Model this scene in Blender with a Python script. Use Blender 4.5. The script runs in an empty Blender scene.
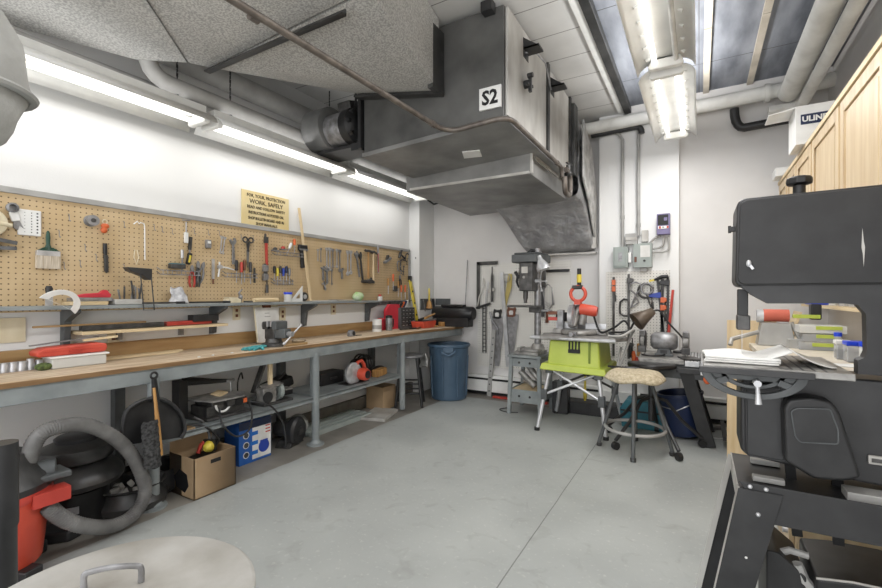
import bpy, bmesh, math, random
from mathutils import Vector, Matrix, Euler
random.seed(7)
SC = bpy.context.scene; COL = SC.collection
PI = math.pi; R = math.radians
# ---- camera constants: 18 mm lens, level, 1.30 m above the floor, yawed 30.33 deg left of +Y
F = 441.0; CU = 441.0; HV = 295.0; CH = 1.30; TH = R(30.33)
def ray(u, v): return (-F*math.sin(TH)+(u-CU)*math.cos(TH), F*math.cos(TH)+(u-CU)*math.sin(TH), HV-v)
def onX(u, v, X):
    d = ray(u, v); s = X/d[0]; return Vector((X, d[1]*s, CH+d[2]*s))
def onY(u, v, Y):
    d = ray(u, v); s = Y/d[1]; return Vector((d[0]*s, Y, CH+d[2]*s))
def onZ(u, v, Z):
    d = ray(u, v); s = (Z-CH)/d[2]; return Vector((d[0]*s, d[1]*s, Z))
# ---------------------------------------------------------------- mesh builder
class MB:
    def __init__(s, M=None): s.bm = bmesh.new(); s.M = M or Matrix(); s.mi = 0
    def add(s, vs, fs):
        bv = [s.bm.verts.new(s.M @ Vector(v)) for v in vs]
        for f in fs:
            try:
                q = s.bm.faces.new([bv[i] for i in f]); q.material_index = s.mi
            except ValueError: pass
        return s
    def box(s, x0, x1, y0, y1, z0, z1, rot=None):
        c = Vector(((x0+x1)/2, (y0+y1)/2, (z0+z1)/2)); h = Vector((abs(x1-x0)/2, abs(y1-y0)/2, abs(z1-z0)/2))
        Rm = Euler(rot).to_matrix() if rot else Matrix.Identity(3)
        vs = [c + Rm @ Vector((a*h.x, b*h.y, d*h.z)) for a, b, d in ((-1,-1,-1),(1,-1,-1),(1,1,-1),(-1,1,-1),(-1,-1,1),(1,-1,1),(1,1,1),(-1,1,1))]
        return s.add(vs, [(3,2,1,0),(4,5,6,7),(0,1,5,4),(1,2,6,5),(2,3,7,6),(3,0,4,7)])
    def hexa(s, b, t): return s.add(list(b)+list(t), [(3,2,1,0),(4,5,6,7),(0,1,5,4),(1,2,6,5),(2,3,7,6),(3,0,4,7)])
    def bar(s, p0, p1, w, h, up=(0,0,1)):
        p0 = Vector(p0); p1 = Vector(p1); d = (p1-p0).normalized(); up = Vector(up)
        if abs(d.dot(up)) > .98: up = Vector((1,0,0))
        a = d.cross(up).normalized()*w/2; b = a.cross(d).normalized()*h/2
        return s.hexa([p0-a-b, p0+a-b, p0+a+b, p0-a+b], [p1-a-b, p1+a-b, p1+a+b, p1-a+b])
    def cyl(s, p0, p1, r0, r1=None, n=16):
        r1 = r0 if r1 is None else r1
        return s.tube([p0, p1], [r0, r1], n)
    def tube(s, pts, r, n=8, closed=False, caps=True, flat=1.0):
        P = [Vector(p) for p in pts]; m = len(P)
        rr = list(r) if isinstance(r, (list, tuple)) else [r]*m
        T = []
        for i in range(m):
            if closed: d = P[(i+1) % m]-P[i-1]
            else: d = P[min(i+1, m-1)]-P[max(i-1, 0)]
            T.append(d.normalized() if d.length > 1e-9 else Vector((0,0,1)))
        a = T[0].orthogonal().normalized()
        if abs(T[0].z) < .9: a = T[0].cross(Vector((0,0,1))).normalized()
        vs = []
        for i in range(m):
            a = (a - T[i]*a.dot(T[i])); a = a.normalized() if a.length > 1e-6 else T[i].orthogonal().normalized()
            b = T[i].cross(a)
            for k in range(n):
                t = 2*PI*k/n; vs.append(P[i]+(a*math.cos(t)+b*math.sin(t)*flat)*rr[i])
        fs = []
        for i in range(m if closed else m-1):
            j = (i+1) % m
            for k in range(n): fs.append((i*n+k, i*n+(k+1) % n, j*n+(k+1) % n, j*n+k))
        if caps and not closed: fs += [tuple(range(n))[::-1], tuple(range((m-1)*n, m*n))]
        return s.add(vs, fs)
    def lathe(s, prof, n=24, c=(0,0,0), ax='z', sc=(1,1)):
        vs = []; c = Vector(c)
        for r, z in prof:
            r = max(r, 1e-4)
            for k in range(n):
                t = 2*PI*k/n; a, b = r*math.cos(t)*sc[0], r*math.sin(t)*sc[1]
                vs.append(c+Vector({'z': (a, b, z), 'x': (z, a, b), 'y': (b, z, a)}[ax]))
        m = len(prof); fs = [(i*n+k, i*n+(k+1) % n, (i+1)*n+(k+1) % n, (i+1)*n+k) for i in range(m-1) for k in range(n)]
        fs += [tuple(range(n))[::-1], tuple(range((m-1)*n, m*n))]
        return s.add(vs, fs)
    def prism(s, poly, ax, a, b):
        f = {'x': lambda p, t: (t, p[0], p[1]), 'y': lambda p, t: (p[0], t, p[1]), 'z': lambda p, t: (p[0], p[1], t)}[ax]
        n = len(poly)
        vs = [f(p, a) for p in poly]+[f(p, b) for p in poly]
        return s.add(vs, [tuple(range(n))[::-1], tuple(range(n, 2*n))]+[(i, (i+1) % n, n+(i+1) % n, n+i) for i in range(n)])
    def ball(s, c, r, n=16, m=10, z0=-1, z1=1):
        if not isinstance(r, (tuple, list)): r = (r, r, r)
        vs = []; c = Vector(c); a0 = math.asin(z0); a1 = math.asin(z1)
        for i in range(m+1):
            ph = a0+(a1-a0)*i/m; q = max(math.cos(ph), 1e-3)
            for k in range(n):
                t = 2*PI*k/n; vs.append(c+Vector((r[0]*q*math.cos(t), r[1]*q*math.sin(t), r[2]*math.sin(ph))))
        fs = [(i*n+k, i*n+(k+1) % n, (i+1)*n+(k+1) % n, (i+1)*n+k) for i in range(m) for k in range(n)]
        fs += [tuple(range(n))[::-1], tuple(range(m*n, (m+1)*n))]
        return s.add(vs, fs)
    def ring(s, c, Rr, r, ax='z', n=24, k=8, a0=0, a1=2*PI, flat=1.0):
        c = Vector(c); full = abs(a1-a0-2*PI) < 1e-6; pts = []
        for i in range(n if full else n+1):
            t = a0+(a1-a0)*i/n; x, y = Rr*math.cos(t), Rr*math.sin(t)
            pts.append(c+Vector({'z': (x, y, 0), 'x': (0, x, y), 'y': (x, 0, y)}[ax]))
        return s.tube(pts, r, k, closed=full, flat=flat)
    def grid(s, fn, nu, nv, thick=None):
        vs = [fn(i/nu, j/nv) for j in range(nv+1) for i in range(nu+1)]
        return s.add(vs, [(j*(nu+1)+i, j*(nu+1)+i+1, (j+1)*(nu+1)+i+1, (j+1)*(nu+1)+i) for j in range(nv) for i in range(nu)])
    def build(s, name, mat, parent=None, bevel=0, seg=2, loc=None, rot=None, solid=0, sub=0):
        bmesh.ops.remove_doubles(s.bm, verts=s.bm.verts, dist=1e-6)
        bmesh.ops.recalc_face_normals(s.bm, faces=s.bm.faces)
        for e in s.bm.edges:
            if len(e.link_faces) == 2 and e.calc_face_angle(0) > R(38): e.smooth = False
        for f in s.bm.faces: f.smooth = True
        me = bpy.data.meshes.new(name); s.bm.to_mesh(me); s.bm.free()
        for m in (mat if isinstance(mat, (list, tuple)) else [mat]): me.materials.append(m)
        o = bpy.data.objects.new(name, me); COL.objects.link(o)
        if parent: o.parent = parent
        if loc is not None: o.location = loc
        if rot is not None: o.rotation_euler = rot
        if solid:
            md = o.modifiers.new('s', 'SOLIDIFY'); md.thickness = solid; md.offset = 0
        if sub:
            md = o.modifiers.new('u', 'SUBSURF'); md.levels = sub; md.render_levels = sub
        if bevel:
            md = o.modifiers.new('b', 'BEVEL'); md.width = bevel; md.segments = seg; md.limit_method = 'ANGLE'; md.angle_limit = R(35); md.harden_normals = True
        return o
USED = {}
def tag(o, label, cat, group=None, kind=None):
    o['label'] = label; o['category'] = cat
    if group: o['group'] = group
    if kind: o['kind'] = kind
    USED.setdefault(label, []).append(group)
    return o
def thing(name, label, cat, loc=(0,0,0), rz=0, group=None, tilt=0, rot=None):
    o = bpy.data.objects.new(name, None); COL.objects.link(o); o.empty_display_size = .05
    o.location = loc; o.rotation_euler = rot if rot else (tilt, 0, rz)
    return tag(o, label, cat, group)
def solo(mb, name, mat, label, cat, loc=(0,0,0), rot=(0,0,0), group=None, **k):
    return tag(mb.build(name, mat, loc=loc, rot=rot, **k), label, cat, group)
def struct(name, mb, mat, **k):
    o = mb.build(name, mat, **k); o['kind'] = 'structure'; return o
def text_mesh(txt, size, name, mat, parent, loc, rot, ext=.0012, align='CENTER', sx=1.0, bold=0):
    cu = bpy.data.curves.new(name, 'FONT'); cu.body = txt; cu.size = size; cu.extrude = ext; cu.align_x = align; cu.align_y = 'CENTER'; cu.resolution_u = 2; cu.offset = bold
    t = bpy.data.objects.new(name, cu); COL.objects.link(t)
    dg = bpy.context.evaluated_depsgraph_get(); me = bpy.data.meshes.new_from_object(t.evaluated_get(dg)); bpy.data.objects.remove(t)
    me.name = name
    for v in me.vertices: v.co.x *= sx
    me.materials.clear(); me.materials.append(mat)
    o = bpy.data.objects.new(name, me); COL.objects.link(o); o.parent = parent; o.location = loc; o.rotation_euler = rot
    return o
# ---------------------------------------------------------------- materials
def new_mat(n):
    m = bpy.data.materials.new(n); m.use_nodes = True; nt = m.node_tree; return m, nt, nt.nodes['Principled BSDF']
def lin(c):
    return tuple((x/255/12.92 if x/255 <= .04045 else ((x/255+.055)/1.055)**2.4) for x in c)+(1,)
def setup_noise(nt, scale, detail=4, stretch=(1,1,1), dist=0):
    tc = nt.nodes.new('ShaderNodeTexCoord'); mp = nt.nodes.new('ShaderNodeMapping'); mp.inputs['Scale'].default_value = stretch
    nz = nt.nodes.new('ShaderNodeTexNoise'); nz.inputs['Scale'].default_value = scale; nz.inputs['Detail'].default_value = detail; nz.inputs['Distortion'].default_value = dist
    nt.links.new(tc.outputs['Object'], mp.inputs[0]); nt.links.new(mp.outputs[0], nz.inputs['Vector']); return nz
def ramp(nt, src, stops):
    r = nt.nodes.new('ShaderNodeValToRGB'); e = r.color_ramp.elements
    while len(e) < len(stops): e.new(.5)
    for q, (p, c) in zip(e, stops): q.position = p; q.color = c if len(c) == 4 else c+(1,)
    nt.links.new(src, r.inputs[0]); return r
def mat(n, c, rough=.5, metal=0, c2=None, scale=8, lo=.35, hi=.7, bump=0, bscale=None, stretch=(1,1,1), detail=5, spec=None, alpha=None, coat=0):
    m, nt, b = new_mat(n)
    b.inputs['Roughness'].default_value = rough; b.inputs['Metallic'].default_value = metal
    if spec is not None: b.inputs['Specular IOR Level'].default_value = spec
    if coat: b.inputs['Coat Weight'].default_value = coat
    c = lin(c)
    if c2 is None: c2 = tuple(x*.72 for x in c[:3])+(1,)
    else: c2 = lin(c2)
    nz = setup_noise(nt, scale, detail, stretch)
    r = ramp(nt, nz.outputs['Fac'], [(lo, c2), (hi, c)])
    nt.links.new(r.outputs[0], b.inputs['Base Color'])
    if bump:
        nb = setup_noise(nt, bscale or scale*5, 4, stretch); bp = nt.nodes.new('ShaderNodeBump'); bp.inputs['Strength'].default_value = bump; bp.inputs['Distance'].default_value = .01
        nt.links.new(nb.outputs['Fac'], bp.inputs['Height']); nt.links.new(bp.outputs[0], b.inputs['Normal'])
    if alpha is not None: b.inputs['Alpha'].default_value = alpha
    return m
def math_(nt, op, a, b=None, c=None):
    q = nt.nodes.new('ShaderNodeMath'); q.operation = op
    for i, x in enumerate((a, b, c)):
        if x is None: continue
        if isinstance(x, (int, float)): q.inputs[i].default_value = x
        else: nt.links.new(x, q.inputs[i])
    return q.outputs[0]
def mixc(nt, fac, a, b):
    q = nt.nodes.new('ShaderNodeMix'); q.data_type = 'RGBA'
    for s_, x in ((0, fac), (6, a), (7, b)):
        if isinstance(x, (int, float, tuple)): q.inputs[s_].default_value = x
        else: nt.links.new(x, q.inputs[s_])
    return q.outputs[2]
def pos(nt):
    tc = nt.nodes.new('ShaderNodeTexCoord'); sp = nt.nodes.new('ShaderNodeSeparateXYZ'); nt.links.new(tc.outputs['Object'], sp.inputs[0]); return sp
def pegboard_mat(n, c, c2, hole, ax):
    m, nt, b = new_mat(n); b.inputs['Roughness'].default_value = .6
    nz = setup_noise(nt, 5, 5); r = ramp(nt, nz.outputs['Fac'], [(.35, lin(c2)), (.65, lin(c))])
    sp = pos(nt); g = .0305
    a = math_(nt, 'PINGPONG', sp.outputs[ax], g/2); z = math_(nt, 'PINGPONG', sp.outputs['Z'], g/2)
    d = math_(nt, 'SQRT', math_(nt, 'ADD', math_(nt, 'MULTIPLY', a, a), math_(nt, 'MULTIPLY', z, z)))
    k = math_(nt, 'LESS_THAN', d, .0042)
    nt.links.new(mixc(nt, k, r.outputs[0], lin(hole)), b.inputs['Base Color'])
    return m
def emit(n, c, st):
    m, nt, b = new_mat(n); b.inputs['Base Color'].default_value = lin(c); b.inputs['Emission Color'].default_value = lin(c); b.inputs['Emission Strength'].default_value = st; return m
def glass(n, c, alpha=.35, rough=.1):
    m, nt, b = new_mat(n); b.inputs['Base Color'].default_value = lin(c); b.inputs['Roughness'].default_value = rough; b.inputs['Alpha'].default_value = alpha; return m
def wood(n, c, c2, ax='Y', scale=9, rough=.5, bump=.1):
    st = {'X': (1, 9, 9), 'Y': (9, 1, 9), 'Z': (9, 9, 1)}[ax]
    return mat(n, c, rough, 0, c2, scale*.35, .3, .7, bump, None, st, 8)
K = {}
K['wall'] = mat('wall_paint', (230,230,228), .6, c2=(226,226,225), scale=1.5, bump=.05, bscale=90)
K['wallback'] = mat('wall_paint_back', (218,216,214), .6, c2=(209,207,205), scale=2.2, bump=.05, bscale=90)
K['tube_on'] = emit('lit_tube', (255,253,249), 2.2)
K['tube_off'] = mat('unlit_tube', (225,225,222), .3)
K['fixture'] = mat('fixture_white', (238,238,234), .35, c2=(225,225,222))
K['galv'] = mat('galvanised', (152,152,150), .42, .25, (108,108,107), 3, .3, .75, .06, 30)
K['galv_light'] = mat('galvanised_light', (206,205,200), .5, .2, (158,154,148), 5, .3, .7, .1, 22, (1,1,.4))
K['galv_dark'] = mat('galvanised_dark', (86,86,85), .45, .5, (50,50,50), 5)
K['pipe_grey'] = mat('grey_pipe', (176,175,172), .5, .05, (152,151,148), 6)
K['pipe_iron'] = mat('iron_pipe', (128,120,112), .45, .5, (92,85,80), 14)
K['pipe_white'] = mat('white_lagging', (226,226,222), .7, c2=(200,199,194), scale=5, bump=.25, bscale=18)
K['black'] = mat('black_plastic', (42,42,43), .45, c2=(20,20,21), scale=10)
K['black_gloss'] = mat('black_gloss', (24,24,26), .25, c2=(18,18,20))
K['black_metal'] = mat('black_enamel', (52,52,53), .42, .1, (41,41,42), 12)
K['galv_front'] = mat('galvanised_front', (112,112,110), .45, .3, (74,74,73), 3, .3, .75)  # darker galvanised tone for the front section of the air handler
K['rubber'] = mat('rubber', (66,65,64), .36, c2=(44,44,44), scale=14)
K['hose'] = mat('hose_grey', (122,121,119), .55, c2=(84,83,82), scale=9)
K['grey_paint'] = mat('grey_bench_paint', (146,152,152), .5, c2=(120,126,127), scale=7, lo=.3)
K['grey_dark'] = mat('dark_grey_paint', (92,95,96), .5, c2=(72,75,76), scale=8)
K['steel'] = mat('steel', (212,212,214), .32, .5, (168,168,170), 15)
K['steel_dull'] = mat('steel_dull', (162,162,164), .4, .45, (118,117,117), 20)
K['steel_dark'] = mat('steel_dark', (92,91,90), .42, .4, (58,57,56), 20)
K['alu'] = mat('aluminium', (212,213,215), .35, .4, (175,176,178), 9)
K['cast'] = mat('cast_iron', (172,170,166), .4, .3, (112,110,107), 14)
K['red'] = mat('red_plastic', (196,72,60), .4, c2=(172,58,48))
K['redbright'] = mat('bright_red', (208,56,70), .45, c2=(194,46,60))
K['orange'] = mat('orange_plastic', (222,112,62), .4, c2=(200,92,46))
K['orange_red'] = mat('orange_red', (214,88,64), .4, c2=(192,70,50))
K['yellow'] = mat('yellow_plastic', (236,218,92), .45, c2=(200,176,50))
K['lime'] = mat('lime_plastic', (190,204,88), .4, c2=(172,188,70), scale=5)
K['green_dark'] = mat('dark_green', (38,78,62), .3, c2=(28,60,48))
K['teal'] = mat('teal_plastic', (48,120,136), .45, c2=(34,98,114))
K['teal_cloth'] = mat('teal_glove', (90,176,178), .8, c2=(60,140,146), scale=40, bump=.4, bscale=120)
K['blue'] = mat('blue_plastic', (40,72,170), .4, c2=(30,58,150))
K['blue_bright'] = mat('blue_lid', (32,74,214), .35, c2=(26,60,196))
K['navy'] = mat('navy_plastic', (34,48,84), .4, c2=(26,38,68))
K['bin_blue'] = mat('bin_blue', (74,96,116), .45, c2=(62,84,104), scale=4)
K['white'] = mat('white_plastic', (235,235,232), .4, c2=(222,222,220))
K['paper'] = mat('paper', (230,230,227), .8, c2=(206,205,201), scale=9)
K['cream'] = mat('cream', (226,216,190), .6, c2=(210,198,168))
K['signboard'] = mat('sign_board', (222,206,162), .6, c2=(214,192,136), scale=4)
K['ink'] = mat('ink', (62,50,34), .6)
K['inkblack'] = mat('ink_black', (22,22,24), .6)
K['card'] = mat('cardboard', (176,150,118), .75, c2=(160,134,102), scale=5)
K['wood_bench'] = wood('bench_top_wood', (216,200,176), (172,144,112), 'Y', 12, .6, .15)
K['wood_edge'] = wood('bench_edge_wood', (150,118,80), (112,84,54), 'Y', 12, .6)
K['wood_brown'] = wood('brown_board', (178,146,100), (150,116,74), 'Y', 8, .5)
K['wood_pale'] = wood('pale_wood', (226,206,170), (206,182,140), 'Y', 8, .5)
K['wood_pale_z'] = wood('pale_wood_upright', (226,206,170), (206,180,138), 'Z', 8, .5)
K['oak'] = wood('cabinet_maple', (210,190,156), (190,164,126), 'Z', 7, .4)
K['handle_wood'] = wood('handle_wood', (190,146,88), (150,106,58), 'Z', 12, .5)
K['brown'] = mat('brown_handle', (120,66,38), .4, c2=(90,48,28), scale=30)
K['peg_tan'] = pegboard_mat('tan_pegboard', (204,180,142), (194,168,128), (108,86,60), 'Y')
K['peg_white'] = pegboard_mat('white_pegboard', (226,224,218), (212,210,204), (80,78,74), 'X')
K['fleece'] = mat('sheepskin', (214,202,176), .95, c2=(176,162,134), scale=45, bump=1.0, bscale=110)
K['leather'] = mat('black_vinyl', (38,38,40), .35, c2=(28,28,30), bump=.1, bscale=60)
K['bag'] = mat('grey_bag_cloth', (168,168,164), .9, c2=(148,148,144), scale=9, bump=.4, bscale=40)
K['foil'] = mat('foil_wrap', (182,182,183), .36, .3, (140,140,142), 5, .3, .7, 1.0, 9)
K['plastic_bag'] = mat('plastic_bag', (214,214,216), .25, c2=(170,170,174), scale=22, lo=.4, hi=.6)
K['clear'] = glass('clear_plastic', (225,228,230), .38)
K['cloudy'] = glass('cloudy_plastic', (226,226,222), .78, .3)
K['enclosure'] = mat('enclosure_grey', (160,168,164), .45, c2=(146,154,150))
K['vfd'] = mat('violet_grey', (120,112,150), .4, c2=(104,96,134))
K['foil'].node_tree.nodes['Bump'].inputs['Distance'].default_value = .05
def speckle(n, a, b_, scale=60):
    m, nt, b = new_mat(n); b.inputs['Roughness'].default_value = .6; b.inputs['Metallic'].default_value = .12
    nz = setup_noise(nt, scale, 2); r = ramp(nt, nz.outputs['Fac'], [(.4, lin(a)), (.6, lin(b_))])
    n2 = setup_noise(nt, 1.2, 3); r2 = ramp(nt, n2.outputs['Fac'], [(.3, (.75,.75,.75)), (.7, (1,1,1))])
    q = nt.nodes.new('ShaderNodeMix'); q.data_type = 'RGBA'; q.blend_type = 'MULTIPLY'; q.inputs[0].default_value = 1
    nt.links.new(r.outputs[0], q.inputs[6]); nt.links.new(r2.outputs[0], q.inputs[7]); nt.links.new(q.outputs[2], b.inputs['Base Color'])
    return m
K['duct'] = speckle('spangled_galvanised', (166,165,162), (208,207,203), 95)
K['lid'] = mat('weathered_zinc', (194,193,189), .5, .25, (150,146,138), 6, .3, .72, .12, 25)
def floor_mat():
    m, nt, b = new_mat('painted_concrete'); sp = pos(nt)
    nz = setup_noise(nt, 1.6, 8, dist=.4); r = ramp(nt, nz.outputs['Fac'], [(.3, lin((152,155,153))), (.7, lin((170,173,170)))])
    n2 = setup_noise(nt, 38, 5); r2 = ramp(nt, n2.outputs['Fac'], [(.60, (0,0,0)), (.72, (1,1,1))])
    c = mixc(nt, math_(nt, 'MULTIPLY', r2.outputs[0], .3), r.outputs[0], lin((206,206,200)))
    n4 = setup_noise(nt, 7, 9, dist=1.2); r4 = ramp(nt, n4.outputs['Fac'], [(.27, (1,1,1)), (.42, (0,0,0))])
    c = mixc(nt, math_(nt, 'MULTIPLY', r4.outputs[0], .35), c, lin((128,128,124)))
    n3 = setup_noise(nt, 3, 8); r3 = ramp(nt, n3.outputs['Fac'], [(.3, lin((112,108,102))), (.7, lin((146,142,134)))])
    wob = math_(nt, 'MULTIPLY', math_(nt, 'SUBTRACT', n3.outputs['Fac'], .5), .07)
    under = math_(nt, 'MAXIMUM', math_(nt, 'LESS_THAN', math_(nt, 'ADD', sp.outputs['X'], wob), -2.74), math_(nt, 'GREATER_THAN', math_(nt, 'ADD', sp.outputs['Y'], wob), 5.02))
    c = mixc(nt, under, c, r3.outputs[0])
    seam = math_(nt, 'LESS_THAN', math_(nt, 'ABSOLUTE', math_(nt, 'ADD', sp.outputs['X'], math_(nt, 'ADD', .775, math_(nt, 'MULTIPLY', wob, .12)))), .0032)
    c = mixc(nt, math_(nt, 'MULTIPLY', seam, .65), c, lin((80,80,76)))
    nt.links.new(c, b.inputs['Base Color']); b.inputs['Roughness'].default_value = .5
    rr = ramp(nt, nz.outputs['Fac'], [(.3, (.42,.42,.42)), (.7, (.6,.6,.6))]); nt.links.new(rr.outputs[0], b.inputs['Roughness'])
    return m
def ceiling_mat(n, c, c2, sx, sy, line, ox=0, oy=0, sc=3, stretch=(1,1,1)):
    m, nt, b = new_mat(n); sp = pos(nt); b.inputs['Roughness'].default_value = .7
    nz = setup_noise(nt, sc, 6, stretch); r = ramp(nt, nz.outputs['Fac'], [(.3, lin(c2)), (.7, lin(c))])
    a = math_(nt, 'PINGPONG', math_(nt, 'ADD', sp.outputs['X'], ox), sx/2); d = math_(nt, 'PINGPONG', math_(nt, 'ADD', sp.outputs['Y'], oy), sy/2)
    k = math_(nt, 'MAXIMUM', math_(nt, 'LESS_THAN', a, .003), math_(nt, 'LESS_THAN', d, .004))
    nt.links.new(mixc(nt, k, r.outputs[0], lin(line)), b.inputs['Base Color']); return m
# ================================================================ room
XL, XR, YB, YN, ZC = -3.38, 1.03, 5.31, -1.6, 3.30
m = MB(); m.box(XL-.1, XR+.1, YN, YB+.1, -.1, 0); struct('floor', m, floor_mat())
K['tile'] = ceiling_mat('ceiling_tile', (214,213,210), (198,197,194), 60, .38, (120,118,115), 0, .06)
K['deck'] = ceiling_mat('ceiling_deck', (150,154,162), (92,96,104), 60, 1.22, (70,70,72), 0, .36, 2.5, (3,.7,1))
m = MB(); m.box(XL, -.66, YN, YB, ZC, ZC+.1); struct('ceiling', m, K['tile'])
m = MB(); m.box(-.66, XR+.1, YN, YB, ZC+.04, ZC+.12); struct('ceiling', m, K['deck'])
m = MB(); m.box(XL-.1, XL, YN, YB+.1, 0, ZC+.1); struct('wall_left', m, K['wall'])
m = MB(); m.box(XL-.1, XR+.1, YB, YB+.1, 0, ZC+.12); struct('wall_back', m, K['wallback'])
m = MB(); m.box(XR, XR+.1, YN, YB+.1, 0, ZC+.12); struct('wall_right', m, K['wallback'])
m = MB(); m.box(XL, -3.22, 4.93, YB, 0, ZC); struct('trim_1', m, K['wall'])
m = MB(); m.box(-.97, -.18, 5.20, YB, 0, ZC); struct('trim_2', m, K['wall'])
m = MB(); m.box(-.70, -.63, YN, 5.16, ZC-.035, ZC+.03); struct('trim_3', m, K['galv_dark'], bevel=.006)
m = MB(); m.box(-.76, -.70, YN, 5.16, ZC-.02, ZC); struct('trim_4', m, K['fixture'])
K['batten'] = mat('batten', (206,198,184), .6, c2=(176,168,154), scale=5)
for i, x in enumerate((.06, .42, .95)):
    m = MB()
    for y0, y1 in ((YN, 1.45), (1.46, 2.68), (2.69, 3.9), (3.91, 5.2)): m.box(x-.025, x+.025, y0, y1, ZC+.018, ZC+.04)
    struct('trim_%d' % (5+i), m, K['batten'])
m = MB(); m.box(-.66, XR, 5.15, 5.31, ZC-.09, ZC+.04); struct('trim_8', m, K['wallback'])
# ---------------------------------------------------------------- air handler
T = thing('air_handler', 'big galvanised air handler hanging from the ceiling with a two-character plate', 'air handler', (-1.7, 3.6, 2.5))
T0 = T.location.copy()
def rel(T): return Matrix.Translation(-Vector(T.location))
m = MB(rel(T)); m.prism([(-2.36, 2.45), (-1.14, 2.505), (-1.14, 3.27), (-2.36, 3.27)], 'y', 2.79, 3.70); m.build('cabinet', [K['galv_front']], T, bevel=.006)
m = MB(rel(T)); m.prism([(-2.36, 2.45), (-1.13, 2.505), (-1.13, 3.27), (-2.36, 3.27)], 'y', 3.705, 4.45); m.build('rear_cabinet', K['galv'], T, bevel=.006)
for y0, y1 in ((2.81, 3.68), (3.73, 4.42)):
    m = MB(rel(T)); m.box(-1.138, -1.118, y0, y1, 2.52, 3.26); m.build('side_panel', K['galv_light'], T, bevel=.004)
for y0,y1 in ((3.675,3.73),(4.42,4.47)):
    m = MB(rel(T)); m.box(-1.14, -1.10, y0, y1, 2.5, 3.27); m.build('seam_strip', K['galv_dark'], T)
m = MB(rel(T)); m.prism([(-2.37, 2.42), (-1.12, 2.475), (-1.12, 2.51), (-2.37, 2.455)], 'y', 2.775, 4.45); m.build('bottom_pan', K['galv'], T, bevel=.004)
m = MB(rel(T)); m.hexa([(-2.45,3.52,2.30),(-1.2,3.52,2.30),(-1.2,4.88,2.30),(-2.5,5.0,2.30)], [(-2.45,3.52,2.455),(-1.2,3.52,2.49),(-1.2,4.88,2.49),(-2.5,5.0,2.455)]); m.build('lower_plenum', K['galv'], T, bevel=.005)
m = MB(rel(T)); m.bar((-1.195,3.53,2.31), (-1.195,3.53,2.49), .02, .02); m.bar((-1.194,3.6,2.46), (-1.194,4.3,2.46), .02, .03); m.bar((-2.4,3.515,2.315),(-1.21,3.515,2.315),.02,.02); m.build('seam_edge', K['galv_light'], T)
m = MB(rel(T)); m.box(-1.315, -1.155, 2.772, 2.788, 2.575, 2.725); p = m.build('number_plate', K['white'], T)
text_mesh('S2', .135, 'plate_text', K['inkblack'], p, tuple(Vector((-1.235, 2.770, 2.648))-T0), (PI/2,0,0), sx=.92, bold=.004)
m = MB(rel(T)); m.prism([(-1.64,3.14), (-1.50,3.17), (-1.55,3.32), (-1.70,3.29)], 'z', 2.444, 2.452); m.build('sticker', K['white'], T)
m = MB(rel(T)); m.cyl((-1.118,3.14,2.86), (-1.07,3.14,2.86), .03); m.bar((-1.075,3.14,2.80),(-1.075,3.14,2.93),.03,.02); m.cyl((-1.08,3.10,2.90),(-1.04,3.10,2.90),.018); m.bar((-1.08,3.08,2.84),(-1.08,3.2,2.86),.02,.02); m.build('valve', K['black_metal'], T)
m = MB(rel(T)); m.tube([(-1.115,3.14,3.1), (-1.08,3.3,3.16), (-1.07,3.5,3.17), (-1.09,3.72,3.05)], .006, 6); m.build('sensor_wire', K['steel_dull'], T)
for y in (3.16, 3.85):
    m = MB(rel(T)); m.box(-1.13, -1.0, y-.05, y+.06, 3.11, 3.125); m.box(-1.13, -1.115, y-.05, y+.06, 3.06, 3.2); m.prism([(-1.12,3.11),(-1.0,3.11),(-1.12,3.2)], 'y', y-.05, y-.042); m.build('hanger_bracket', K['black_metal'], T)
m = MB(rel(T)); m.box(-1.28, -1.2, 2.72, 2.79, 3.22, 3.29); m.build('hanger_bracket', K['black_metal'], T)
for y in (2.95, 4.2):
    for x in (-2.2,-1.3): m = MB(rel(T)); m.cyl((x,y,3.27),(x,y,3.31),.012, n=8); m.build('hanger_rod', K['steel_dull'], T)
# flange and foil wrapped duct
T = thing('foil_duct', 'foil wrapped duct dropping from behind the air handler into the back wall', 'duct', (-1.5, 5.0, 1.8))
m = MB(rel(T)); m.box(-2.3, -1.07, 4.47, 4.60, 2.5, 3.22); m.build('flange', K['galv_dark'], T, bevel=.006)
m = MB(rel(T))
prof = [(4.60,2.32,-2.12,-1.07,3.15),(4.88,2.28,-2.08,-1.06,3.05),(5.02,2.08,-1.98,-1.045,2.75),(5.18,1.84,-1.86,-1.04,2.5),(5.295,1.80,-1.84,-1.03,2.4)]
rings = []
def wob(p): return Vector(p)+Vector((math.sin(p[1]*31+p[2]*17)*.012, math.sin(p[0]*23+p[2]*29)*.01, math.sin(p[0]*37+p[1]*19)*.014))
for Y, zb, xa, xb, zt in prof:
    n = 8; ring = [(xa+(xb-xa)*i/n, Y, zb) for i in range(n)]+[(xb, Y, zb+(zt-zb)*i/n) for i in range(n)]+[(xb+(xa-xb)*i/n, Y, zt) for i in range(n)]+[(xa, Y, zt+(zb-zt)*i/n) for i in range(n)]
    rings.append([wob(p) for p in ring])
vs = [v for r_ in rings for v in r_]; n = 32
fs = [(i*n+k, i*n+(k+1) % n, (i+1)*n+(k+1) % n, (i+1)*n+k) for i in range(len(rings)-1) for k in range(n)]
m.add(vs, fs); m.build('foil_wrap', K['foil'], T, sub=2)
m = MB(rel(T)); m.bar((-1.03,5.2,1.83),(-1.03,5.2,2.45),.012,.05); m.bar((-1.86,5.27,1.785),(-1.02,5.27,1.785),.06,.02); m.build('tape_edge', K['galv_light'], T)
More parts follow.
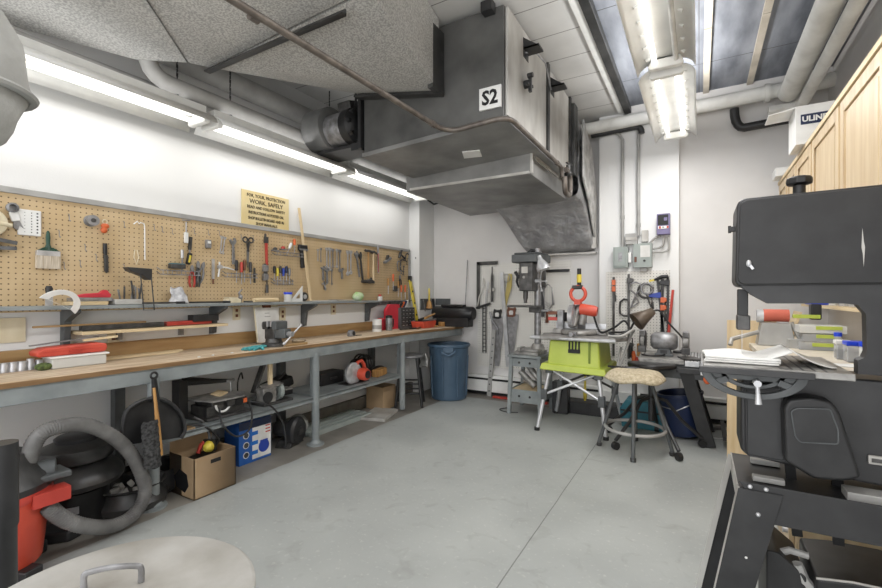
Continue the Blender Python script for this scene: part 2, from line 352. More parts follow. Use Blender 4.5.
m = MB(rel(T)); m.prism([(4.62,3.1),(4.62,2.5),(4.9,2.30),(5.27,1.86),(5.27,2.5),(5.0,2.9)],'x',-1.035,-1.012); m.build('added_bright_side', mat('brightened_foil',(206,205,202),.45,.1,(150,149,147),9,.35,.65,.8,14), T, bevel=.01)  # paler foil sheet added to brighten the right side of the duct
# ---------------------------------------------------------------- big spangled duct
T = thing('supply_duct', 'wide spangled galvanised duct covering the upper left ceiling', 'duct', (-2.3, 1.7, 2.8))
m = MB(rel(T))
bot = [(-1.62,2.74,2.77),(-2.39,2.74,2.93),(-2.77,1.76,2.80),(-1.45,1.76,2.85)]
c0 = (-2.0,2.2,2.74)
def side(m, pts, zt=3.29):
    n = len(pts); m.add(list(pts)+[(p[0],p[1],zt) for p in pts], [(i,(i+1)%n,n+(i+1)%n,n+i) for i in range(n)]+[tuple(range(n,2*n))])
side(m, bot); m.add(bot+[c0], [(0,1,4),(1,2,4),(2,3,4),(3,0,4)]); m.build('transition_section', K['duct'], T)
m = MB(rel(T))
bot = [(-1.45,1.74,2.85),(-2.78,1.74,2.80),(-2.83,1.62,2.79),(-2.16,.9,2.80),(-1.2,.0,2.86)]
side(m, bot); m.add(bot, [(0,1,2,3,4)]); m.build('middle_section', K['duct'], T)
m = MB(rel(T))
bot = [(-2.83,1.62,2.79),(-3.10,1.44,2.80),(-3.36,.97,2.83),(-3.36,.2,2.83),(-2.4,-.3,2.80),(-1.2,0,2.86),(-2.16,.9,2.80)]
side(m, bot); m.add(bot, [(0,1,2,3,4,5,6)]); m.build('branch_section', K['duct'], T)
m = MB(rel(T)); m.tube([(-2.83,1.62,2.788),(-2.16,.9,2.798),(-1.2,.0,2.858)], .004, 6); m.build('seam_bead', K['galv'], T)
m = MB(rel(T)); m.box(-2.80,-1.60,1.71,1.75,2.765,2.775); m.box(-2.80,-1.60,1.74,1.75,2.765,2.80); m.build('support_angle', K['galv_dark'], T)
m = MB(rel(T)); m.box(-2.42,-1.57,2.70,2.73,2.74,2.80, rot=(0,R(12)*1,0)) if False else m.box(-1.64,-1.60,2.62,2.78,2.75,3.2); m.bar((-1.6,2.745,2.75),(-2.4,2.745,2.905),.07,.02); m.build('flange', K['galv_dark'], T)
# ---------------------------------------------------------------- blower motor
T = thing('blower_motor', 'dark motor and blower drum on the left side of the air handler', 'motor', (-2.7, 2.9, 2.55))
m = MB(rel(T)); m.lathe([(.17,-3.03),(.19,-3.01),(.19,-2.80),(.16,-2.79)], 28, (0,2.9,2.77), 'x'); m.build('blower_drum', K['galv'], T)
m = MB(rel(T)); m.lathe([(.10,-2.80),(.135,-2.78),(.14,-2.60),(.13,-2.58)], 24, (0,2.88,2.74), 'x'); m.build('motor_body', K['steel_dull'], T)
m = MB(rel(T)); m.lathe([(.145,-2.60),(.15,-2.52),(.11,-2.47),(.05,-2.45)], 20, (0,2.88,2.74), 'x')
for k in range(8): a = k*PI/4; m.bar((-2.5,2.88+.06*math.cos(a),2.74+.06*math.sin(a)),(-2.5,2.88+.14*math.cos(a),2.74+.14*math.sin(a)),.05,.03)
m.build('end_bell', K['black'], T)
m = MB(rel(T)); m.box(-2.41,-2.38,2.77,3.2,2.5,2.98); m.box(-3.0,-2.38,2.84,3.1,2.55,2.575); m.box(-2.5,-2.38,2.79,3.0,2.5,2.56); m.cyl((-2.5,2.85,2.9),(-2.5,2.85,3.29),.01,n=8); m.build('mounting_plate', K['black_metal'], T)
m = MB(rel(T)); m.box(-2.66,-2.52,2.8,2.92,2.86,2.95, rot=(.3,0,0)); m.build('terminal_box', K['steel_dark'], T, bevel=.01)
# ---------------------------------------------------------------- pipes
def pipe(name, pts, r, mt, label, n=14, cat='pipe', coll=None):
    T = thing(name, label, cat, pts[0]); m = MB(rel(T)); m.tube(pts, r, n); m.build('pipe_run', mt, T)
    if coll:
        for p, ax in coll:
            m = MB(rel(T)); d = {'x': (.02,0,0), 'y': (0,.02,0), 'z': (0,0,.02)}[ax]; p = Vector(p); m.cyl(p-Vector(d), p+Vector(d), r*1.25, n=n); m.build('coupling', mt, T)
    return T
def bend(p, q, w, k=5):
    p, q, w = map(Vector, (p, q, w)); return [p*(1-t)**2+q*2*t*(1-t)+w*t*t for t in [i/k for i in range(k+1)]]
pipe('water_pipe', [(-1.62,-.2,2.47)]+bend((-1.56,2.6,2.462),(-1.55,2.73,2.46),(-1.45,2.735,2.462))+bend((-1.2,2.735,2.475),(-1.09,2.74,2.48),(-1.085,2.85,2.478))+bend((-1.085,3.95,2.47),(-1.085,4.05,2.47),(-1.085,4.05,2.40))+[(-1.085,4.05,2.38)], .018, K['pipe_iron'], 'slim iron pipe running under the ducts and round the air handler bottom', 10, coll=[((-1.085,3.9,2.47),'y'),((-1.56,2.55,2.462),'y'),((-1.61,1.2,2.466),'y')])
T = thing('pipe_fitting', 'cluster of rusty pipe elbows and valve at the rear corner of the air handler', 'pipe fitting', (-1.08,4.1,2.3))
m = MB(rel(T)); m.tube(bend((-1.06,4.1,2.46),(-1.06,4.25,2.46),(-1.06,4.25,2.38))+bend((-1.06,4.25,2.3),(-1.06,4.25,2.24),(-1.06,4.18,2.24))+bend((-1.06,4.1,2.24),(-1.06,4.05,2.24),(-1.06,4.05,2.38)), .024, 10); m.build('elbow_loop', K['pipe_iron'], T)
m = MB(rel(T)); m.cyl((-1.06,4.18,2.46),(-1.06,4.18,2.52),.02); m.bar((-1.06,4.12,2.53),(-1.06,4.3,2.55),.02,.012); m.ball((-1.06,4.18,2.44),.035); m.build('valve', K['steel_dark'], T)
pipe('drain_pipe', [(-3.27,.2,2.72),(-3.27,5.3,2.72)], .05, K['pipe_grey'], 'grey pipe tight against the left wall, level with the lights', coll=[((-3.27,2.2,2.72),'y'),((-3.27,3.6,2.72),'y')])
pipe('elbow_pipe', [(-3.08,1.50,3.29)]+bend((-3.08,1.50,2.88),(-3.08,1.50,2.72),(-3.08,1.66,2.72))+[(-3.08,5.28,2.72)], .055, K['pipe_grey'], 'grey pipe coming down from the ceiling, then bending to run above the left wall lights')
pipe('heating_pipe', [(-3.26,.9,3.02),(-3.26,5.3,3.0)], .085, K['pipe_grey'], 'thick grey pipe high along the left wall under the ceiling')
pipe('lagged_cross_pipe', [(-1.3,5.10,3.155),(XR,5.10,3.20)], .065, K['pipe_white'], 'white lagged pipe running across the top of the back wall', coll=[((-.1,5.1,3.18),'x'),((.55,5.1,3.19),'x')])
pipe('lagged_pipe', [(.70,-1.5,3.11),(.70,4.95,3.11)]+bend((.70,4.96,3.11),(.70,5.04,3.12),(.70,5.08,3.17)), .08, K['pipe_white'], 'thick white lagged pipe along the right side of the ceiling', 18)
pipe('lagged_pipe', [(.79,-1.5,2.99),(.79,4.85,2.99)]+bend((.79,4.9,2.99),(.79,5.02,2.99),(.70,5.03,2.99))+[(.55,5.03,2.99)], .045, K['pipe_white'], 'thinner white lagged pipe turning beside the thick one')
pipe('black_pipe', [(-1.05,5.16,3.10),(-.62,5.16,3.11)]+bend((-.60,5.16,3.11),(-.53,5.16,3.11),(-.53,5.16,3.03)), .032, K['black_metal'], 'black pipe under the white pipe above the grey switch boxes')
pipe('black_pipe', bend((.30,5.2,3.13),(.30,5.2,2.94),(.38,5.2,2.93))+[(.9,5.2,2.95)], .04, K['black_metal'], 'black pipe in the far right ceiling corner')
# ---------------------------------------------------------------- light fixtures
def fixture(x, z, w, y0, y1, label, lit=(1,1), slots=True, group=None, uprod=None, sockets=True):
    T = thing('tube_light', label, 'ceiling light', (x, (y0+y1)/2, z), group=group); L = (y1-y0)/2; h = w/2
    m = MB(); prof = [(-h,0),(-h*.9,.035),(-h*.72,.06),(-h*.42,.078),(-h*.2,.083),(h*.2,.083),(h*.42,.078),(h*.72,.06),(h*.9,.035),(h,0)]
    n = len(prof)
    m.add([(p[0],-L,p[1]) for p in prof]+[(p[0],L,p[1]) for p in prof], [(i,i+1,n+i+1,n+i) for i in range(n-1)])
    r_ = m.build('reflector', K['fixture'], T, solid=.004)
    m = MB()
    nn = int((2*L)/.15)
    for k in range(nn):
        y = -L+.1+k*(2*L-.2)/(nn-1)
        for sg in (-1, 1): m.box(sg*h*.60-.012, sg*h*.60+.012, y-.012, y+.012, .055, .068, rot=(0, sg*.5, 0))
    m.build('reflector_slot', K['steel_dark'], r_) if False else m.build('reflector_clip', K['fixture'], r_)
    m = MB(); m.box(-.06,.06,-L+.01,L-.01,.085,.14); m.build('ballast_channel', K['fixture'], T, bevel=.004)
    for sg in (-1, 1):
        m = MB(); m.prism([(-h*.55,.01),(h*.55,.01),(h*.62,.03),(h*.5,.075),(-h*.5,.075),(-h*.62,.03)], 'y', sg*(L-.05), sg*(L-.01)); m.build('lamp_holder', K['fixture'], T, bevel=.006)
    for i, sg in enumerate((-1, 1)):
        m = MB(); m.cyl((sg*h*.36,-L+.05,.048),(sg*h*.36,L-.05,.048), .015, n=14); m.build('lamp_tube', K['tube_on'] if lit[i] else K['tube_off'], T)
    m = MB()
    for y in (-L*.75, L*.75):
        for k in range(int((ZC-z-.14)/.03)):
            m.bar((0,y,.14+k*.03),(0,y,.14+k*.03+.026), .012 if k % 2 else .004, .004 if k % 2 else .012)
        m.bar((-.03,y,.14),(0,y,.18),.004,.004); m.bar((.03,y,.14),(0,y,.18),.004,.004)
    m.build('hanging_chain', K['black_metal'], T)
    return T
fixture(-3.075, 2.50, .35, .42, 1.87, 'left-wall tube light nearest the camera, cut by the left edge')
fixture(-3.075, 2.50, .35, 1.91, 3.30, 'middle tube light of the row above the wall sign')
fixture(-3.075, 2.50, .35, 3.34, 4.78, 'farthest tube light of the left-wall row, behind the air handler')
fixture(-.195, 2.80, .35, 3.40, 4.85, 'centre tube light, the far lower one with both tubes lit')
fixture(-.195, 2.82, .35, 1.90, 3.36, 'centre tube light nearest the camera with one dark tube', lit=(1,0))
fixture(-.195, 2.82, .35, .40, 1.86, 'overhead tube light just above the top edge of the view')
m = MB(); m.tube([(-3.0,4.78,2.52),(-2.95,4.86,2.47),(-2.93,4.95,2.50),(-3.05,5.0,2.56),(-3.15,4.9,2.6)], .012, 8)
solo(m, 'power_cord', K['black'], 'black cord looping off the end of the left row of lights', 'cord')
# ================================================================ workbench
BX = -2.85; BT = .885
T = thing('workbench', 'long workbench with worn wooden top and grey steel frame along the left wall', 'workbench', (-3.1, 2.5, 0))
m = MB(rel(T)); m.prism([(XL+.012,-.6),(BX,-.6),(BX,4.2),(-2.74,5.28),(-3.2,5.28),(-3.2,4.92),(XL+.012,4.92)], 'z', .855, BT); m.build('worktop', [K['wood_bench']], T, bevel=.006)
m = MB(rel(T)); m.prism([(BX-.002,-.6),(BX+.006,-.6),(BX+.006,4.2),(-2.734,5.28),(-2.742,5.28),(BX-.002,4.2)],'z', .853, .878); m.build('edge_strip', K['wood_edge'], T)
m = MB(rel(T)); m.box(XL+.002, XL+.024, -.6, 4.92, BT, .985); m.build('backsplash', K['wood_brown'], T, bevel=.003)
m = MB(rel(T)); m.prism([(BX-.05,-.6),(BX-.01,-.6),(BX-.01,4.2),(-2.75,5.26),(-2.80,5.26),(BX-.05,4.2)],'z', .765, .852); m.build('front_rail', K['grey_paint'], T, bevel=.004)
m = MB(rel(T)); m.box(XL+.03, XL+.07, -.6, 5.15, .765, .852); m.build('rear_rail', K['grey_dark'], T)
for y in (.12, 1.44, 2.76, 4.06):
    m = MB(rel(T)); m.cyl((BX-.03,y,.02),(BX-.03,y,.80),.033,n=16); lg = m.build('leg', K['grey_paint'], T)
    if y < 4: 
        m = MB(rel(T)); m.lathe([(.075,0),(.075,.012),(.05,.02),(.036,.045)], 16, (BX-.03,y,0)); m.build('foot_flange', K['grey_paint'], lg)
    m = MB(rel(T)); m.box(XL+.03, XL+.09, y-.03, y+.03, 0, .80); m.build('rear_leg', K['grey_dark'], T)
    m = MB(rel(T)); m.box(BX-.12,BX-.07,y+.02,y+.08,.36,.80); m.build('upright_angle', K['grey_paint'], T) if y > 2 else m.bm.free()
for y0, y1 in ((1.47, 2.73), (2.79, 4.03)):
    m = MB(rel(T)); m.box(XL+.03, BX-.02, y0, y1, .395, .415); m.box(BX-.035, BX-.02, y0, y1, .375, .415); m.build('lower_shelf', K['grey_paint'], T, bevel=.003)
# masonry ledge at floor level beneath the bench
m = MB(); m.box(XL, XL+.06, -.6, 4.93, 0, .13); struct('baseboard_left', m, mat('ledge', (120,116,108), .7, c2=(96,92,86)), bevel=.005)
# ---------------------------------------------------------------- tan pegboard
T = thing('tan_pegboard', 'long tan pegboard with grey frame covered in hand tools', 'pegboard', (XL+.005, 2.5, 1.24))
m = MB(rel(T)); m.box(XL+.015, XL+.022, -.4, 4.88, 1.20, 1.895); m.build('perforated_sheet', K['peg_tan'], T)
m = MB(rel(T)); m.box(XL+.0, XL+.035, -.42, 4.90, 1.875, 1.91); m.build('top_rail', K['pipe_grey'], T, bevel=.003)
m = MB(rel(T)); m.box(XL+.0, XL+.035, 4.87, 4.905, 1.2, 1.9); m.build('end_rail', K['pipe_grey'], T, bevel=.003)
PW = XL+.024   # plane of the pegboard face
m = MB(Matrix.Translation((PW*0,0,0)))
# ---------------------------------------------------------------- shelf under the pegboard
T = thing('wall_shelf', 'long grey steel shelf on brackets under the tan pegboard', 'shelf', (XL+.1, 2, 1.235))
m = MB(rel(T)); m.box(XL+.002, XL+.215, -.4, 4.05, 1.215, 1.237); m.build('shelf_board', K['grey_paint'], T, bevel=.003)
for y in (.2, 1.17, 2.12, 3.06, 4.02):
    m = MB(rel(T)); m.prism([(XL+.002,1.213),(XL+.2,1.213),(XL+.2,1.195),(XL+.07,1.14),(XL+.05,1.0),(XL+.002,.99)], 'y', y-.018, y+.018); m.build('bracket', K['grey_dark'], T, bevel=.003)
T = thing('low_shelf', 'pale wooden shelf board fixed between two brackets below the steel shelf', 'shelf', (XL+.1, 1.7, 1.06))
m = MB(rel(T)); m.box(XL+.002, XL+.18, 1.2, 2.15, 1.058, 1.077); m.build('board', K['wood_pale'], T)
for y in (1.45,1.86):
    m = MB(rel(T)); m.box(XL+.002, XL+.03, y, y+.03, 1.0, 1.057); m.build('cleat', K['steel_dull'], T)
# column shelf strip right of 4.05
T = thing('angle_ledge', 'short narrow steel ledge on the pegboard beside the end of the shelf', 'shelf', (XL+.05,4.4,1.23))
m = MB(rel(T)); m.box(XL+.022, XL+.10, 4.09, 4.85, 1.222, 1.232); m.box(XL+.022, XL+.03, 4.09, 4.85, 1.18, 1.232); m.build('angle', K['steel_dull'], T)
# ---------------------------------------------------------------- tools: local frame x out of the wall, y right, z up, origin at the hanging point
def S(mb, name, mt, par, **k): return mb.build(name, mt, par, **k)
def wrench(loc, L=.2, tilt=0, rz=0, label='', mt='steel', group=None, ring=True, w=None):
    T = thing('wrench', label, 'wrench', loc, rz, group, tilt); L *= 1.12; w = w or L*.06
    m = MB(); m.bar((.012,0,-L*.08),(.012,0,-L*.9), w*1.1, .006, up=(1,0,0)) ; m.build('shank', K[mt], T, bevel=.0015)
    m = MB(); m.prism([(-w*.6,-L*.1),(w*.6,-L*.1),(w*1.5,-L*.03),(w*1.3,L*.06),(w*.55,L*.07),(w*.5,-.0),(-w*.5,-.0),(-w*.7,L*.07),(-w*1.4,L*.05),(-w*1.5,-L*.03)], 'x', .006, .018); m.build('open_jaw', K[mt], T)
    m = MB(); m.ring((.012,0,-L*.93), w*1.1, w*.45, 'x', 14, 6); m.build('ring_end', K[mt], T)
    return T
def adj_wrench(loc, L=.25, tilt=0, rz=0, label='', mt='steel_dull'):
    T = thing('adjustable_wrench', label, 'wrench', loc, rz, None, tilt)
    m = MB(); m.prism([(-.012,-L),(.012,-L),(.014,-L*.9),(.009,-L*.25),(-.009,-L*.25),(-.014,-L*.9)], 'x', .006, .018); m.build('handle', K[mt], T, bevel=.003)
    m = MB(); m.prism([(-.012,-L*.27),(.014,-L*.25),(.03,-L*.12),(.02,.0),(.004,.0),(.008,-L*.09),(-.008,-L*.12),(-.02,-.01),(-.032,-.02),(-.028,-L*.15)], 'x', .004, .02); h = m.build('jaw', K[mt], T, bevel=.003)
    m = MB(); m.cyl((.012,-.012,-L*.17),(.012,.012,-L*.17),.008,n=10); m.build('knurl', K['steel_dark'], h)
    return T
def pliers(loc, L=.17, tilt=0, rz=0, label='', hm='rubber', jm='steel_dull', spread=.02):
    T = thing('pliers', label, 'pliers', loc, rz, None, tilt)
    m = MB(); m.prism([(-.003,0),(-.013,-.02),(-.013,-.05),(.013,-.05),(.013,-.02),(.003,0)], 'x', .008, .02); m.cyl((.004,0,-.045),(.024,0,-.045),.01,n=10); m.build('jaw', K[jm], T, bevel=.002)
    for sg in (-1, 1):
        m = MB(); m.tube([(.014,sg*.006,-.05),(.014,sg*spread*.9,-L*.5),(.014,sg*spread,-L*.8),(.014,sg*spread*.6,-L)], [.006,.008,.008,.006], 8); m.build('handle', K[hm], T)
    return T
def screwdriver(loc, L=.18, tilt=0, rz=0, label='', hm='orange', group=None):
    T = thing('screwdriver', label, 'screwdriver', loc, rz, group, tilt)
    m = MB(); m.lathe([(.004,0),(.012,-.005),(.014,-.03),(.011,-L*.4),(.013,-L*.44),(.008,-L*.47)], 10, (.02,0,0)); m.build('handle', K[hm], T)
    m = MB(); m.cyl((.02,0,-L*.46),(.02,0,-L),.004,n=8); m.build('blade', K['steel'], T)
    return T
def hammer(loc, L=.3, tilt=0, rz=0, label='', hm='handle_wood'):
    T = thing('hammer', label, 'hammer', loc, rz, None, tilt)
    m = MB(); m.tube([(.02,0,.01),(.02,0,-L*.4),(.02,0,-L*.8),(.02,0,-L)], [.011,.010,.014,.012], 10, flat=.7); m.build('handle', K[hm], T)
    m = MB(); m.cyl((.02,-.055,0),(.02,-.02,0),.016,n=12); m.box(.007,.033,-.02,.02,-.014,.014); m.prism([(.02,-.012),(.06,-.02),(.075,-.03),(.06,.0),(.02,.012)], 'x', .012, .028); m.build('head', K['steel_dark'], T, bevel=.002)
    return T
def saw(loc, L=.5, tilt=0, rz=0, label='', hm='brown', deep=.12):
    # blade hangs down from the handle
    T = thing('hand_saw', label, 'saw', loc, rz, None, tilt)
    m = MB(); m.prism([(-deep/2,-.08),(deep/2,-.08),(deep*.12+.0,-L),(-deep*.2,-L)], 'x', .012, .015); m.build('blade', K['steel_dull'], T)
    m = MB(); m.prism([(-.055,-.11),(-.06,-.03),(-.045,.015),(-.02,.0),(.02,.0),(.05,.012),(.06,-.02),(.045,-.05),(.05,-.10),(.02,-.115)], 'x', .004, .024); h = m.build('handle', K[hm], T, bevel=.004)
    m = MB(); m.prism([(-.028,-.085),(-.033,-.045),(-.015,-.03),(.018,-.032),(.025,-.055),(.018,-.085)], 'x', .0035, .0245); m.build('grip_opening', K['wallback'], h)
    return T
def bar_clamp(loc, L=.6, tilt=0, rz=0, label='', jm='orange', jaws=(-.05,-.28), mt='steel_dark', side=1, j=.07):
    T = thing('bar_clamp', label, 'clamp', loc, rz, None, tilt)
    m = MB(); m.box(.02,.03,-.012,.012,-L,.02); m.build('bar', K[mt], T, bevel=.001)
    for z in jaws:
        m = MB(); m.prism([(-.018*side,z-.03),(-.018*side,z+.03),(.02*side,z+.028),(j*side,z+.018),(j*side,z-.01),(.02*side,z-.028)], 'x', .008, .042); m.build('jaw', K[jm], T, bevel=.004)
    m = MB(); m.cyl((.025,j*.75*side,jaws[-1]-.08),(.025,j*.75*side,jaws[-1]+.08),.006,n=8); m.cyl((.025,j*.75*side,jaws[-1]-.14),(.025,j*.75*side,jaws[-1]-.07),.013,n=10); m.build('screw_handle', K['steel_dark'], T)
    return T
def c_clamp(loc, s=.1, tilt=0, rz=0, label='', mt='steel_dark'):
    T = thing('c_clamp', label, 'clamp', loc, rz, None, tilt)
    m = MB(); m.tube([(.02,s*.6,0),(.02,0,.01),(.02,-s*.35,-s*.2),(.02,-s*.4,-s*.9),(.02,-s*.35,-s*1.5),(.02,0,-s*1.7),(.02,s*.55,-s*1.7)], s*.11, 8); m.build('frame', K[mt], T)
    m = MB(); m.cyl((.02,s*.5,-s*2.3),(.02,s*.5,-s*.9),s*.06,n=8); m.cyl((.02,s*.5,-s*.95),(.02,s*.5,-s*.85),s*.14,n=10); m.bar((.02,s*.25,-s*2.25),(.02,s*.75,-s*2.25),.008,.008); m.build('screw', K[mt], T)
    return T
def W(u, v, X=PW): return onX(u, v, X)
# --- far left items
p = W(-13,222); T = thing('fan_disc', 'round cream plastic disc at the far left edge of the pegboard', 'disc', p)
m = MB(); m.lathe([(.02,.0),(.075,.01),(.08,.02),(.075,.035),(.02,.05)], 24, (0,0,0), 'x'); m.build('disc', K['cream'], T); m = MB(); m.cyl((.05,0,0),(.03,.09,-.01),.012); m.build('spout', K['cream'], T)
p = W(11,208); T = thing('pipe_cutter', 'white and chrome tubing tool hanging beside the drill gauge', 'tool', p, tilt=.25)
m = MB(); m.lathe([(.012,0),(.026,.004),(.028,.03),(.018,.034),(.016,.01)], 16, (0,0,0), 'x'); m.build('ring', K['steel_dull'], T); m = MB(); m.box(.004,.02,-.02,.02,-.075,-.022); m.build('body', K['white'], T, bevel=.005); m = MB(); m.prism([(-.014,-.075),(.014,-.075),(.022,-.12),(.008,-.1),(-.006,-.125),(-.02,-.11)], 'x', .006, .016); m.build('jaw', K['steel_dull'], T)
p = W(29,210); T = thing('drill_gauge', 'white drill bit gauge plate with rows of square holes', 'gauge', p)
w, h = .106, .150
m = MB(); m.box(0,.012,-w/2,w/2,-h,0); pl = m.build('plate', K['white'], T, bevel=.008, seg=3)
for i, (x, n, s) in enumerate(((-.022,7,.003),(.008,8,.005),(.034,7,.0075))):
    for k in range(n):
        m = MB(); z = -.13+k*(.112/(n-1)); m.box(.012,.0128,x-s/2,x+s/2,z-s/2,z+s/2); m.build('hole', K['inkblack'], pl)
p = W(47,231); T = thing('paint_brush', 'wide paint brush with dark green handle and pale bristles', 'paint brush', p)
m = MB(); m.lathe([(.004,.0),(.008,-.01),(.012,-.04),(.010,-.08),(.018,-.105),(.02,-.12)], 12, (.016,0,0), sc=(.7,1)); m.build('handle', K['green_dark'], T)
m = MB(); m.prism([(-.02,-.10),(.02,-.10),(.05,-.118),(.05,-.123),(-.05,-.123),(-.05,-.118)], 'x', .005,.028); m.build('shoulder', K['green_dark'], T)
m = MB(); m.box(.003,.03,-.055,.055,-.15,-.12); m.build('ferrule', K['steel'], T, bevel=.002)
m = MB(); m.box(.004,.029,-.056,.056,-.225,-.148); m.build('bristles', mat('bristle', (222,212,196), .9, c2=(180,164,142), scale=30, stretch=(1,6,.3), bump=.5), T)
p = W(2,243); T = thing('wall_bracket', 'dark folded metal bracket at the left edge of the pegboard', 'bracket', p)
m = MB(); m.bar((.02,-.04,.02),(.05,.05,.0),.02,.02); m.bar((.02,-.04,-.03),(.06,.045,-.03),.015,.02); m.box(0,.03,-.07,-.02,-.06,.04); m.build('body', K['steel_dark'], T)
p = W(90,221); T = thing('tape_roll', 'grey spool hanging high on the pegboard', 'spool', p)
m = MB(); m.lathe([(.036,0),(.036,.012),(.018,.014),(.018,.035),(.034,.038),(.034,.05),(.014,.05),(.012,.02)], 24, (0,0,0), 'x'); m.build('spool', K['steel_dull'], T); m = MB(); m.cyl((.03,0,0),(.053,0,0),.013); m.build('hub', K['steel_dark'], T)
p = W(104,222); T = thing('orange_padlock_tool', 'small orange tool hanging on a steel ring', 'tool', p)
m = MB(); m.ring((.012,0,0),.013,.004,'x',14,6); m.build('ring', K['cream'], T); m = MB(); m.ball((.015,0,-.028),(.012,.024,.018)); m.ball((.015,-.006,-.055),(.012,.02,.02)); m.build('body', K['orange'], T)
p = W(104,242); T = thing('knife', 'black handled knife hanging under the small orange tool', 'knife', p, tilt=-.02)
m = MB(); m.tube([(.014,0,-.01),(.014,.002,-.07),(.014,.006,-.09)],[.012,.013,.009],10); m.build('handle', K['black'], T); m = MB(); m.prism([(-.008,-.085),(.018,-.085),(.022,-.19),(.012,-.205),(.0,-.19),(-.004,-.11)],'x',.004,.024); m.build('sheath', K['rubber'], T, bevel=.004)
# bare hooks
for i, (u, v) in enumerate(((68,216),(84,246),(58,232),(95,256),(63,264),(79,262),(123,223),(153,226),(161,228),(171,230),(193,230),(123,266),(207,231),(218,232),(240,236),(252,237))):
    p = W(u, v); m = MB(); m.tube([(0,0,.012),(.014,0,.01),(.018,0,0),(.018,0,-.025),(.03,0,-.035),(.04,0,-.03)], .0022, 6)
    solo(m, 'peg_hook', K['steel_dull'], 'bare wire hook in the tan pegboard with nothing hanging on it', 'hook', p, group='empty hooks on the tan pegboard')
p = W(137,222); m = MB(); m.tube([(.02,-.03,-.02),(.03,-.012,.0),(.03,.0,-.015),(.03,.008,-.005),(.03,.03,-.01),(.03,.034,-.03),(.03,.036,-.26)], .004, 8)
solo(m, 'wire_rod', K['white'], 'long bent white wire rod hanging above the hacksaw frame', 'rod', p)
p = W(135,250); m = MB(); m.tube([(.02,-.01,.0),(.02,-.016,-.05),(.02,.0,-.10),(.02,.014,-.05),(.02,.004,.0)], .003, 6)
solo(m, 'wire_loop', K['cream'], 'thin pale wire loop hanging beside the long white rod', 'wire', p)
# tool holder stand at u 125-150 (shelf stand with drills)
T = thing('wire_stand', 'black sheet metal bracket on wire legs standing at the shelf edge', 'stand', (XL+.15,1.72,1.237)); q = T.location.copy()
a = W(125,267,XL+.17); b = W(150,272,XL+.17)
m = MB(rel(T)); m.prism([(a.y,a.z),(b.y,a.z-.005),(b.y,b.z-.055),(b.y-.02,b.z-.055),(b.y-.05,b.z-.03),(a.y+.02,a.z-.025)], 'x', XL+.13, XL+.20); m.build('plate', K['black_metal'], T, bevel=.003)
m = MB(rel(T)); m.tube([(XL+.19,b.y-.005,b.z),(XL+.235,b.y-.005,1.20),(XL+.235,b.y-.07,1.20),(XL+.19,b.y-.07,b.z)], .004, 6); m.build('wire_leg', K['black'], T)
for i, (du, hh) in enumerate(((-26,.10),(-24,.12),(-17,.13),(-14,.16),(-12,.12),(-10,.14),(-6,.11))):
    y = W(148+du,295,XL+.08).y; m = MB(); m.cyl((0,0,0),(.004,(i%3-1)*.02,hh),.006,n=8); 
    solo(m, 'drill_bit', K['steel_dark' if i%2 else 'steel_dull'], 'steel drill bit standing on the shelf behind the black wire stand', 'drill bit', (XL+.07+.012*(i%2),y,1.237), group='drill bits behind the wire stand')
# rack of pliers and drivers (u 155-250)
def rack(u0, u1, v, label, n=9):
    a, b = W(u0, v), W(u1, v-(u0-u1)*0); T = thing('tool_rack', label, 'rack', (a+b)/2); L = (b.y-a.y)/2
    for dz in (0,-.03):
        m = MB(); m.tube([(0,-L,dz+.02),(.045,-L,dz),(.05,L,dz),(0,L,dz+.02)], .0035, 6); m.build('rail_wire', K['steel_dull'], T)
    for k in range(n):
        y = -L+2*L*(k+.5)/n; m = MB(); m.tube([(.01,y,0),(.048,y,0),(.05,y,-.03)], .0025, 6); m.build('cross_wire', K['steel_dull'], T)
    return T
rack(157, 197, 271, 'wire tool rack on the left half of the pegboard holding pliers')
rack(222, 254, 274, 'wire tool rack below the big black scissors')
rack(272, 300, 253, 'small wire rack high up beside the red pipe wrench')
rack(271, 290, 281, 'small wire rack full of short screwdrivers')
p = W(174,266); T = thing('tool_block', 'dark metal oilstone block lying on the left pegboard rack', 'block', p); m = MB(); m.box(.01,.06,-.05,.055,-.02,.012); m.build('body', K['steel_dark'], T, bevel=.003); m = MB(); m.box(.012,.058,-.045,.05,.0121,.018); m.build('top', K['teal'], T)
T = thing('caulking_blade', 'long white plastic tube tool hanging above the left rack', 'tool', W(185,222)); m = MB(); m.cyl((.015,0,0),(.015,.0,-.08),.005,n=8); m.build('rod', K['steel'], T); m = MB(); m.box(.005,.025,-.013,.013,-.16,-.08); m.build('grip', K['white'], T, bevel=.003); m=MB(); m.cyl((.015,-.03,.01),(.015,.03,.015),.004,n=6); m.build('cross_pin', K['steel_dull'], T)
T = thing('rasp', 'dark grey rasp hanging beside the white tube tool', 'file', W(190,237), tilt=-.08); m = MB(); m.box(.006,.014,-.012,.012,-.1,0); m.build('blade', K['steel_dark'], T); m=MB(); m.cyl((.01,0,-.1),(.01,0,-.12),.006); m.build('tang', K['steel_dull'], T)
T = thing('utility_knife', 'black and yellow utility knife above the red pliers', 'knife', W(189,253), tilt=-.2); m = MB(); m.box(.006,.026,-.016,.016,-.09,0); m.build('body', K['black'], T, bevel=.006); m=MB(); m.box(.024,.029,-.007,.007,-.075,-.02); m.build('inlay', K['yellow'], T)
T = thing('spring_tool', 'chrome spring punch standing in the left rack', 'tool', W(180,250)); m = MB(); m.cyl((.03,0,0),(.03,0,-.06),.011); m.build('body', K['steel'], T); m=MB(); m.cyl((.03,0,-.06),(.03,0,-.16),.006); m.build('shaft', K['steel_dull'], T)
pliers(W(191,265), .17, 0, 0, 'red handled pliers in the left wire rack', 'red')
pliers(W(197,261), .20, 0, 0, 'dark long pliers right of the red pliers', 'steel_dark', spread=.014)
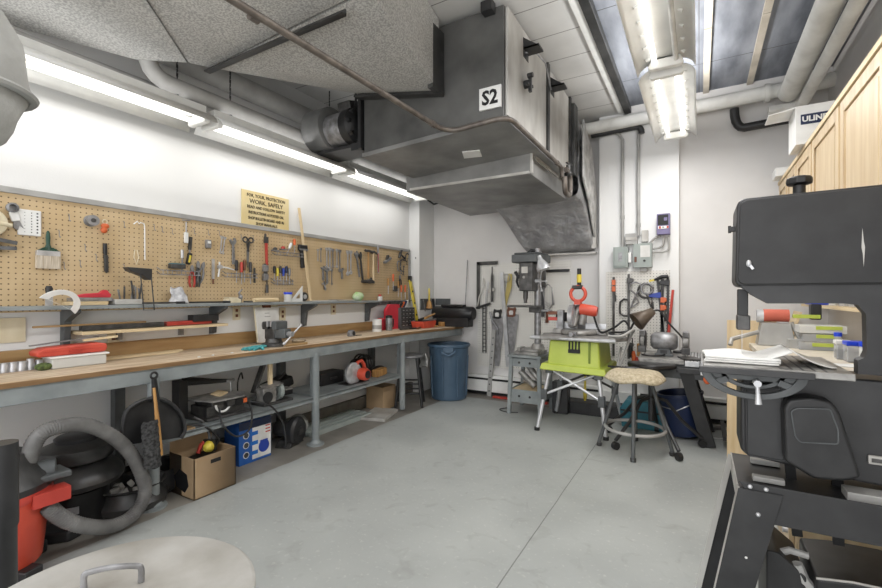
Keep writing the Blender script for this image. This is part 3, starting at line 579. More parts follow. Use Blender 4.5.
pliers(W(203,262), .17, -.25, 0, 'open grey pliers leaning right of the dark long pliers', 'steel_dull')
T = thing('chisel', 'flat steel chisel with brown tip hanging between pliers', 'chisel', W(212,259)); m = MB(); m.box(.01,.02,-.010,.010,-.16,0); m.build('blade', K['steel'], T); m = MB(); m.cyl((.015,0,-.16),(.015,0,-.20),.006); m.build('tip', K['brown'], T)
T = thing('tube_bender', 'white handled tubing bender stretched over the rack', 'tool', W(218,262)); m = MB(); m.tube([(.02,0,0),(.02,.0,-.06),(.02,-.01,-.12)], .007, 8); m.tube([(.03,.0,-.04),(.035,.06,-.045),(.035,.12,-.06)],[.007,.006,.004],8); m.build('handles', K['white'], T); m = MB(); m.cyl((.01,0,-.04),(.04,0,-.04),.016); m.build('pivot', K['steel'], T)
T = thing('stud_finder', 'small grey box shaped meter hung high on the pegboard', 'meter', W(207,240)); m = MB(); m.box(.0,.03,-.02,.02,-.065,0); m.build('case', K['steel_dull'], T, bevel=.004); m=MB(); m.box(.03,.032,-.013,.013,-.03,-.01); m.build('face', K['white'], T)
wrench(W(221,237), .12, -.1, 0, 'chrome open wrench hanging right of the small grey meter'); wrench(W(224,238), .12, -.15, 0, 'second chrome wrench overlapping its neighbour right of the grey meter')
adj_wrench(W(232,238), .22, .03, 0, 'long adjustable wrench left of the black scissors')
T = thing('scissors', 'large black handled scissors hanging blades down', 'scissors', W(247,240))
for sg in (-1,1):
    m = MB(); m.ring((.015,sg*.028,0),.022,.006,'x',18,8); m.tube([(.015,sg*.012,-.018),(.015,sg*.0,-.08),(.015,-sg*.006,-.1)],.008,8); m.build('handle', K['black_metal'], T)
    m = MB(); m.prism([(-sg*.002,-.08),(-sg*.014,-.085),(-sg*.012,-.18),(sg*.002,-.24)],'x',.01+sg*.003,.014+sg*.003); m.build('blade', K['steel_dull'], T)
for i,(u,hm,l) in enumerate(((235,'black','black handled driver in the rack under the scissors, leftmost'),(240,'red','red handled driver in the rack under the scissors'),(243,'brown','brown handled awl in the rack under the scissors'),(249,'rubber','grey handled driver in the rack right under the scissors'))):
    screwdriver(W(u,260+i%2*2), .19, 0,0,l,hm)
T = thing('file', 'dark flat file hanging tip down at the right end of the scissor rack', 'file', W(252,268)); m = MB(); m.box(.03,.036,-.009,.009,-.13,0); m.build('blade', K['steel_dark'], T)
T = thing('pipe_wrench', 'red handled pipe wrench hanging jaw up', 'wrench', W(265,236))
m = MB(); m.prism([(-.012,-.06),(.014,-.06),(.018,-.30),(.0,-.305)],'x',.008,.022); m.build('handle', K['red'], T, bevel=.003); m=MB(); m.box(.006,.026,-.02,.018,-.065,-.01); m.prism([(-.018,-.01),(.0,-.01),(.0,.015),(-.014,.02)],'x',.008,.022); m.build('jaw', K['steel_dark'], T, bevel=.002)
bar_clamp(W(263,266), .13, 0, 0, 'short grey clamp under the red pipe wrench', 'steel_dull', (-.02,-.1), j=.03)
for i,(u,v,hm,l) in enumerate(((273,248,'steel_dark','dark knob tool lying on the small upper rack'),(281,247,'red','red topped tool lying on the small upper rack'))):
    T = thing('socket_driver', l, 'tool', W(u,v)); m=MB(); m.ball((.03,0,-.01),(.018,.022,.016)); m.build('knob', K[hm], T); m=MB(); m.box(.01,.05,-.03,.03,-.03,-.02); m.build('base', K['steel_dull'], T)
screwdriver(W(293,239), .13, 0,0,'orange handled screwdriver at the right end of the upper rack','orange')
screwdriver(W(290,243), .14, -.45,0,'slanting clear handled driver on the upper rack','white')
for i,(u,hm,l) in enumerate(((273,'black','black'),(276,'yellow','yellow tipped'),(279,'rubber','dark grey'),(282,'blue','blue'),(285,'navy','navy'),(288,'steel_dull','steel'))):
    screwdriver(W(u,266+(i%2)*2), .14+.02*(i%2), 0,0,l+' handled screwdriver among the short ones in the lower small rack',hm)
# holster + long wooden yardstick
T = thing('holster', 'black leather holster hanging behind the wooden yardstick', 'holster', W(301,245)); m=MB(); m.prism([(-.05,0),(.05,0),(.055,-.05),(.03,-.07),(.025,-.22),(-.02,-.23),(-.03,-.07),(-.055,-.05)],'x',.01,.04); m.build('pouch', K['leather'], T, bevel=.008); m=MB(); m.box(.04,.044,-.055,.055,-.055,-.04); m.build('strap', K['steel_dull'], T)
T = thing('yardstick', 'long pale wooden stick leaning from the shelf against the wall', 'stick', (0,0,0)); a = onX(311,303,XL+.1); b = onX(299,208,XL+.03); T.location = a
m = MB(rel(T)); m.bar(a,b,.028,.008,up=(1,0,0)); m.build('stick', K['wood_pale_z'], T)
# wrenches in order
WL = [(317,250,.10,'steel','short chrome wrench just right of the yardstick'),(320,249,.12,'steel_dull','second wrench right of the yardstick'),(326,249,.18,'steel','third wrench, the longest next to the yardstick'),(329,249,.20,'steel','fourth wrench of the hanging row'),(332,250,.17,'steel_dull','fifth wrench, dull, in the middle of the row'),(336,250,.17,'steel','sixth wrench, bright, in the middle of the row'),(339,251,.20,'steel_dull','seventh wrench, reaching down to a cluster'),(347,252,.23,'steel','tall chrome wrench, left of the last pair'),(350,252,.22,'steel','tall chrome wrench, right of the last pair')]
for u,v,L,mt,l in WL: wrench(W(u,v), L, 0, 0, l, mt)
for u,v,L,l in ((322,266,.15,'adjustable wrench hanging low under the wrench row, left'),(326,268,.16,'adjustable wrench hanging low, beside the cluster of jaws'),(341,268,.12,'small adjustable wrench hanging low on the right')): adj_wrench(W(u,v), L, .04, 0, l)
wrench(W(331,270), .14, 0, 0, 'thin wrench hanging low beside the jaw cluster', 'steel_dull')
T = thing('gear_puller', 'dark three jawed puller hanging low on the pegboard', 'puller', W(323,285)); m = MB(); 
for k in range(3): a=k*2.1+.4; m.tube([(.02,0,0),(.02+.01*k,.03*math.cos(a),.03*math.sin(a)),(.03,.045*math.cos(a+.3),.045*math.sin(a+.3)-.01)],.008,6)
m.build('jaws', K['steel_dull'], T); m = MB(); m.cyl((.02,0,.04),(.02,0,-.05),.008); m.build('screw', K['steel_dark'], T)
adj_wrench(W(355,251), .30, .22, 0, 'big dark adjustable wrench slanting down to the right', 'steel_dull'); adj_wrench(W(359,252), .32, .16, 0, 'second big adjustable wrench beside the slanting one', 'steel_dark')
T = thing('bench_plane', 'dark hand plane hanging below the big adjustable wrenches', 'plane', W(366,281)); m=MB(); m.prism([(-.09,-.02),(.09,-.03),(.09,-.0),(.04,.02),(-.03,.01),(-.09,.01)],'x',.0,.06); m.build('body', K['steel_dark'], T, bevel=.005); m=MB(); m.tube([(.03,.05,.0),(.03,.06,.04)],[.02,.012],8); m.build('knob', K['black'], T)
hammer(W(367,251), .32, 0, 0, 'wooden handled hammer, left of the hammer pair'); hammer(W(372,252), .34, 0, 0, 'hammer with pale handle, right of the hammer pair', 'wood_pale_z')
T = thing('long_level', 'narrow red and steel folding rule hanging beside the hammers', 'rule', W(377,245), tilt=.02); m=MB(); m.box(.01,.02,-.012,.012,-.34,0); m.build('body', K['steel'], T); m=MB(); m.box(.02,.022,-.012,.002,-.33,-.1); m.build('stripe', K['red'], T)
T = thing('block_plane', 'small grey block plane hanging beside the rule', 'plane', W(386,260), rot=(.5,0,0)); m=MB(); m.box(0,.04,-.07,.07,-.02,.01); m.build('sole', K['steel_dull'], T, bevel=.004); m=MB(); m.prism([(-.02,.01),(.03,.01),(.05,.045),(.03,.05)],'x',.005,.035); m.build('blade', K['steel_dark'], T)
hammer(W(399,254), .12, 1.1, 0, 'short dark mallet lying sideways at the top right','black_metal')
c_clamp(W(397,262), .07, .2, 0, 'grey c shaped clamp in the right tool cluster','steel_dull'); c_clamp(W(401,260), .085, -.1, 0, 'dark c shaped clamp in the right tool cluster')
c_clamp(W(406,254), .06, -.3, 0, 'small dark clamp at the end rail of the pegboard'); pliers(W(399,275), .14, .1,0,'dark pliers under the clamps at the right','black')
for i,(u,v,hm,l) in enumerate(((392,274,'orange','orange handled chisel hanging in the right cluster'),(400,285,'orange','orange handled screwdriver, left of the low orange pair'),(404,285,'orange','orange handled screwdriver, right of the low orange pair'),(397,281,'handle_wood','wooden handled file in the right cluster'),(387,278,'handle_wood','wooden handled brush left of the low orange pair'))):
    screwdriver(W(u,v), .2, 0,0,l,hm)
T = thing('try_square', 'dark square shaped tool hanging under the orange chisel', 'square', W(394,286)); m=MB(); m.box(.01,.03,-.04,.04,-.07,0); m.build('body', K['steel_dark'], T, bevel=.008)
adj_wrench(onX(416,256,-3.29), .26, .0, 0, 'lone grey adjustable wrench hanging on the corner column')
T = thing('spirit_level', 'yellow spirit level leaning against the pegboard end', 'level', (0,0,0)); a = onX(418,321,-3.2); a.z = BT; b = onX(410,280,XL+.06); T.location = a
m = MB(rel(T)); m.bar(a,b,.05,.02,up=(1,0,0)); L_=m.build('beam', K['yellow'], T, bevel=.003)
m = MB(rel(T))
for t in (.25,.5,.75): c=a.lerp(b,t); m.cyl(c+Vector((.004,0,0)),c+Vector((.014,0,0)),.014,n=12)
m.build('vials', K['inkblack'], L_) 
T = thing('scrub_brush', 'dark brush hanging over the top of the yellow level', 'brush', W(408,276)); m=MB(); m.box(.01,.05,-.02,.02,-.08,0); m.build('bristle_block', K['black'], T, bevel=.005)
# ---------------------------------------------------------------- sign, outlets, board
p = onX(241,190,XL); T = thing('safety_sign', 'cream hand-lettered safety sign on the wall above the pegboard', 'sign', (XL+.002,2.64,2.05))
m = MB(); m.box(0,.012,-.25,.25,-.158,.158); m.build('board', K['signboard'], T, bevel=.002)
lines = [('FOR, YOUR, PROTECTION',.040,.118),('WORK, SAFELY',.052,.068),('READ AND FOLLOW SAFETY',.036,.018),('INSTRUCTIONS AS POSTED ON.',.036,-.030),('SHOP BULLETIN BOARD AND IN',.036,-.078),('SHOP MANUALS',.036,-.122)]
for t,s_,z in lines: text_mesh(t, s_, 'lettering', K['ink'], T, (.0135,0,z), (PI/2,0,PI/2), sx={.052:1.0}.get(s_,.86) if len(t)<24 else .72, bold=.0003)
for u0,v0,l in ((236,313,'beige double outlet on the wall below the shelf, left of the clipboard'),(282,314,'beige outlet plate on the wall right of the clipboard'),(333,309,'beige outlet plate on the wall between the two right shelf brackets'),(113,335,'small dark wall plate below the wooden low shelf')):
    T = thing('outlet', l, 'outlet', onX(u0,v0,XL+.001)); m=MB(); m.box(0,.01,-.035,.035,-.06,.06); pl=m.build('plate', K['cream'], T, bevel=.003)
    for z in (-.022,.022):
        m=MB(); m.box(.01,.0115,-.012,.012,z-.012,z+.012); m.build('socket', K['brown'], pl)
m = MB(); m.box(XL+.001,XL+.012,.2,.99,1.03,1.17); solo(m,'white_board',K['cream'],'cream board fixed to the wall at the far left under the shelf','board')
# ---------------------------------------------------------------- things on the wall shelf
SZ = 1.238
T = thing('plastic_protractor', 'white half round protractor leaning over the shelf edge', 'protractor', (XL+.2,onX(55,300,XL+.2).y,SZ))
m = MB(); pts=[(.105*math.cos(t),.105*math.sin(t)) for t in [PI*k/14 for k in range(15)]]; inn=[(.065*math.cos(t),.012+.065*math.sin(t)) for t in [PI*k/14 for k in range(15)]]
n=15; m.add([(0,p[0],p[1]) for p in pts]+[(0,p[0],p[1]) for p in inn]+[(.004,p[0],p[1]) for p in pts]+[(.004,p[0],p[1]) for p in inn],
 [(i,i+1,n+i+1,n+i) for i in range(n-1)]+[(2*n+i,3*n+i,3*n+i+1,2*n+i+1) for i in range(n-1)]+[(i,2*n+i,2*n+i+1,i+1) for i in range(n-1)]+[(n+i,n+i+1,3*n+i+1,3*n+i) for i in range(n-1)]+[(0,n,3*n,2*n),(n-1,3*n-1,4*n-1,2*n+n-1),(n,2*n-1,4*n-1,3*n)])
m.build('scale', K['white'], T, rot=(-.55,.5,0), loc=(.035,0,.0))
T = thing('putty_knife', 'black handled putty knife standing in the protractor', 'knife', (XL+.12,onX(49,302,XL+.12).y,SZ)); m=MB(); m.box(-.002,.002,-.018,.018,0,.05); m.build('blade', K['steel'], T); m=MB(); m.tube([(0,0,.045),(0,0,.07),(0,0,.10),(0,0,.115)],[.012,.015,.019,.012],10); m.build('handle', K['black'], T)
y0=onX(81,302,XL+.1).y
m=MB(); m.box(XL+.06,XL+.19,onX(68,302,XL+.15).y,onX(90,302,XL+.15).y+.08,SZ,SZ+.022); solo(m,'wood_block',K['wood_pale'],'pale wooden block lying on the shelf under the red stapler','block',bevel=.003)
m=MB(); m.box(XL+.05,XL+.15,onX(70,300,XL+.1).y,onX(109,300,XL+.1).y,SZ+.023,SZ+.045); solo(m,'flat_case',K['steel_dull'],'flat grey metal case on the shelf between block and stapler','case',bevel=.003)
T = thing('stapler', 'red hand stapler lying on the grey case', 'stapler', (XL+.1,onX(93,300,XL+.1).y,SZ+.046)); m=MB(); m.prism([(-.09,0),(.09,0),(.095,.02),(.06,.05),(.03,.03),(-.05,.024),(-.09,.012)],'x',-.016,.016); m.build('body', K['redbright'], T, bevel=.004); m=MB(); m.cyl((-.018,.06,.028),(.018,.06,.028),.02); m.build('head', K['redbright'], T)
m=MB(); m.box(XL+.08,XL+.17,onX(110,300,XL+.1).y,onX(137,300,XL+.1).y,SZ,SZ+.035); solo(m,'steel_tray',K['galv_light'],'shallow steel tray on the shelf left of the wire stand','tray',bevel=.004)
T = thing('parts_bag', 'crumpled clear bag of parts standing on the shelf', 'bag', (XL+.09,onX(179,303,XL+.1).y,SZ)); m=MB()
def bagf(a,b):
    t=2*PI*a; s_=(1-.35*b)*(1+.08*math.sin(7*t+b*9)+.05*math.sin(13*t-b*5)); return (.04*s_*math.cos(t)*(1-b*.6),.065*s_*math.sin(t)+.01*math.sin(b*5),.115*b+.008*math.sin(t*3))
m.grid(bagf,28,8); m.add([bagf(i/28,1) for i in range(28)],[tuple(range(28))]); m.build('bag', K['plastic_bag'], T)
for u,l,L,mt in ((160,'black file lying along the shelf left of the parts bag',.22,'steel_dark'),(207,'black long file lying along the shelf right of the parts bag',.26,'black_metal'),(255,'dark flat bar lying on the shelf above the clipboard',.2,'steel_dark')):
    p=(XL+.17,onX(u,302,XL+.17).y,SZ+.008); T=thing('file',l,'file',p); m=MB(); m.bar((0,-L/2,0),(0,L/2,0),.02,.012); m.build('blade',K[mt],T); m=MB(); m.cyl((0,L/2,0),(0,L/2+.06,0),.009); m.build('tang',K['black'],T)
m=MB(); m.cyl((0,-.12,0),(0,.12,0),.018,n=14); solo(m,'wood_dowel',K['wood_pale'],'pale wooden rolling dowel lying on the shelf above the clipboard','dowel',(XL+.19,onX(266,300,XL+.19).y,SZ+.02))
T=thing('card_box','small torn cream carton on the shelf left of the dowel','carton',(XL+.14,onX(232,300,XL+.14).y,SZ)); m=MB(); m.box(-.04,.03,-.05,.06,0,.03); m.prism([(-.04,.03),(.05,.03),(.03,.042),(-.05,.045)],'x',-.04,.03); m.build('carton',K['cream'],T)
T=thing('gear_part','dark metal linkage part standing on the shelf','part',(XL+.13,onX(240,300,XL+.13).y,SZ)); m=MB(); m.tube([(0,0,0),(.0,.01,.04),(0,-.01,.08),(0,.02,.11)],[.01,.012,.008,.005],8); m.ball((0,.005,.045),.018); m.build('link',K['steel_dull'],T)
T=thing('glue_jar','white jar with blue lid on the shelf left of the set square','jar',(XL+.13,onX(288,300,XL+.13).y,SZ)); m=MB(); m.lathe([(.034,0),(.036,.01),(.036,.065),(.03,.07)],18); m.build('body',K['cloudy'],T); m=MB(); m.lathe([(.039,.068),(.039,.085),(.036,.088)],18); m.build('lid',K['blue_bright'],T)
T=thing('set_square','white triangular set square standing on the shelf','square',(XL+.13,onX(296,300,XL+.13).y,SZ))
m=MB(); A=[(-.075,0),(.075,0),(.075,.15)]; B=[(-.01,.03),(.045,.03),(.045,.085)]; V=[(0,p[0],p[1]) for p in A+B]+[(.006,p[0],p[1]) for p in A+B]
m.add(V,[(0,1,4,3),(1,2,5,4),(2,0,3,5),(6,9,10,7),(7,10,11,8),(8,11,9,6),(0,6,7,1),(1,7,8,2),(2,8,6,0),(3,4,10,9),(4,5,11,10),(5,3,9,11)]); m.build('triangle',K['white'],T)
T=thing('caster_wheel','grey rubber caster wheel on the shelf beside the set square','wheel',(XL+.1,onX(304,300,XL+.1).y,SZ)); m=MB(); m.lathe([(.02,-.012),(.042,-.012),(.045,0),(.042,.012),(.02,.012)],20,(0,0,.046),'x'); m.build('tyre',K['rubber'],T); m=MB(); m.cyl((-.014,0,.046),(.016,0,.046),.022); m.build('hub',K['alu'],T)
for i,(u,w_,l) in enumerate(((322,.16,'white paper strips lying on the right half of the shelf'),(343,.14,'long white papers lying in the middle of the right shelf'),(336,.05,'small steel scraps on the right shelf'))):
    y=onX(u,302,XL+.12).y; m=MB(); m.box(XL+.06,XL+.17,y-w_,y+w_,SZ+.001+.004*i,SZ+.006+.004*i,rot=(0,0,.1*i)); solo(m,'paper_strip',K['paper' if i<2 else 'steel_dull'],l,'paper')
m=MB(); m.ball((0,0,.045),(.05,.075,.05),14,8); o=solo(m,'rag_ball',mat('rag',(214,222,204),.9,c2=(160,196,120),scale=14,bump=.5),'crumpled pale green and white rag on the shelf','rag',(XL+.11,onX(358,300,XL+.11).y,SZ-.002))
for v_ in o.data.vertices: v_.co *= 1+.12*math.sin(v_.co.y*130)*math.cos(v_.co.z*110)
T=thing('spray_jar','small white jar with red cap on the narrow ledge','jar',(XL+.06,onX(380,300,XL+.06).y,1.233)); m=MB(); m.cyl((0,0,0),(0,0,.05),.03); m.build('body',K['white'],T); m=MB(); m.cyl((0,0,.05),(0,0,.075),.018); m.build('cap',K['red'],T)
# items on the low shelf
for i,(x,y0,y1,z,mt,l) in enumerate(((.08,1.0,1.6,1.115,'wood_brown','long brown dowel lying on the low shelf sticking out to the left'),(.10,1.22,1.7,1.095,'steel_dark','long dark tapered file on the low shelf'),(.10,1.72,2.05,1.095,'red','flat dark red bar on the low shelf'))):
    m=MB(); m.bar((XL+x,y0,z),(XL+x,y1,z),.02 if i==0 else .05,.012 if i==0 else .03); solo(m,'long_bar',K[mt],l,'bar',bevel=.003)
m=MB(); m.box(XL+.06,XL+.14,1.9,2.1,1.10,1.15); solo(m,'dark_box',K['black'],'dark block at the right end of the low shelf','box',bevel=.004)
# ================================================================ on the bench
def onB(u, v): return onZ(u, v, BT)
def X(T): return rel(T)
# sockets
for i,(u,r_) in enumerate(((-6,.022),(4,.021),(13,.021),(22,.024),(30.5,.019),(39,.019))):
    p = onX(u, 366, -3.2); p.z = BT; T = thing('socket', 'chrome socket standing in the row at the far left end of the bench', 'socket', p, group='chrome sockets in a row on the bench'); h=.052 if i!=4 else .062
    m = MB(); m.lathe([(r_,0),(r_,h*.45),(r_*.9,h*.55),(r_*.9,h),(r_*.62,h),(r_*.6,h*.6)], 16); m.build('barrel', K['steel'], T)
T = thing('hardware_case', 'clear white plastic case holding odds and ends on the bench', 'case', (-3.14, 1.33, BT), rz=0)
a = onX(52,365,-3.10); b = onX(107,361,-3.10); L=b.y-a.y; T.location=(-3.17,(a.y+b.y)/2,BT)
m = MB(); m.box(-.07,.07,-L/2,L/2,0,.058); m.build('tray', K['cloudy'], T, bevel=.008)
m = MB(); m.box(-.078,.078,-L/2-.01,L/2+.012,.058,.07); m.build('lid', K['white'], T, bevel=.004)
m = MB(); m.ball((.05,-L/2-.02,.02),(.03,.04,.022)); solo(m,'green_rag',mat('green_rag',(112,130,72),.9,c2=(60,70,40),scale=60,bump=.5),'small olive green scrap at the left end of the clear case','rag',T.location+Vector((.0,-.01,0)))
T2 = thing('red_case', 'faded red plastic drill case lying on the clear case', 'case', T.location+Vector((0,-.02,.071)), rz=.03)
m = MB(); m.prism([(-.17,.0),(.15,.0),(.165,.02),(.16,.05),(.12,.058),(-.14,.05),(-.18,.03)],'x',-.055,.055); m.build('shell', mat('faded_red',(206,84,66),.45,c2=(186,66,52)), T2, bevel=.012, seg=3)
m = MB(); m.box(.055,.062,-.03,.03,.015,.03); m.build('latch', K['red'], T2); m = MB(); m.box(-.04,.056,-.15,.13,.024,.028); m.build('seam', K['red'], T2)
m=MB(); m.bar((0,-.2,0),(0,.12,.028),.028,.006); solo(m,'feeler_rule',K['steel_dull'],'thin steel rule lying on the red case','rule',T2.location+Vector((-.02,.02,.062))); 
m=MB(); m.bar((-.02,0,0),(-.0,.17,.012),.02,.012); solo(m,'wood_strip',K['wood_pale'],'short pale wood strip lying on the red case','strip',T2.location+Vector((.04,.05,.075)))
for i,(a,b,w,l) in enumerate((((-30,372),(182,350),.03,'long pale wood strip lying at the back of the bench'),((95,358),(178,350),.025,'shorter pale strip lying in front of the long one'))):
    pa,pb=onX(a[0],a[1],XL+.08+.05*i),onX(b[0],b[1],XL+.08+.05*i); pa.z=pb.z=BT+.008; T=None; m=MB(Matrix.Translation(-pa)); m.bar(pa,pb,w,.014); solo(m,'wood_strip',K['wood_pale'],l,'strip',pa)
# clipboard
p = onX(267,342,XL+.12); T = thing('clipboard', 'clipboard with printed white sheets propped against the wall', 'clipboard', (XL+.15,p.y,BT+.005), rot=(0,-.16,0))
m = MB(); m.box(0,.006,-.125,.125,0,.325); m.build('board', K['cream'], T, bevel=.002)
m = MB(); m.box(.006,.012,-.115,.118,.004,.305); pp=m.build('sheets', K['paper'], T)
for z,w in ((.25,.05),(.22,.06),(.17,.07),(.13,.09),(.09,.08)):
    m=MB(); m.box(.0122,.0128,-w/2,w/2,z,z+.006); m.build('printed_line', K['pipe_grey'], pp)
m = MB(); m.box(.006,.022,-.04,.04,.30,.33); m.cyl((.012,0,.325),(.012,0,.345),.018,n=10); m.build('clip', K['brown'], T)
# glove
T = thing('work_glove', 'teal cloth work glove lying flat near the vise', 'glove', onB(256,349), rz=-1.2)
m = MB(); m.ball((0,0,.014),(.05,.045,.014),14,8); 
for k in range(4): m.tube([(.03,-.033+.022*k,.012),(.09,-.045+.03*k,.010),(.12-.01*abs(k-1.5),-.05+.033*k,.008)],[.012,.012,.008],8)
m.tube([(-.01,.03,.012),(.03,.075,.01),(.05,.09,.008)],[.013,.012,.008],8); m.tube([(-.03,0,.012),(-.09,0,.012)],[.038,.04],12,flat=.3); m.build('cloth', K['teal_cloth'], T)
# vise
p = onB(284,347); T = thing('bench_vise', 'heavy grey bench vise bolted to the bench edge', 'vise', (-2.98,p.y+.0,BT), rz=.15); T.scale=(1.12,1.12,1.15)
m = MB(); m.lathe([(.085,0),(.085,.02),(.06,.03),(.055,.055)], 20); m.build('swivel_base', K['steel_dark'], T)
m = MB(); m.box(-.05,.04,-.04,.04,.05,.13); m.box(-.06,-.01,-.055,.055,.12,.175); m.build('fixed_jaw', K['steel_dark'], T, bevel=.008)
m = MB(); m.box(.035,.13,-.035,.035,.06,.125); m.box(.03,.075,-.06,.06,.12,.178); m.build('sliding_jaw', K['grey_dark'], T, bevel=.008)
m = MB(); m.box(-.012,.0,-.06,.06,.14,.18); m.box(.02,.03,-.06,.06,.14,.18); m.build('jaw_plate', K['steel'], T)
m = MB(); m.cyl((.13,0,.09),(.17,0,.09),.018); m.cyl((.16,-.075,.03),(.16,.10,.145),.006,n=8); m.ball((.16,-.075,.03),.011); m.ball((.16,.10,.145),.011); m.build('handle', K['steel'], T)
m = MB(); m.box(-.09,-.05,-.03,.03,.135,.165); m.build('anvil', K['steel'], T, bevel=.006)
m = MB(); m.box(-.1,.1,-.1,.12,0,.018); o=solo(m,'vise_plate',K['wood_brown'],'brown wood plate with rags under the front of the vise','plate',(-2.95,p.y+.12,BT),bevel=.003)
m = MB(); m.ball((0,0,.012),(.045,.07,.018)); solo(m,'rag',mat('beige_rag',(176,160,136),.9,c2=(130,116,96),scale=30,bump=.5),'small beige rag lying right of the vise','rag',(-2.92,p.y+.21,BT+.018))
for i,(u,v) in enumerate(((232,357),(213,364),(199,366))):
    p=onX(u,v,-2.875); p.z=BT; m=MB(); m.ball((0,0,.003),(.008,.012,.005),8,5); solo(m,'wood_chip',K['paper'],'small white scrap on the bench edge left of the glove','scrap',p,group='white scraps on the bench edge')
# tape measure / small radio thing
p=onB(332,335); T=thing('tape_measure','small grey tape measure sitting alone on the bench','tape measure',(-3.02,p.y,BT),rz=.2)
m=MB(); m.prism([(-.045,0),(.045,0),(.045,.03),(.02,.06),(-.02,.065),(-.045,.045)],'x',-.025,.025); m.build('case',K['steel_dull'],T,bevel=.006); m=MB(); m.cyl((.025,0,.03),(.029,0,.03),.022); m.build('badge',K['black'],T); m=MB(); m.tube([(.0,.04,.005),(.02,.10,.004),(.05,.12,.004)],.004,6); m.build('strap',K['black'],T)
# paint can etc
def onBX(u,x): p=onX(u,325,x); p.z=BT; return p
T=thing('paint_can','white round can with printed band on the bench left of the thermos','can',onBX(377,-3.16)); m=MB(); m.lathe([(.052,0),(.053,.003),(.053,.135),(.050,.138),(.046,.134)],22); m.build('body',K['white'],T); m=MB(); m.lathe([(.0537,.03),(.0537,.075)],22); m.build('label_band',K['pipe_grey'],T)
T=thing('red_can','dark red topped can behind the white can','can',onBX(381,-3.26)); m=MB(); m.lathe([(.045,0),(.045,.13),(.03,.14)],18); m.build('body',K['redbright'],T)
T=thing('thermos','grey steel flask standing in front of the pink binder','flask',onBX(389,-3.13)); m=MB(); m.lathe([(.036,0),(.04,.01),(.04,.15),(.036,.16)],20); m.build('body',K['steel_dull'],T); m=MB(); m.lathe([(.04,.145),(.04,.172),(.03,.178)],20); m.build('lid',K['black'],T); m=MB(); m.tube([(.0,.036,.13),(.0,.085,.13),(.0,.085,.10),(.0,.08,.04),(.0,.036,.04)],.008,8); m.build('handle',K['black_metal'],T)
p=onBX(385,-3.22); T=thing('binder','bright pinkish red binder standing upright on the bench','binder',p); m=MB(); m.prism([(0,0),(.27,0),(.27,.30),(.07,.305),(0,.24)],'x',-.02,.02); m.build('cover',K['redbright'],T,bevel=.004)
# drawer organiser
p=onBX(409,-3.2); T=thing('drawer_organizer','small grey cabinet of tiny parts drawers','organizer',(-3.22,4.62,BT)); y0=onBX(399.5,-3.18).y; y1=onBX(413.5,-3.18).y; T.location=(-3.22,(y0+y1)/2,BT); hw=(y1-y0)/2; T.scale=(1,1,1.22)
m=MB(); m.box(-.08,.06,-hw,hw,0,.21); m.build('cabinet',K['grey_dark'],T,bevel=.003)
for r_ in range(5):
    for c in range(4):
        m=MB(); y=-hw+.01+(2*hw-.02)*(c+.5)/4; z=.02+.038*r_; m.box(.06,.066,y-hw/4.6,y+hw/4.6,z,z+.032); d=m.build('drawer',K['steel_dark'],T,bevel=.001); m=MB(); m.box(.066,.075,y-.012,y+.012,z+.010,z+.016); m.build('knob',K['pipe_grey'],d)
for i,(dy,hm) in enumerate(((-.06,'black'),(-.02,'orange'),(.03,'navy'),(.06,'white'))):
    m=MB(); m.bar((-.03,dy,.0),(-.02,dy+.05,.06+.01*i),.025,.02); solo(m,'small_tool',K[hm],('black','orange','navy','white')[i]+' small tool leaning on top of the drawer cabinet','tool',T.location+Vector((0,0,.257)),bevel=.003)
# red toolbox & clutter at the end
p=onBX(427,-3.02); T=thing('red_tray','orange red plastic tool tray piled with tools at the end of the bench','tray',(-3.03,p.y-.06,BT)); 
m=MB(); m.prism([(-.13,0),(.13,0),(.16,.07),(.16,.085),(-.16,.085),(-.16,.07)],'x',-.09,.09); m.build('tray',K['orange_red'],T,bevel=.006); m=MB(); m.box(-.08,.08,-.14,.14,.0855,.088); m.build('inside',K['inkblack'],T)
for i,(y0,z0,y1,z1,hm,l) in enumerate(((-.12,.10,.16,.14,'black','black tool lying across the red tray'),(-.02,.12,.22,.17,'handle_wood','wooden handled tool lying across the red tray'),(.05,.09,.2,.1,'steel_dull','steel tool lying across the red tray'))):
    m=MB(); m.tube([(.0+.03*i,y0,z0),(.03*i,y1,z1)],[.016,.010],10); solo(m,'hand_tool',K[hm],l,'tool',T.location)
T=thing('red_clamp_ring','red coiled hose and clamp lying beside the red tray','clamp',(-2.96,onBX(449,-2.98).y-.03,BT)); m=MB(); m.ring((0,0,.05),.06,.022,'x',20,8); m.ring((.03,.02,.035),.055,.018,'z',20,8); m.build('loop',K['red'],T); 
m=MB(); m.box(-.05,.0,-.07,.09,.07,.1,rot=(.2,0,0)); solo(m,'tool_case',K['black'],'dark tool lying over the red loops','tool',T.location+Vector((-.03,0,.03)),bevel=.004)
m=MB(); m.box(-.04,.04,-.05,.05,0,.06); solo(m,'wood_block',K['handle_wood'],'small wooden block at the very end of the bench','block',(-2.93,5.06,BT),bevel=.003)
m=MB(); m.box(-.03,.03,-.03,.03,0,.11); solo(m,'dark_block',K['brown'],'dark brown block on the back corner of the bench end','block',(-2.91,5.18,BT),bevel=.003)
for i in range(7):
    random.seed(40+i); m=MB(); a=random.uniform(0,3); L=.07; z=.012; m.bar((-L*math.cos(a),-L*math.sin(a),z),(L*math.cos(a),L*math.sin(a),z),.025,.02); solo(m,'bench_clutter',K[['steel_dark','black','brown','steel_dull','orange','handle_wood','steel_dark'][i]],'small loose tool lying among the clutter at the bench end','tool',(-3.02+.03*(i%3),4.30+.11*i,BT),group='loose tools at the bench end',bevel=.004)
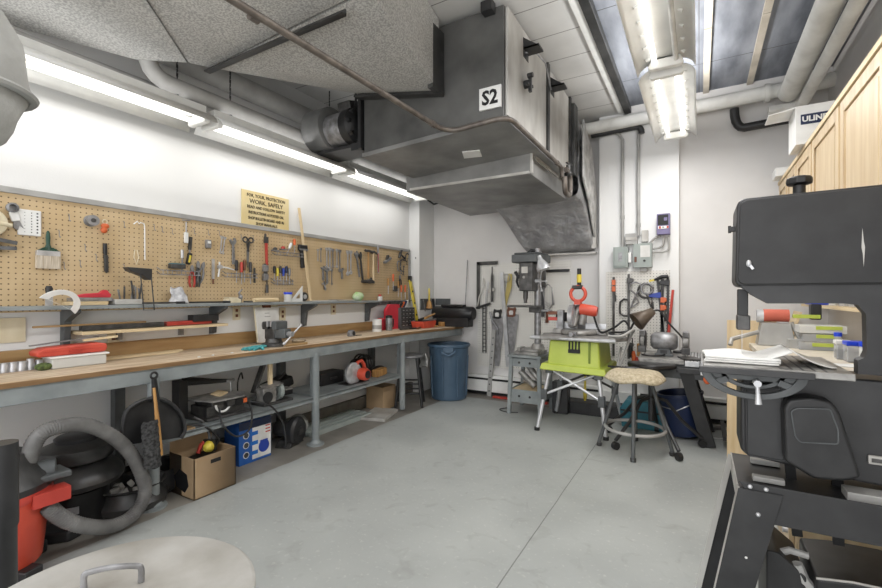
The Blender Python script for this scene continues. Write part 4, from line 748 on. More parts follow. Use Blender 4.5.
# black bag
p=onY(454,308,5.15); T=thing('black_tool_bag','black cylindrical tool bag lying on the end of the bench by the wall','bag',(-3.0,5.12,BT+.10))
xa=onY(434,308,5.12).x; xb=onY(474,308,5.12).x
m=MB(rel(T)); m.tube([(xa,5.12,1.06),(xa+.03,5.12,1.06),(xb-.16,5.12,1.06),(xb-.02,5.12,1.06),(xb,5.12,1.06)],[.07,.09,.095,.09,.075],18); m.build('body',K['leather'],T); m=MB(rel(T)); m.box(xa+.14,xb-.13,5.06,5.16,1.145,1.175); m.build('flap',K['black'],T,bevel=.008); m=MB(rel(T)); m.box(xa+.02,xb-.05,5.04,5.2,BT,1.0); m.build('base',K['black'],T,bevel=.01)
# wall strip rack behind bench end
T=thing('tool_strip','grey metal tool strip on the wall behind the bench end','rack',(-3.1,5.29,1.15)); xa=onY(436,300,5.3).x; xb=onY(449,300,5.3).x+.02
m=MB(rel(T)); m.box(xa,xb,5.285,5.305,1.16,1.25); m.build('strip',K['grey_dark'],T,bevel=.003)
T=thing('slotted_rack','dark grey slotted tool panel on the corner column above the bench','rack',(-3.21,5.1,1.1)); m=MB(rel(T)); m.box(-3.218,-3.20,4.95,5.29,1.10,1.25); m.build('panel',K['grey_dark'],T)
for i,(y,hm,L) in enumerate(((5.0,'steel_dull',.16),(5.2,'steel_dull',.14),(5.26,'steel_dark',.16))):
    m=MB(); m.bar((0,-.02,0),(0,.03,-L),.012,.01); solo(m,'panel_tool',K[hm],'thin steel tool hanging on the dark slotted panel','tool',(-3.19,y,1.24),group='tools on the dark slotted panel')
T=thing('bench_brush','wooden hand broom hanging with its yellow handle up on the dark panel','brush',(-3.17,5.1,1.12)); m=MB(); m.cyl((0,0,.10),(0,0,.27),.012,n=10); m.build('handle',K['yellow'],T); m=MB(); m.lathe([(.012,.11),(.03,.08),(.045,.0),(.0,-.01)],14); m.build('bristles',K['handle_wood'],T)
m=MB(); m.bar((0,0,0),(0,.05,.07),.03,.02); solo(m,'mallet',K['orange'],'small orange handled mallet leaning below the yellow hand broom','tool',(-3.12,5.12,BT+.06))
# ================================================================ under the bench
# black rimmed tubs (shop vac heads)
T=thing('stacked_fans','stack of dusty black round drum tubs under the bench','drum',(-3.0,1.08,0)); c=onZ(92,505,0); T.location=(-3.08,1.13,0)
m=MB(); m.lathe([(.13,0),(.145,.02),(.15,.2),(.13,.21)],28); m.build('lower_drum',K['black'],T)
m=MB(); m.lathe([(.13,.20),(.21,.23),(.225,.26),(.215,.29),(.17,.34),(.12,.36)],32); m.build('lower_rim',K['rubber'],T)
m=MB(); m.lathe([(.12,.35),(.17,.37),(.18,.40),(.17,.44),(.10,.47)],32); m.build('upper_drum',K['rubber'],T)
m=MB(); m.lathe([(.10,.468),(.105,.49),(.09,.50)],24); m.build('cap',K['black_metal'],T)
m=MB(); m.box(.13,.15,-.03,.03,.10,.14,rot=(0,0,0)); m.build('latch',K['steel_dull'],T,rot=(0,0,-.5))
T=thing('bucket_of_scraps','black round rubber basin filled with grey scraps beside the bench leg','basin',(-3.02,1.38,0))
m=MB(); m.lathe([(.15,0),(.19,.02),(.20,.06),(.17,.10),(.165,.13),(.19,.15),(.18,.155),(.15,.13),(.14,.09)],32); m.build('basin',K['rubber'],T)
m=MB(); m.lathe([(.0,.085),(.15,.085),(.15,.095),(.0,.1)],24); m.build('filling',K['steel_dark'],T)
for i in range(7):
    a=i*.9; m=MB(); m.box(-.025,.025,-.02,.02,0,.03,rot=(.3*i,.2,a)); solo(m,'scrap_piece',K['galv_light'],'grey chunk lying in the black rubber basin','scrap',T.location+Vector((.08*math.cos(a),.08*math.sin(a),.10)),group='grey chunks in the rubber basin',bevel=.005)
T=thing('rubber_basin','second flat black rubber basin behind the scrap basin','basin',(-3.15,1.58,0)); m=MB(); m.lathe([(.14,0),(.18,.03),(.19,.09),(.17,.16),(.16,.15),(.16,.06),(.12,.05)],28); m.build('body',K['black'],T)
# red shop vacuum
T=thing('shop_vacuum','red and black wet and dry vacuum under the left end of the bench','vacuum',(-2.80,.71,0)); T.scale=(1,1,1.25)
m=MB(); m.lathe([(.15,.03),(.17,.05),(.195,.25),(.20,.29),(.19,.30)],32); m.build('tank',K['orange_red'],T)
m=MB(); m.lathe([(.205,.285),(.21,.30),(.205,.315)],32); m.box(.12,.2,.08,.22,.26,.31,rot=(0,0,0)); m.build('red_collar',K['red'],T)
m=MB(); m.lathe([(.205,.315),(.21,.34),(.19,.37),(.14,.41),(.12,.45),(.0,.46)],32); m.build('motor_head',K['rubber'],T)
m=MB(); m.tube([(.06,.12,.36),(.09,.20,.36)],[.04,.045],14); m.box(.02,.16,.10,.24,.335,.36); m.build('lid_flap',K['grey_dark'],T,bevel=.008)
m=MB(); m.tube([(-.06,0,.45),(-.06,0,.50),(.06,0,.50),(.06,0,.45)],.014,8); m.build('handle',K['red'],T)
for a in (.4,2.0,3.6,5.2):
    m=MB(); m.box(.10,.22,-.04,.04,.0,.05); m.build('caster_foot',K['black'],T,bevel=.008,rot=(0,0,a))
h=[(-2.76,.80,.42)]+[tuple(onX(u,v,x)) for u,v,x in ((36,440,-2.72),(58,427,-2.72),(90,426,-2.75),(120,442,-2.78),(138,466,-2.78),(145,492,-2.78),(134,514,-2.74),(112,526,-2.7),(85,526,-2.66),(62,518,-2.66),(46,505,-2.66))]
P=[Vector(p) for p in h]
def spline(P,k=8):
    out=[]
    for i in range(len(P)-1):
        p0=P[max(i-1,0)];p1=P[i];p2=P[i+1];p3=P[min(i+2,len(P)-1)]
        for j in range(k):
            t=j/k; out.append(.5*((2*p1)+(-p0+p2)*t+(2*p0-5*p1+4*p2-p3)*t*t+(-p0+3*p1-3*p2+p3)*t**3))
    return out+[P[-1]]
SPL=spline(P,20); T=thing('vacuum_hose','thick ribbed grey hose looping from the red vacuum','hose',SPL[0])
m=MB(rel(T)); m.tube(SPL,[.0365 if i%2 else .0342 for i in range(len(SPL))],16); m.build('ribbed_hose',K['hose'],T)
m=MB(rel(T)); m.tube([SPL[0]+Vector((0,0,-.02)),SPL[8]],.042,16); m.build('hose_cuff',K['black'],T)
# black extension tube near left edge
p=onX(9,500,-2.15); T=thing('extension_tube','black plastic vacuum tube standing upright at the left edge','tube',(-1.78,.52,0)); a=onZ(12,575,.30); 
d=Vector((-1.60,.47,0)); T.location=onX(2,560,-1.75); T.location.z=0
b=T.location.copy()
m=MB(); m.tube([(0,0,.18),(0,0,.35),(0,0,.36),(0,0,.62),(0,0,.63),(0,0,.87)],[.031,.031,.035,.033,.037,.036],20); m.build('tube',K['black_metal'],T)
m=MB(); m.lathe([(.11,0),(.11,.03),(.075,.19),(.055,.27),(.046,.27)],24); m.build('floor_nozzle',K['pipe_grey'],T)
m=MB(); m.prism([(-.1,-.05),(.08,-.06),(.12,0),(.08,.07),(-.1,.06)],'z',0,.06); solo(m,'floor_tool',K['black'],'flat black vacuum floor tool lying beside the red vacuum','tool',onZ(55,540,0),(0,0,.9),bevel=.015)
# dustpan + brush hanging at leg
T=thing('dustpan','large black dustpan hanging from the bench leg','dustpan',(-2.80,1.36,.77)); 
q=[(u,v) for u,v in ((122,446),(122,425),(128,408),(150,398),(168,402),(181,415),(184,430),(180,438))]
pts=[onX(u,v,-2.8) for u,v in q]; m=MB(rel(T)); m.prism([(p.y,p.z) for p in spline(pts,5)],'x',-2.82,-2.806); m.build('pan',K['black'],T,bevel=.004)
m=MB(rel(T)); e=[Vector((-2.79,p.y,p.z)) for p in pts]; m.tube(spline(e,5),.011,8); m.build('rim',K['black_metal'],T)
m=MB(rel(T)); a=onX(156,402,-2.79); b=onX(154,378,-2.77); m.tube([a,b],[.022,.014],10); m.ring(b+Vector((0,0,.015)),.018,.007,'x',14,6); m.build('handle',K['black'],T)
T=thing('counter_brush','wooden hand brush with grey bristles hanging over the dustpan','brush',(-2.75,1.38,.7)); a=onX(154,388,-2.74); b=onX(161,455,-2.74)
m=MB(rel(T)); m.tube([a,a.lerp(b,.3),a.lerp(b,.5),b],[.008,.010,.013,.012],10); m.build('handle',K['handle_wood'],T)
m=MB(rel(T)); s0=onX(154,420,-2.74); s1=onX(158,466,-2.74); t0=onX(142,424,-2.74); t1=onX(145,468,-2.74)
m.grid(lambda i,j:(s0.lerp(t0,i)).lerp(s1.lerp(t1,i),j)+Vector((.02*math.sin(PI*i)+.002*math.sin(j*50+i*9),.002*math.sin(j*40),0)),10,24); m.build('bristles',mat('grey_bristle',(92,92,92),.9,c2=(36,36,36),scale=60,bump=1),T,solid=.04)
# cardboard box with things
T=thing('cardboard_box','open brown cardboard box with hand holes under the bench shelf','box',(-2.89,1.76,0),rz=0)
w,l,h=.14,.145,.26
m=MB()
m.box(-w,w,-l,l,0,.006); m.box(w-.005,w,-l,l,0,h); m.box(-w,-w+.005,-l,l,0,h); m.box(-w,w,-l,-l+.005,0,h); m.box(-w,w,l-.005,l,0,h); m.build('carton',K['card'],T)
m=MB(); m.box(w,w+.001,-.035,.035,h-.06,h-.035); m.build('hand_hole',K['inkblack'],T)
m=MB(); m.prism([(-.06,.05),(.04,.03),(.08,.08),(.06,.15),(-.02,.17),(-.08,.12)],'y',-l-.0012,-l); m.build('printed_mark',K['inkblack'],T)
m=MB(); m.box(-w,-w+.004,-l,l,h,h+.09,rot=(0,-.0,0)); m.build('flap',K['card'],T); m=MB(); m.hexa([(-w,-l,h-.004),(w,-l,h-.004),(w,-l+.005,h-.004),(-w,-l+.005,h-.004)],[(-w+.02,-l-.05,h+.05),(w-.02,-l-.05,h+.05),(w-.02,-l-.046,h+.05),(-w+.02,-l-.046,h+.05)]); 
m.bm.free()
bx=T.location.copy()
m=MB(); m.box(-.11,.11,-.12,.12,.17,.2,rot=(0,0,.2)); solo(m,'foam_pad',K['inkblack'],'dark packing lying inside the open cardboard box','pad',bx)
T=thing('yellow_tool','yellow and black power tool sticking out of the cardboard box','tool',bx+Vector((-.02,.06,.23)),rz=.4); m=MB(); m.ball((0,0,.03),(.04,.055,.04)); m.build('body',K['yellow'],T); m=MB(); m.tube([(0,0,.04),(-.02,.02,.11),(-.06,.0,.2),(-.1,-.03,.23)],[.014,.010,.01,.01],8); m.build('cord_sleeve',K['steel_dark'],T); m=MB(); m.box(-.045,.045,-.01,.01,-.0,.075); m.build('band',K['black'],T)
T=thing('red_tool','red tool handle showing in the cardboard box','tool',bx+Vector((-.06,0,.22))); m=MB(); m.tube([(0,0,0),(0,.02,.05),(0,.05,.07)],.014,8); m.build('handle',K['red'],T)
# blue white tool box
a=onZ(238,466,0); T=thing('blue_carton','blue and white retail carton with round tool pictures under the bench','carton',(-3.05,2.25,0),rz=.0)
BW,BH=.145,.325
m=MB(); m.box(-.13,.05,-BW,BW,0,BH); m.build('carton',mat('carton_blue',(36,96,176),.4,c2=(30,84,160)),T,bevel=.002); 
m=MB(); m.box(.05,.0515,-.03,BW-.004,.02,BH-.06); m.build('white_panel',K['paper'],T); m=MB(); m.box(.05,.0512,-BW,BW,BH-.06,BH-.002); pn=m.build('header',K['navy'],T)
for i in range(3):
    m=MB(); m.cyl((.0505,-BW+.06,.07+.075*i),(.0535,-BW+.06,.07+.075*i),.026); o=m.build('photo_disc',K['paper'],T); m=MB(); m.cyl((.0535,-BW+.06,.07+.075*i),(.0545,-BW+.06,.07+.075*i),.02); m.build('tool_picture',K['steel_dark'],o)
    m=MB(); m.box(.0515,.0525,-.045,.02,.055+.075*i,.085+.075*i); m.build('blue_bar',mat('bar_blue',(24,110,200),.4),T)
m=MB(); m.ball((.052,.075,.10),(.002,.05,.05)); m.box(.052,.0535,.04,.11,.09,.15); m.build('tool_picture',K['blue'],T)
for z in (.2,.225,.25):
    m=MB(); m.box(.0515,.0525,.09,.135,z,z+.01); m.build('red_text',K['red'],T)
# tools on lower shelf bay 1
sz=.416
T=thing('scroll_saw','dark scroll saw with round speed dial on the lower shelf','scroll saw',(-3.08,1.98,sz),rz=0)
m=MB(); m.prism([(-.17,-.2),(.14,-.16),(.14,.2),(-.17,.22)],'z',0,.018); m.box(-.1,.1,-.14,.16,.018,.09); m.build('base',K['steel_dark'],T,bevel=.006)
m=MB(); m.prism([(-.14,-.19),(.14,-.12),(.16,.12),(.05,.2),(-.14,.16)],'z',.125,.138); m.build('table',K['cast'],T,bevel=.003)
m=MB(); m.box(-.12,.1,-.10,.14,.085,.125); m.box(.1,.13,-.0,.16,.07,.12); m.build('motor_housing',K['steel_dark'],T,bevel=.008)
m=MB(); m.cyl((.13,.09,.095),(.14,.09,.095),.03); m.build('speed_dial',K['black'],T); m=MB(); m.box(.13,.142,.12,.15,.08,.11); m.build('switch',K['orange'],T)
m=MB(); m.ring((.12,-.03,.10),.055,.008,'x',14,6,PI,2*PI); m.build('tilt_scale',K['white'],T)
m=MB(); m.box(-.14,-.04,-.25,-.19,.02,.28); m.tube([(-.09,-.2,.27),(-.06,.0,.24),(-.04,.14,.225)],[.035,.02,.012],10); m.build('arm',K['black'],T,bevel=.006); m=MB(); m.cyl((-.04,.14,.225),(-.04,.14,.14),.004,n=6); m.cyl((-.05,.17,.225),(-.03,.10,.225),.012,n=8); m.build('blade_holder',K['steel'],T)
m=MB(); m.box(-.05,.03,-.02,.07,.139,.15,rot=(.1,.15,.4)); solo(m,'wood_offcut',K['wood_pale'],'small offcut lying on the scroll saw table','offcut',(-3.08,1.98,sz+.006))
T=thing('belt_disc_sander','small belt and disc sander with tilted table on the lower shelf','sander',(-3.05,2.42,sz))
m=MB(); m.box(-.12,.10,-.13,.16,0,.02); m.build('base',K['steel_dark'],T,bevel=.004)
m=MB(); m.box(.0,.09,-.13,.0,.02,.14); m.build('housing',K['cast'],T,bevel=.01); m=MB(); m.cyl((.09,-.09,.07),(.098,-.09,.07),.045,n=20); m.build('roller_cover',K['black'],T)
m=MB(); m.box(-.02,.10,-.09,.06,.148,.156,rot=(.15,.1,0)); m.build('belt_table',K['cast'],T,bevel=.002)
m=MB(); m.box(.01,.04,-.03,.0,.13,.34); m.build('sanding_belt',K['wood_pale_z'],T,bevel=.003); m=MB(); m.bar((-.02,-.14,.1),(-.02,-.04,.33),.05,.02); m.build('belt_arm',K['steel_dark'],T)
m=MB(); m.cyl((.02,.04,.09),(.02,.075,.09),.075,n=24); m.build('sanding_disc',K['enclosure'],T); m=MB(); m.cyl((.0,-.0,.08),(.0,.04,.08),.05); m.build('motor',K['black'],T); m=MB(); m.box(-.0,.1,.08,.17,.095,.103); m.build('disc_table',K['cast'],T)
T=thing('black_power_tool','dark bench power tool at the back corner of the lower shelf','tool',(-3.22,2.66,sz)); m=MB(); m.box(-.08,.09,-.16,.09,.05,.14,rot=(.25,0,0)); m.build('body',K['black'],T,bevel=.02); m=MB(); m.box(-.06,.08,-.12,.08,0,.06); m.build('base',K['black_metal'],T,bevel=.004); m=MB(); m.tube([(.03,-.05,.13),(.04,.02,.19),(.03,.07,.13)],.014,8); m.build('handle',K['black'],T)
# cords
def cord(name,pts,r,label,mt='black',cat='cord'):
    p=[Vector(q) for q in pts]; T0_=p[0]; m=MB(Matrix.Translation(-T0_)); m.tube(spline(p,8),r,8); return solo(m,name,K[mt],label,cat,T0_)
cord('power_cord',[(-2.93,1.9,.50),(-2.86,1.88,.40),(-2.83,1.96,.30),(-2.82,2.06,.32),(-2.84,2.1,.42),(-2.9,2.12,.50)],.007,'black cord looped below the front edge of the shelf')
cord('power_cord',[(-2.92,2.14,.50),(-2.84,2.26,.45),(-2.82,2.36,.30),(-2.81,2.38,.16),(-2.81,2.38,.1)],.007,'black cord with plug hanging down in front of the blue carton')
cord('power_cord',[(-3.1,1.62,.43),(-2.95,1.62,.45),(-2.88,1.75,.42),(-2.85,1.84,.32),(-2.88,1.84,.26)],.007,'black cord dropping from the shelf into the cardboard box')
cord('power_cord',[(-3.3,2.35,.6),(-3.25,2.3,.66),(-3.18,2.22,.60),(-3.15,2.2,.5)],.006,'thin black cord arching behind the belt sander')
m=MB(); m.prism([(-.13,-.06),(.1,-.06),(.1,.08),(-.13,.06)],'z',0,.01); solo(m,'shelf_papers',K['card'],'dusty brown sheet lying on the left end of the lower shelf','sheet',(-2.98,1.62,sz))
# floor bench grinder under shelf
T=thing('wheel_grinder','black wheel grinder standing on the floor behind the second bench leg','grinder',(-3.05,2.66,0),rz=.3); m=MB(); m.lathe([(.03,-.0),(.115,.0),(.12,.02),(.12,.05),(.1,.07)],26,(.0,0,.125),'x'); m.build('wheel_guard',K['black_metal'],T); m=MB(); m.cyl((.06,0,.125),(.085,0,.125),.035); m.build('hub',K['steel_dark'],T); m=MB(); m.cyl((-.15,0,.14),(0,0,.125),.07); m.build('motor',K['steel_dark'],T); m=MB(); m.prism([(-.12,0),(.12,0),(.07,.05),(-.07,.05)],'x',-.1,.04); m.build('foot',K['steel_dark'],T,bevel=.004)
m=MB(); m.ball((0,0,.10),(.1,.09,.1)); solo(m,'dust_sack',K['bag'],'crumpled grey sack behind the wheel grinder','sack',(-3.2,2.85,0))
# bay 2 shelf
T=thing('circular_saw','orange circular saw with steel blade guard on the lower shelf','circular saw',(-3.02,3.42,sz),rz=0)
m=MB(); m.box(-.06,.08,-.17,.14,0,.006); m.build('shoe',K['steel_dark'],T); m=MB(); m.lathe([(.1,0),(.11,.005),(.11,.03),(.09,.04)],24,(.02,-.06,.10),'x'); m.build('blade_guard',K['steel'],T)
m=MB(); m.lathe([(.06,.0),(.065,.07),(.05,.10)],18,(.05,.03,.085),'x'); m.build('motor',K['orange_red'],T); m=MB(); m.tube([(.04,-.03,.15),(.04,.0,.2),(.04,.06,.215),(.04,.10,.17),(.04,.11,.10),(.04,.06,.06)],[.02,.018,.018,.02,.022,.02],10); m.build('handle',K['orange_red'],T); m=MB(); m.cyl((.15,.03,.085),(.155,.03,.085),.04); m.build('motor_cap',K['black'],T)
T=thing('black_case','flat black case at the back left of the right lower shelf','case',(-3.22,3.24,sz)); m=MB(); m.box(-.08,.08,-.16,.16,0,.12); m.build('shell',K['black'],T,bevel=.01); m=MB(); m.bar((.09,-.05,.06),(.09,.05,.06),.01,.02); m.build('handle',K['steel_dark'],T)
T=thing('saw_motor','black motor part wrapped in cable behind the orange saw','motor',(-3.17,3.72,sz)); m=MB(); m.cyl((-.02,-.1,.12),(-.02,.1,.12),.08); m.build('body',K['black'],T); 
for k in range(3):
    m=MB(); m.ring((.0,.05*k-.03,.14),.1-.01*k,.01,'y',20,6); m.build('cable_loop',K['rubber'],T)
m=MB(); m.box(-.04,.04,-.1,.12,0,.08); solo(m,'brown_tool',K['handle_wood'],'wood and steel tool in front of the cable wrapped motor','tool',(-3.02,3.82,sz),(0,0,.2),bevel=.01)
m=MB(); m.ball((0,0,.04),(.05,.12,.05)); solo(m,'dark_pouch',K['leather'],'dark pouch at the right end of the lower shelf','pouch',(-3.12,3.93,sz))
# floor boards under bay 2
for i in range(4):
    m=MB(); m.box(-.025,.025,-.42,.42,0,.045-.0*i); solo(m,'metal_slat',K['enclosure'],'long grey metal slat lying on the floor under the bench','slat',(-3.28+.075*i,3.28,0),(0,0,.0),group='grey slats on the floor under the bench',bevel=.004)
m=MB(); m.box(-.15,.13,-.2,.22,0,.03); solo(m,'grey_board',K['galv_light'],'square grey board lying on the floor behind the third bench leg','board',(-2.96,3.76,0),(0,0,.3),bevel=.004)
m=MB(); m.box(-.12,.12,-.12,.12,0,.26); solo(m,'beige_carton',K['card'],'beige carton standing at the wall under the right lower shelf','carton',(-3.18,4.06,0),bevel=.003)
# black stool
def wood_stool(c,h,label):
    T=thing('wooden_stool',label,'stool',c,rz=.5); m=MB(); m.lathe([(.15,h-.035),(.165,h-.025),(.165,h-.008),(.15,h)],24); m.build('seat',K['steel_dull'],T)
    L=[]
    for sx,sy in ((1,1),(-1,1),(-1,-1),(1,-1)):
        m=MB(); m.tube([(sx*.09,sy*.09,h-.03),(sx*.155,sy*.155,0)],[.019,.016],10); m.build('leg',K['black'],T)
    for z,r_ in ((.16,.138),(.27,.123)):
        for a,b in (((1,1),(-1,1)),((-1,1),(-1,-1)),((-1,-1),(1,-1)),((1,-1),(1,1))):
            m=MB(); m.cyl((a[0]*r_,a[1]*r_,z),(b[0]*r_,b[1]*r_,z),.010,n=8); m.build('rung',K['black'],T)
    return T
wood_stool((-2.96,4.33,0),.60,'black wooden stool with a round grey seat under the bench end')
m=MB(); m.grid(lambda i,j:(.09*math.cos(i*PI)*(.5+.5*j),.10*(i-.5)+.02*math.sin(j*5),-.14*j+.02*math.sin(i*7)),10,8); solo(m,'hanging_rag',K['bag'],'grey rag hanging over the edge of the black stool','rag',(-2.84,4.45,.59),solid=.012)
# trash can
T=thing('trash_can','blue ribbed round plastic trash bin at the end of the bench','bin',(-2.74,4.88,0)); 
m=MB(); n=40; prof=[(.215,0),(.225,.01),(.255,.60),(.262,.64)]
m.lathe([(.205,.0),(.22,.012),(.248,.60),(.25,.66),(.235,.66),(.21,.03),(.0,.03)],n); m.build('body',K['bin_blue'],T)
m=MB(); m.ring((0,0,.67),.258,.016,'z',40,8,flat=1.3); m.build('rim',K['bin_blue'],T)
for a in (R(-62),R(118)):
    m=MB(); m.tube([(.25,-.08,.62),(.285,-.075,.60),(.29,0,.565),(.285,.075,.60),(.25,.08,.62)],.016,8); m.box(.235,.27,-.06,.06,.60,.655); m.build('handle',K['bin_blue'],T,rot=(0,0,a))
for k in range(8):
    a=k*PI/4+.2; m=MB(); m.tube([(.226*math.cos(a),.226*math.sin(a),.05),(.247*math.cos(a),.247*math.sin(a),.55)],.014,8); m.build('rib',K['bin_blue'],T)
# ================================================================ back wall
RZ = -PI/2; PB = 5.275; PC = 5.185
def Bk(u, v, Y=PB): return onY(u, v, Y)
def rectY(m, u0, v0, u1, v1, Y, d):
    a, b = onY(u0, v0, Y), onY(u1, v1, Y); m.box(a.x, b.x, Y-d, Y, b.z, a.z); return a, b
T = thing('baseboard_heater', 'long cream baseboard heater along the back wall', 'heater', (-1.0,5.27,0))
for x0,x1 in ((-3.2,-.98),(-.17,.3)):
    m = MB(rel(T)); m.box(x0,x1,5.22,5.305,.05,.26); m.build('cover', K['cream'] if 0 else K['fixture'], T, bevel=.006)
    m = MB(rel(T)); m.box(x0,x1,5.215,5.25,.20,.225); m.build('outlet_slot', K['inkblack'], T); m = MB(rel(T)); m.box(x0,x1,5.225,5.3,.02,.05); m.build('toe_gap', K['inkblack'], T)
m = MB(); m.box(-.97,-.18,5.14,5.2,.03,.24); solo(m,'heater_box',K['fixture'],'short cream heater cover in front of the white pilaster','heater',bevel=.005)
m = MB(); m.bar((-2.25,5.16,.012),(-1.55,5.16,.012),.05,.022); solo(m,'red_strip',K['red'],'long red strip lying on the floor under the heater','strip')
T = thing('white_pegboard','white pegboard on the back wall left of the pilaster','pegboard',(-1.9,5.3,1.3)); m = MB(rel(T)); rectY(m,478,264,571,374,5.3,.012); m.build('perforated_sheet',K['peg_white'],T); m=MB(rel(T)); a,b=onY(543,271,5.28),onY(561,270,5.28); m.bar(a,(b.x+.1,5.275,a.z),.025,.03); m.build('top_bar',K['black_metal'],T)
T = thing('white_pegboard','narrow white pegboard on the pilaster below the switch boxes','pegboard',(-.6,5.19,1.1)); m = MB(rel(T)); rectY(m,606,272,670,372,5.199,.012); m.build('perforated_sheet',K['peg_white'],T)
# switch boxes
def ebox(u0,v0,u1,v1,d,name,label,mt='enclosure',Y=5.2,cat='electrical box'):
    a,b=onY(u0,v0,Y),onY(u1,v1,Y); c=(a+b)/2; T=thing(name,label,cat,c,RZ); w=(b.x-a.x)/2; h=(a.z-b.z)/2
    m=MB(); m.box(0.001,d,-w,w,-h,h); m.build('enclosure',K[mt],T,bevel=.004); return T,w,h
T,w,h=ebox(614.5,248,629,268,.09,'disconnect_switch','grey safety switch box on the pilaster, lowest left of the group')
m=MB(); m.box(.09,.098,-w*.8,w*.75,-h*.85,h*.9); c_=m.build('cover',K['enclosure'],T,bevel=.003); m=MB(); m.box(.098,.102,-.02,.02,-.045,.05); m.build('label_plate',K['steel_dull'],c_); m=MB(); m.box(.03,.07,w,w+.03,-.06,.05); m.build('lever',K['white'],T,bevel=.004)
T,w,h=ebox(626,234.5,638,244.5,.06,'junction_box','small ribbed grey box between the two conduits',mt='pipe_grey')
m=MB(); m.box(.06,.066,-w*.9,w*.9,-h*.2,h*.3); m.build('lid',K['galv_light'],T)
T,w,h=ebox(634,244.5,652.5,267.5,.08,'control_box','biggest grey control box with a white paper notice')
m=MB(); m.box(.0805,.082,-.02,w*.8,-.02,h*.82); m.build('notice',K['paper'],T); m=MB(); m.box(.08,.088,-w*.85,-w*.6,-h*.55,-h*.1); m.build('window_slot',K['brown'],T); m=MB(); m.cyl((.08,.02,-h*.45),(.09,.02,-h*.45),.012); m.build('knob',K['black'],T); m=MB(); m.box(.01,.05,-.03,.04,-h-.04,-h); m.build('bottom_plug',K['pipe_grey'],T)
T,w,h=ebox(642,231,648.5,242,.05,'outlet_box','narrow upright pale box above the control box',mt='galv_light')
T,w,h=ebox(657.5,215.5,670.5,235,.10,'motor_drive','violet grey motor drive unit with a dark display','vfd')
m=MB(); m.box(.10,.106,-w*.85,w*.75,-h*.1,h*.88); m.build('display',K['inkblack'],T); m=MB(); m.box(.106,.107,w*.1,w*.6,h*.3,h*.6); m.build('logo_patch',K['vfd'],T); m=MB(); m.box(.10,.106,-w*.8,w*.8,-h*.46,-h*.2); pn=m.build('key_strip',K['white'],T)
for y in (-.65,.5):
    m=MB(); m.box(.106,.108,w*y,w*y+.018,-h*.44,-h*.22); m.build('red_mark',K['red'],pn)
m=MB(); m.box(.106,.108,-.01,.01,-h*.36,-h*.28); m.build('blue_mark',K['navy'],pn)
pipe('conduit',[onY(622.5,248,5.17)]+[Vector((onY(622.5,200,5.17).x,5.17,3.0))]+[Vector((onY(622.5,200,5.17).x-.04,5.17,3.07)),Vector((onY(622.5,200,5.17).x-.08,5.17,3.1))],.018,K['pipe_grey'],'left conduit running up the pilaster to the ceiling',10,coll=[((onY(622.5,200,5.17).x,5.17,2.15),'z')],cat='conduit')
pipe('conduit',[onY(638.5,236,5.17),Vector((onY(638.5,200,5.17).x,5.17,3.08))],.018,K['pipe_grey'],'right conduit running straight up to the black pipe elbow',10,coll=[((onY(638.5,200,5.17).x,5.17,2.05),'z')],cat='conduit')
for i,(a,b,c) in enumerate((((661,236),(655,238),(649,244)),((664,236),(662,246),(652.5,249)),((668,236),(668,250),(652.5,252)))):
    m=MB(); m.tube(spline([onY(*a,5.14),onY(*b,5.14),onY(*c,5.14)],8),.011,8); solo(m,'flex_conduit',K['pipe_grey'],('short upper','middle','long lower')[i]+' flexible grey tube between the motor drive and control box','conduit')
# tools on the pilaster pegboard
def B2(u,v): return onY(u,v,PC)
bar_clamp(B2(614,279), .85, 0, RZ, 'tall bar clamp with orange jaws at the left of the pilaster pegboard','orange',(-.04,-.11),j=.02,side=1)
c_clamp(B2(624,300), .10, 0, RZ, 'dark c shaped clamp hanging beside the tall orange jawed clamp')
bar_clamp(B2(629,276), .9, 0, RZ, 'plain dark pipe clamp in the middle of the pilaster pegboard','steel_dark',(-.05,-.75),j=.05)
T=thing('locking_clamp','pair of dull steel locking clamps crossed on a hook','clamp',B2(636,284),RZ)
for s_ in (-1,1):
    m=MB(); m.tube([(.03,0,.02),(.04,s_*.05,.0),(.04,s_*.055,-.06),(.04,s_*.01,-.10),(.03,-s_*.03,-.2),(.03,-.05,-.26)],[.008,.01,.01,.01,.009,.006],8); m.build('arm',K['steel_dull'],T)
T=thing('c_clamp','round dark clamp with coiled frame right of the locking clamps','clamp',B2(646,288),RZ); m=MB(); m.ring((.03,0,-.03),.075,.012,'x',20,8,.3,5.6); m.build('frame',K['steel_dark'],T); m=MB(); m.ring((.05,.015,-.01),.055,.010,'x',20,8); m.build('ring',K['steel_dull'],T); m=MB(); m.cyl((.03,.0,-.05),(.03,.05,-.2),.007,n=8); m.build('screw',K['steel_dark'],T)
bar_clamp(B2(658,282), .62, .10, RZ, 'bar clamp with blue jaw, slightly tilted','blue',(-.14,),mt='black_metal',side=-1,j=.1)
bar_clamp(B2(663,281), .62, -.02, RZ, 'bar clamp with orange jaws right of the blue jawed one','orange',(-.20,-.28),mt='black_metal',j=.04)
bar_clamp(B2(668,279), .62, .0, RZ, 'slim black bar clamp at the right edge of the pilaster pegboard','black_metal',(-.04,),mt='black_metal',side=-1,j=.08)
T=thing('square_bracket','black pistol shaped clamp hung across the top right of the pegboard','clamp',B2(662,280),RZ); m=MB(); m.tube([(.05,-.07,.0),(.05,0,.03),(.05,.05,.035),(.05,.06,.01)],[.012,.02,.02,.015],8); m.build('body',K['black'],T); m=MB(); m.bar((.05,-.12,-.01),(.05,-.07,.0),.01,.02); m.build('tip',K['yellow'],T)
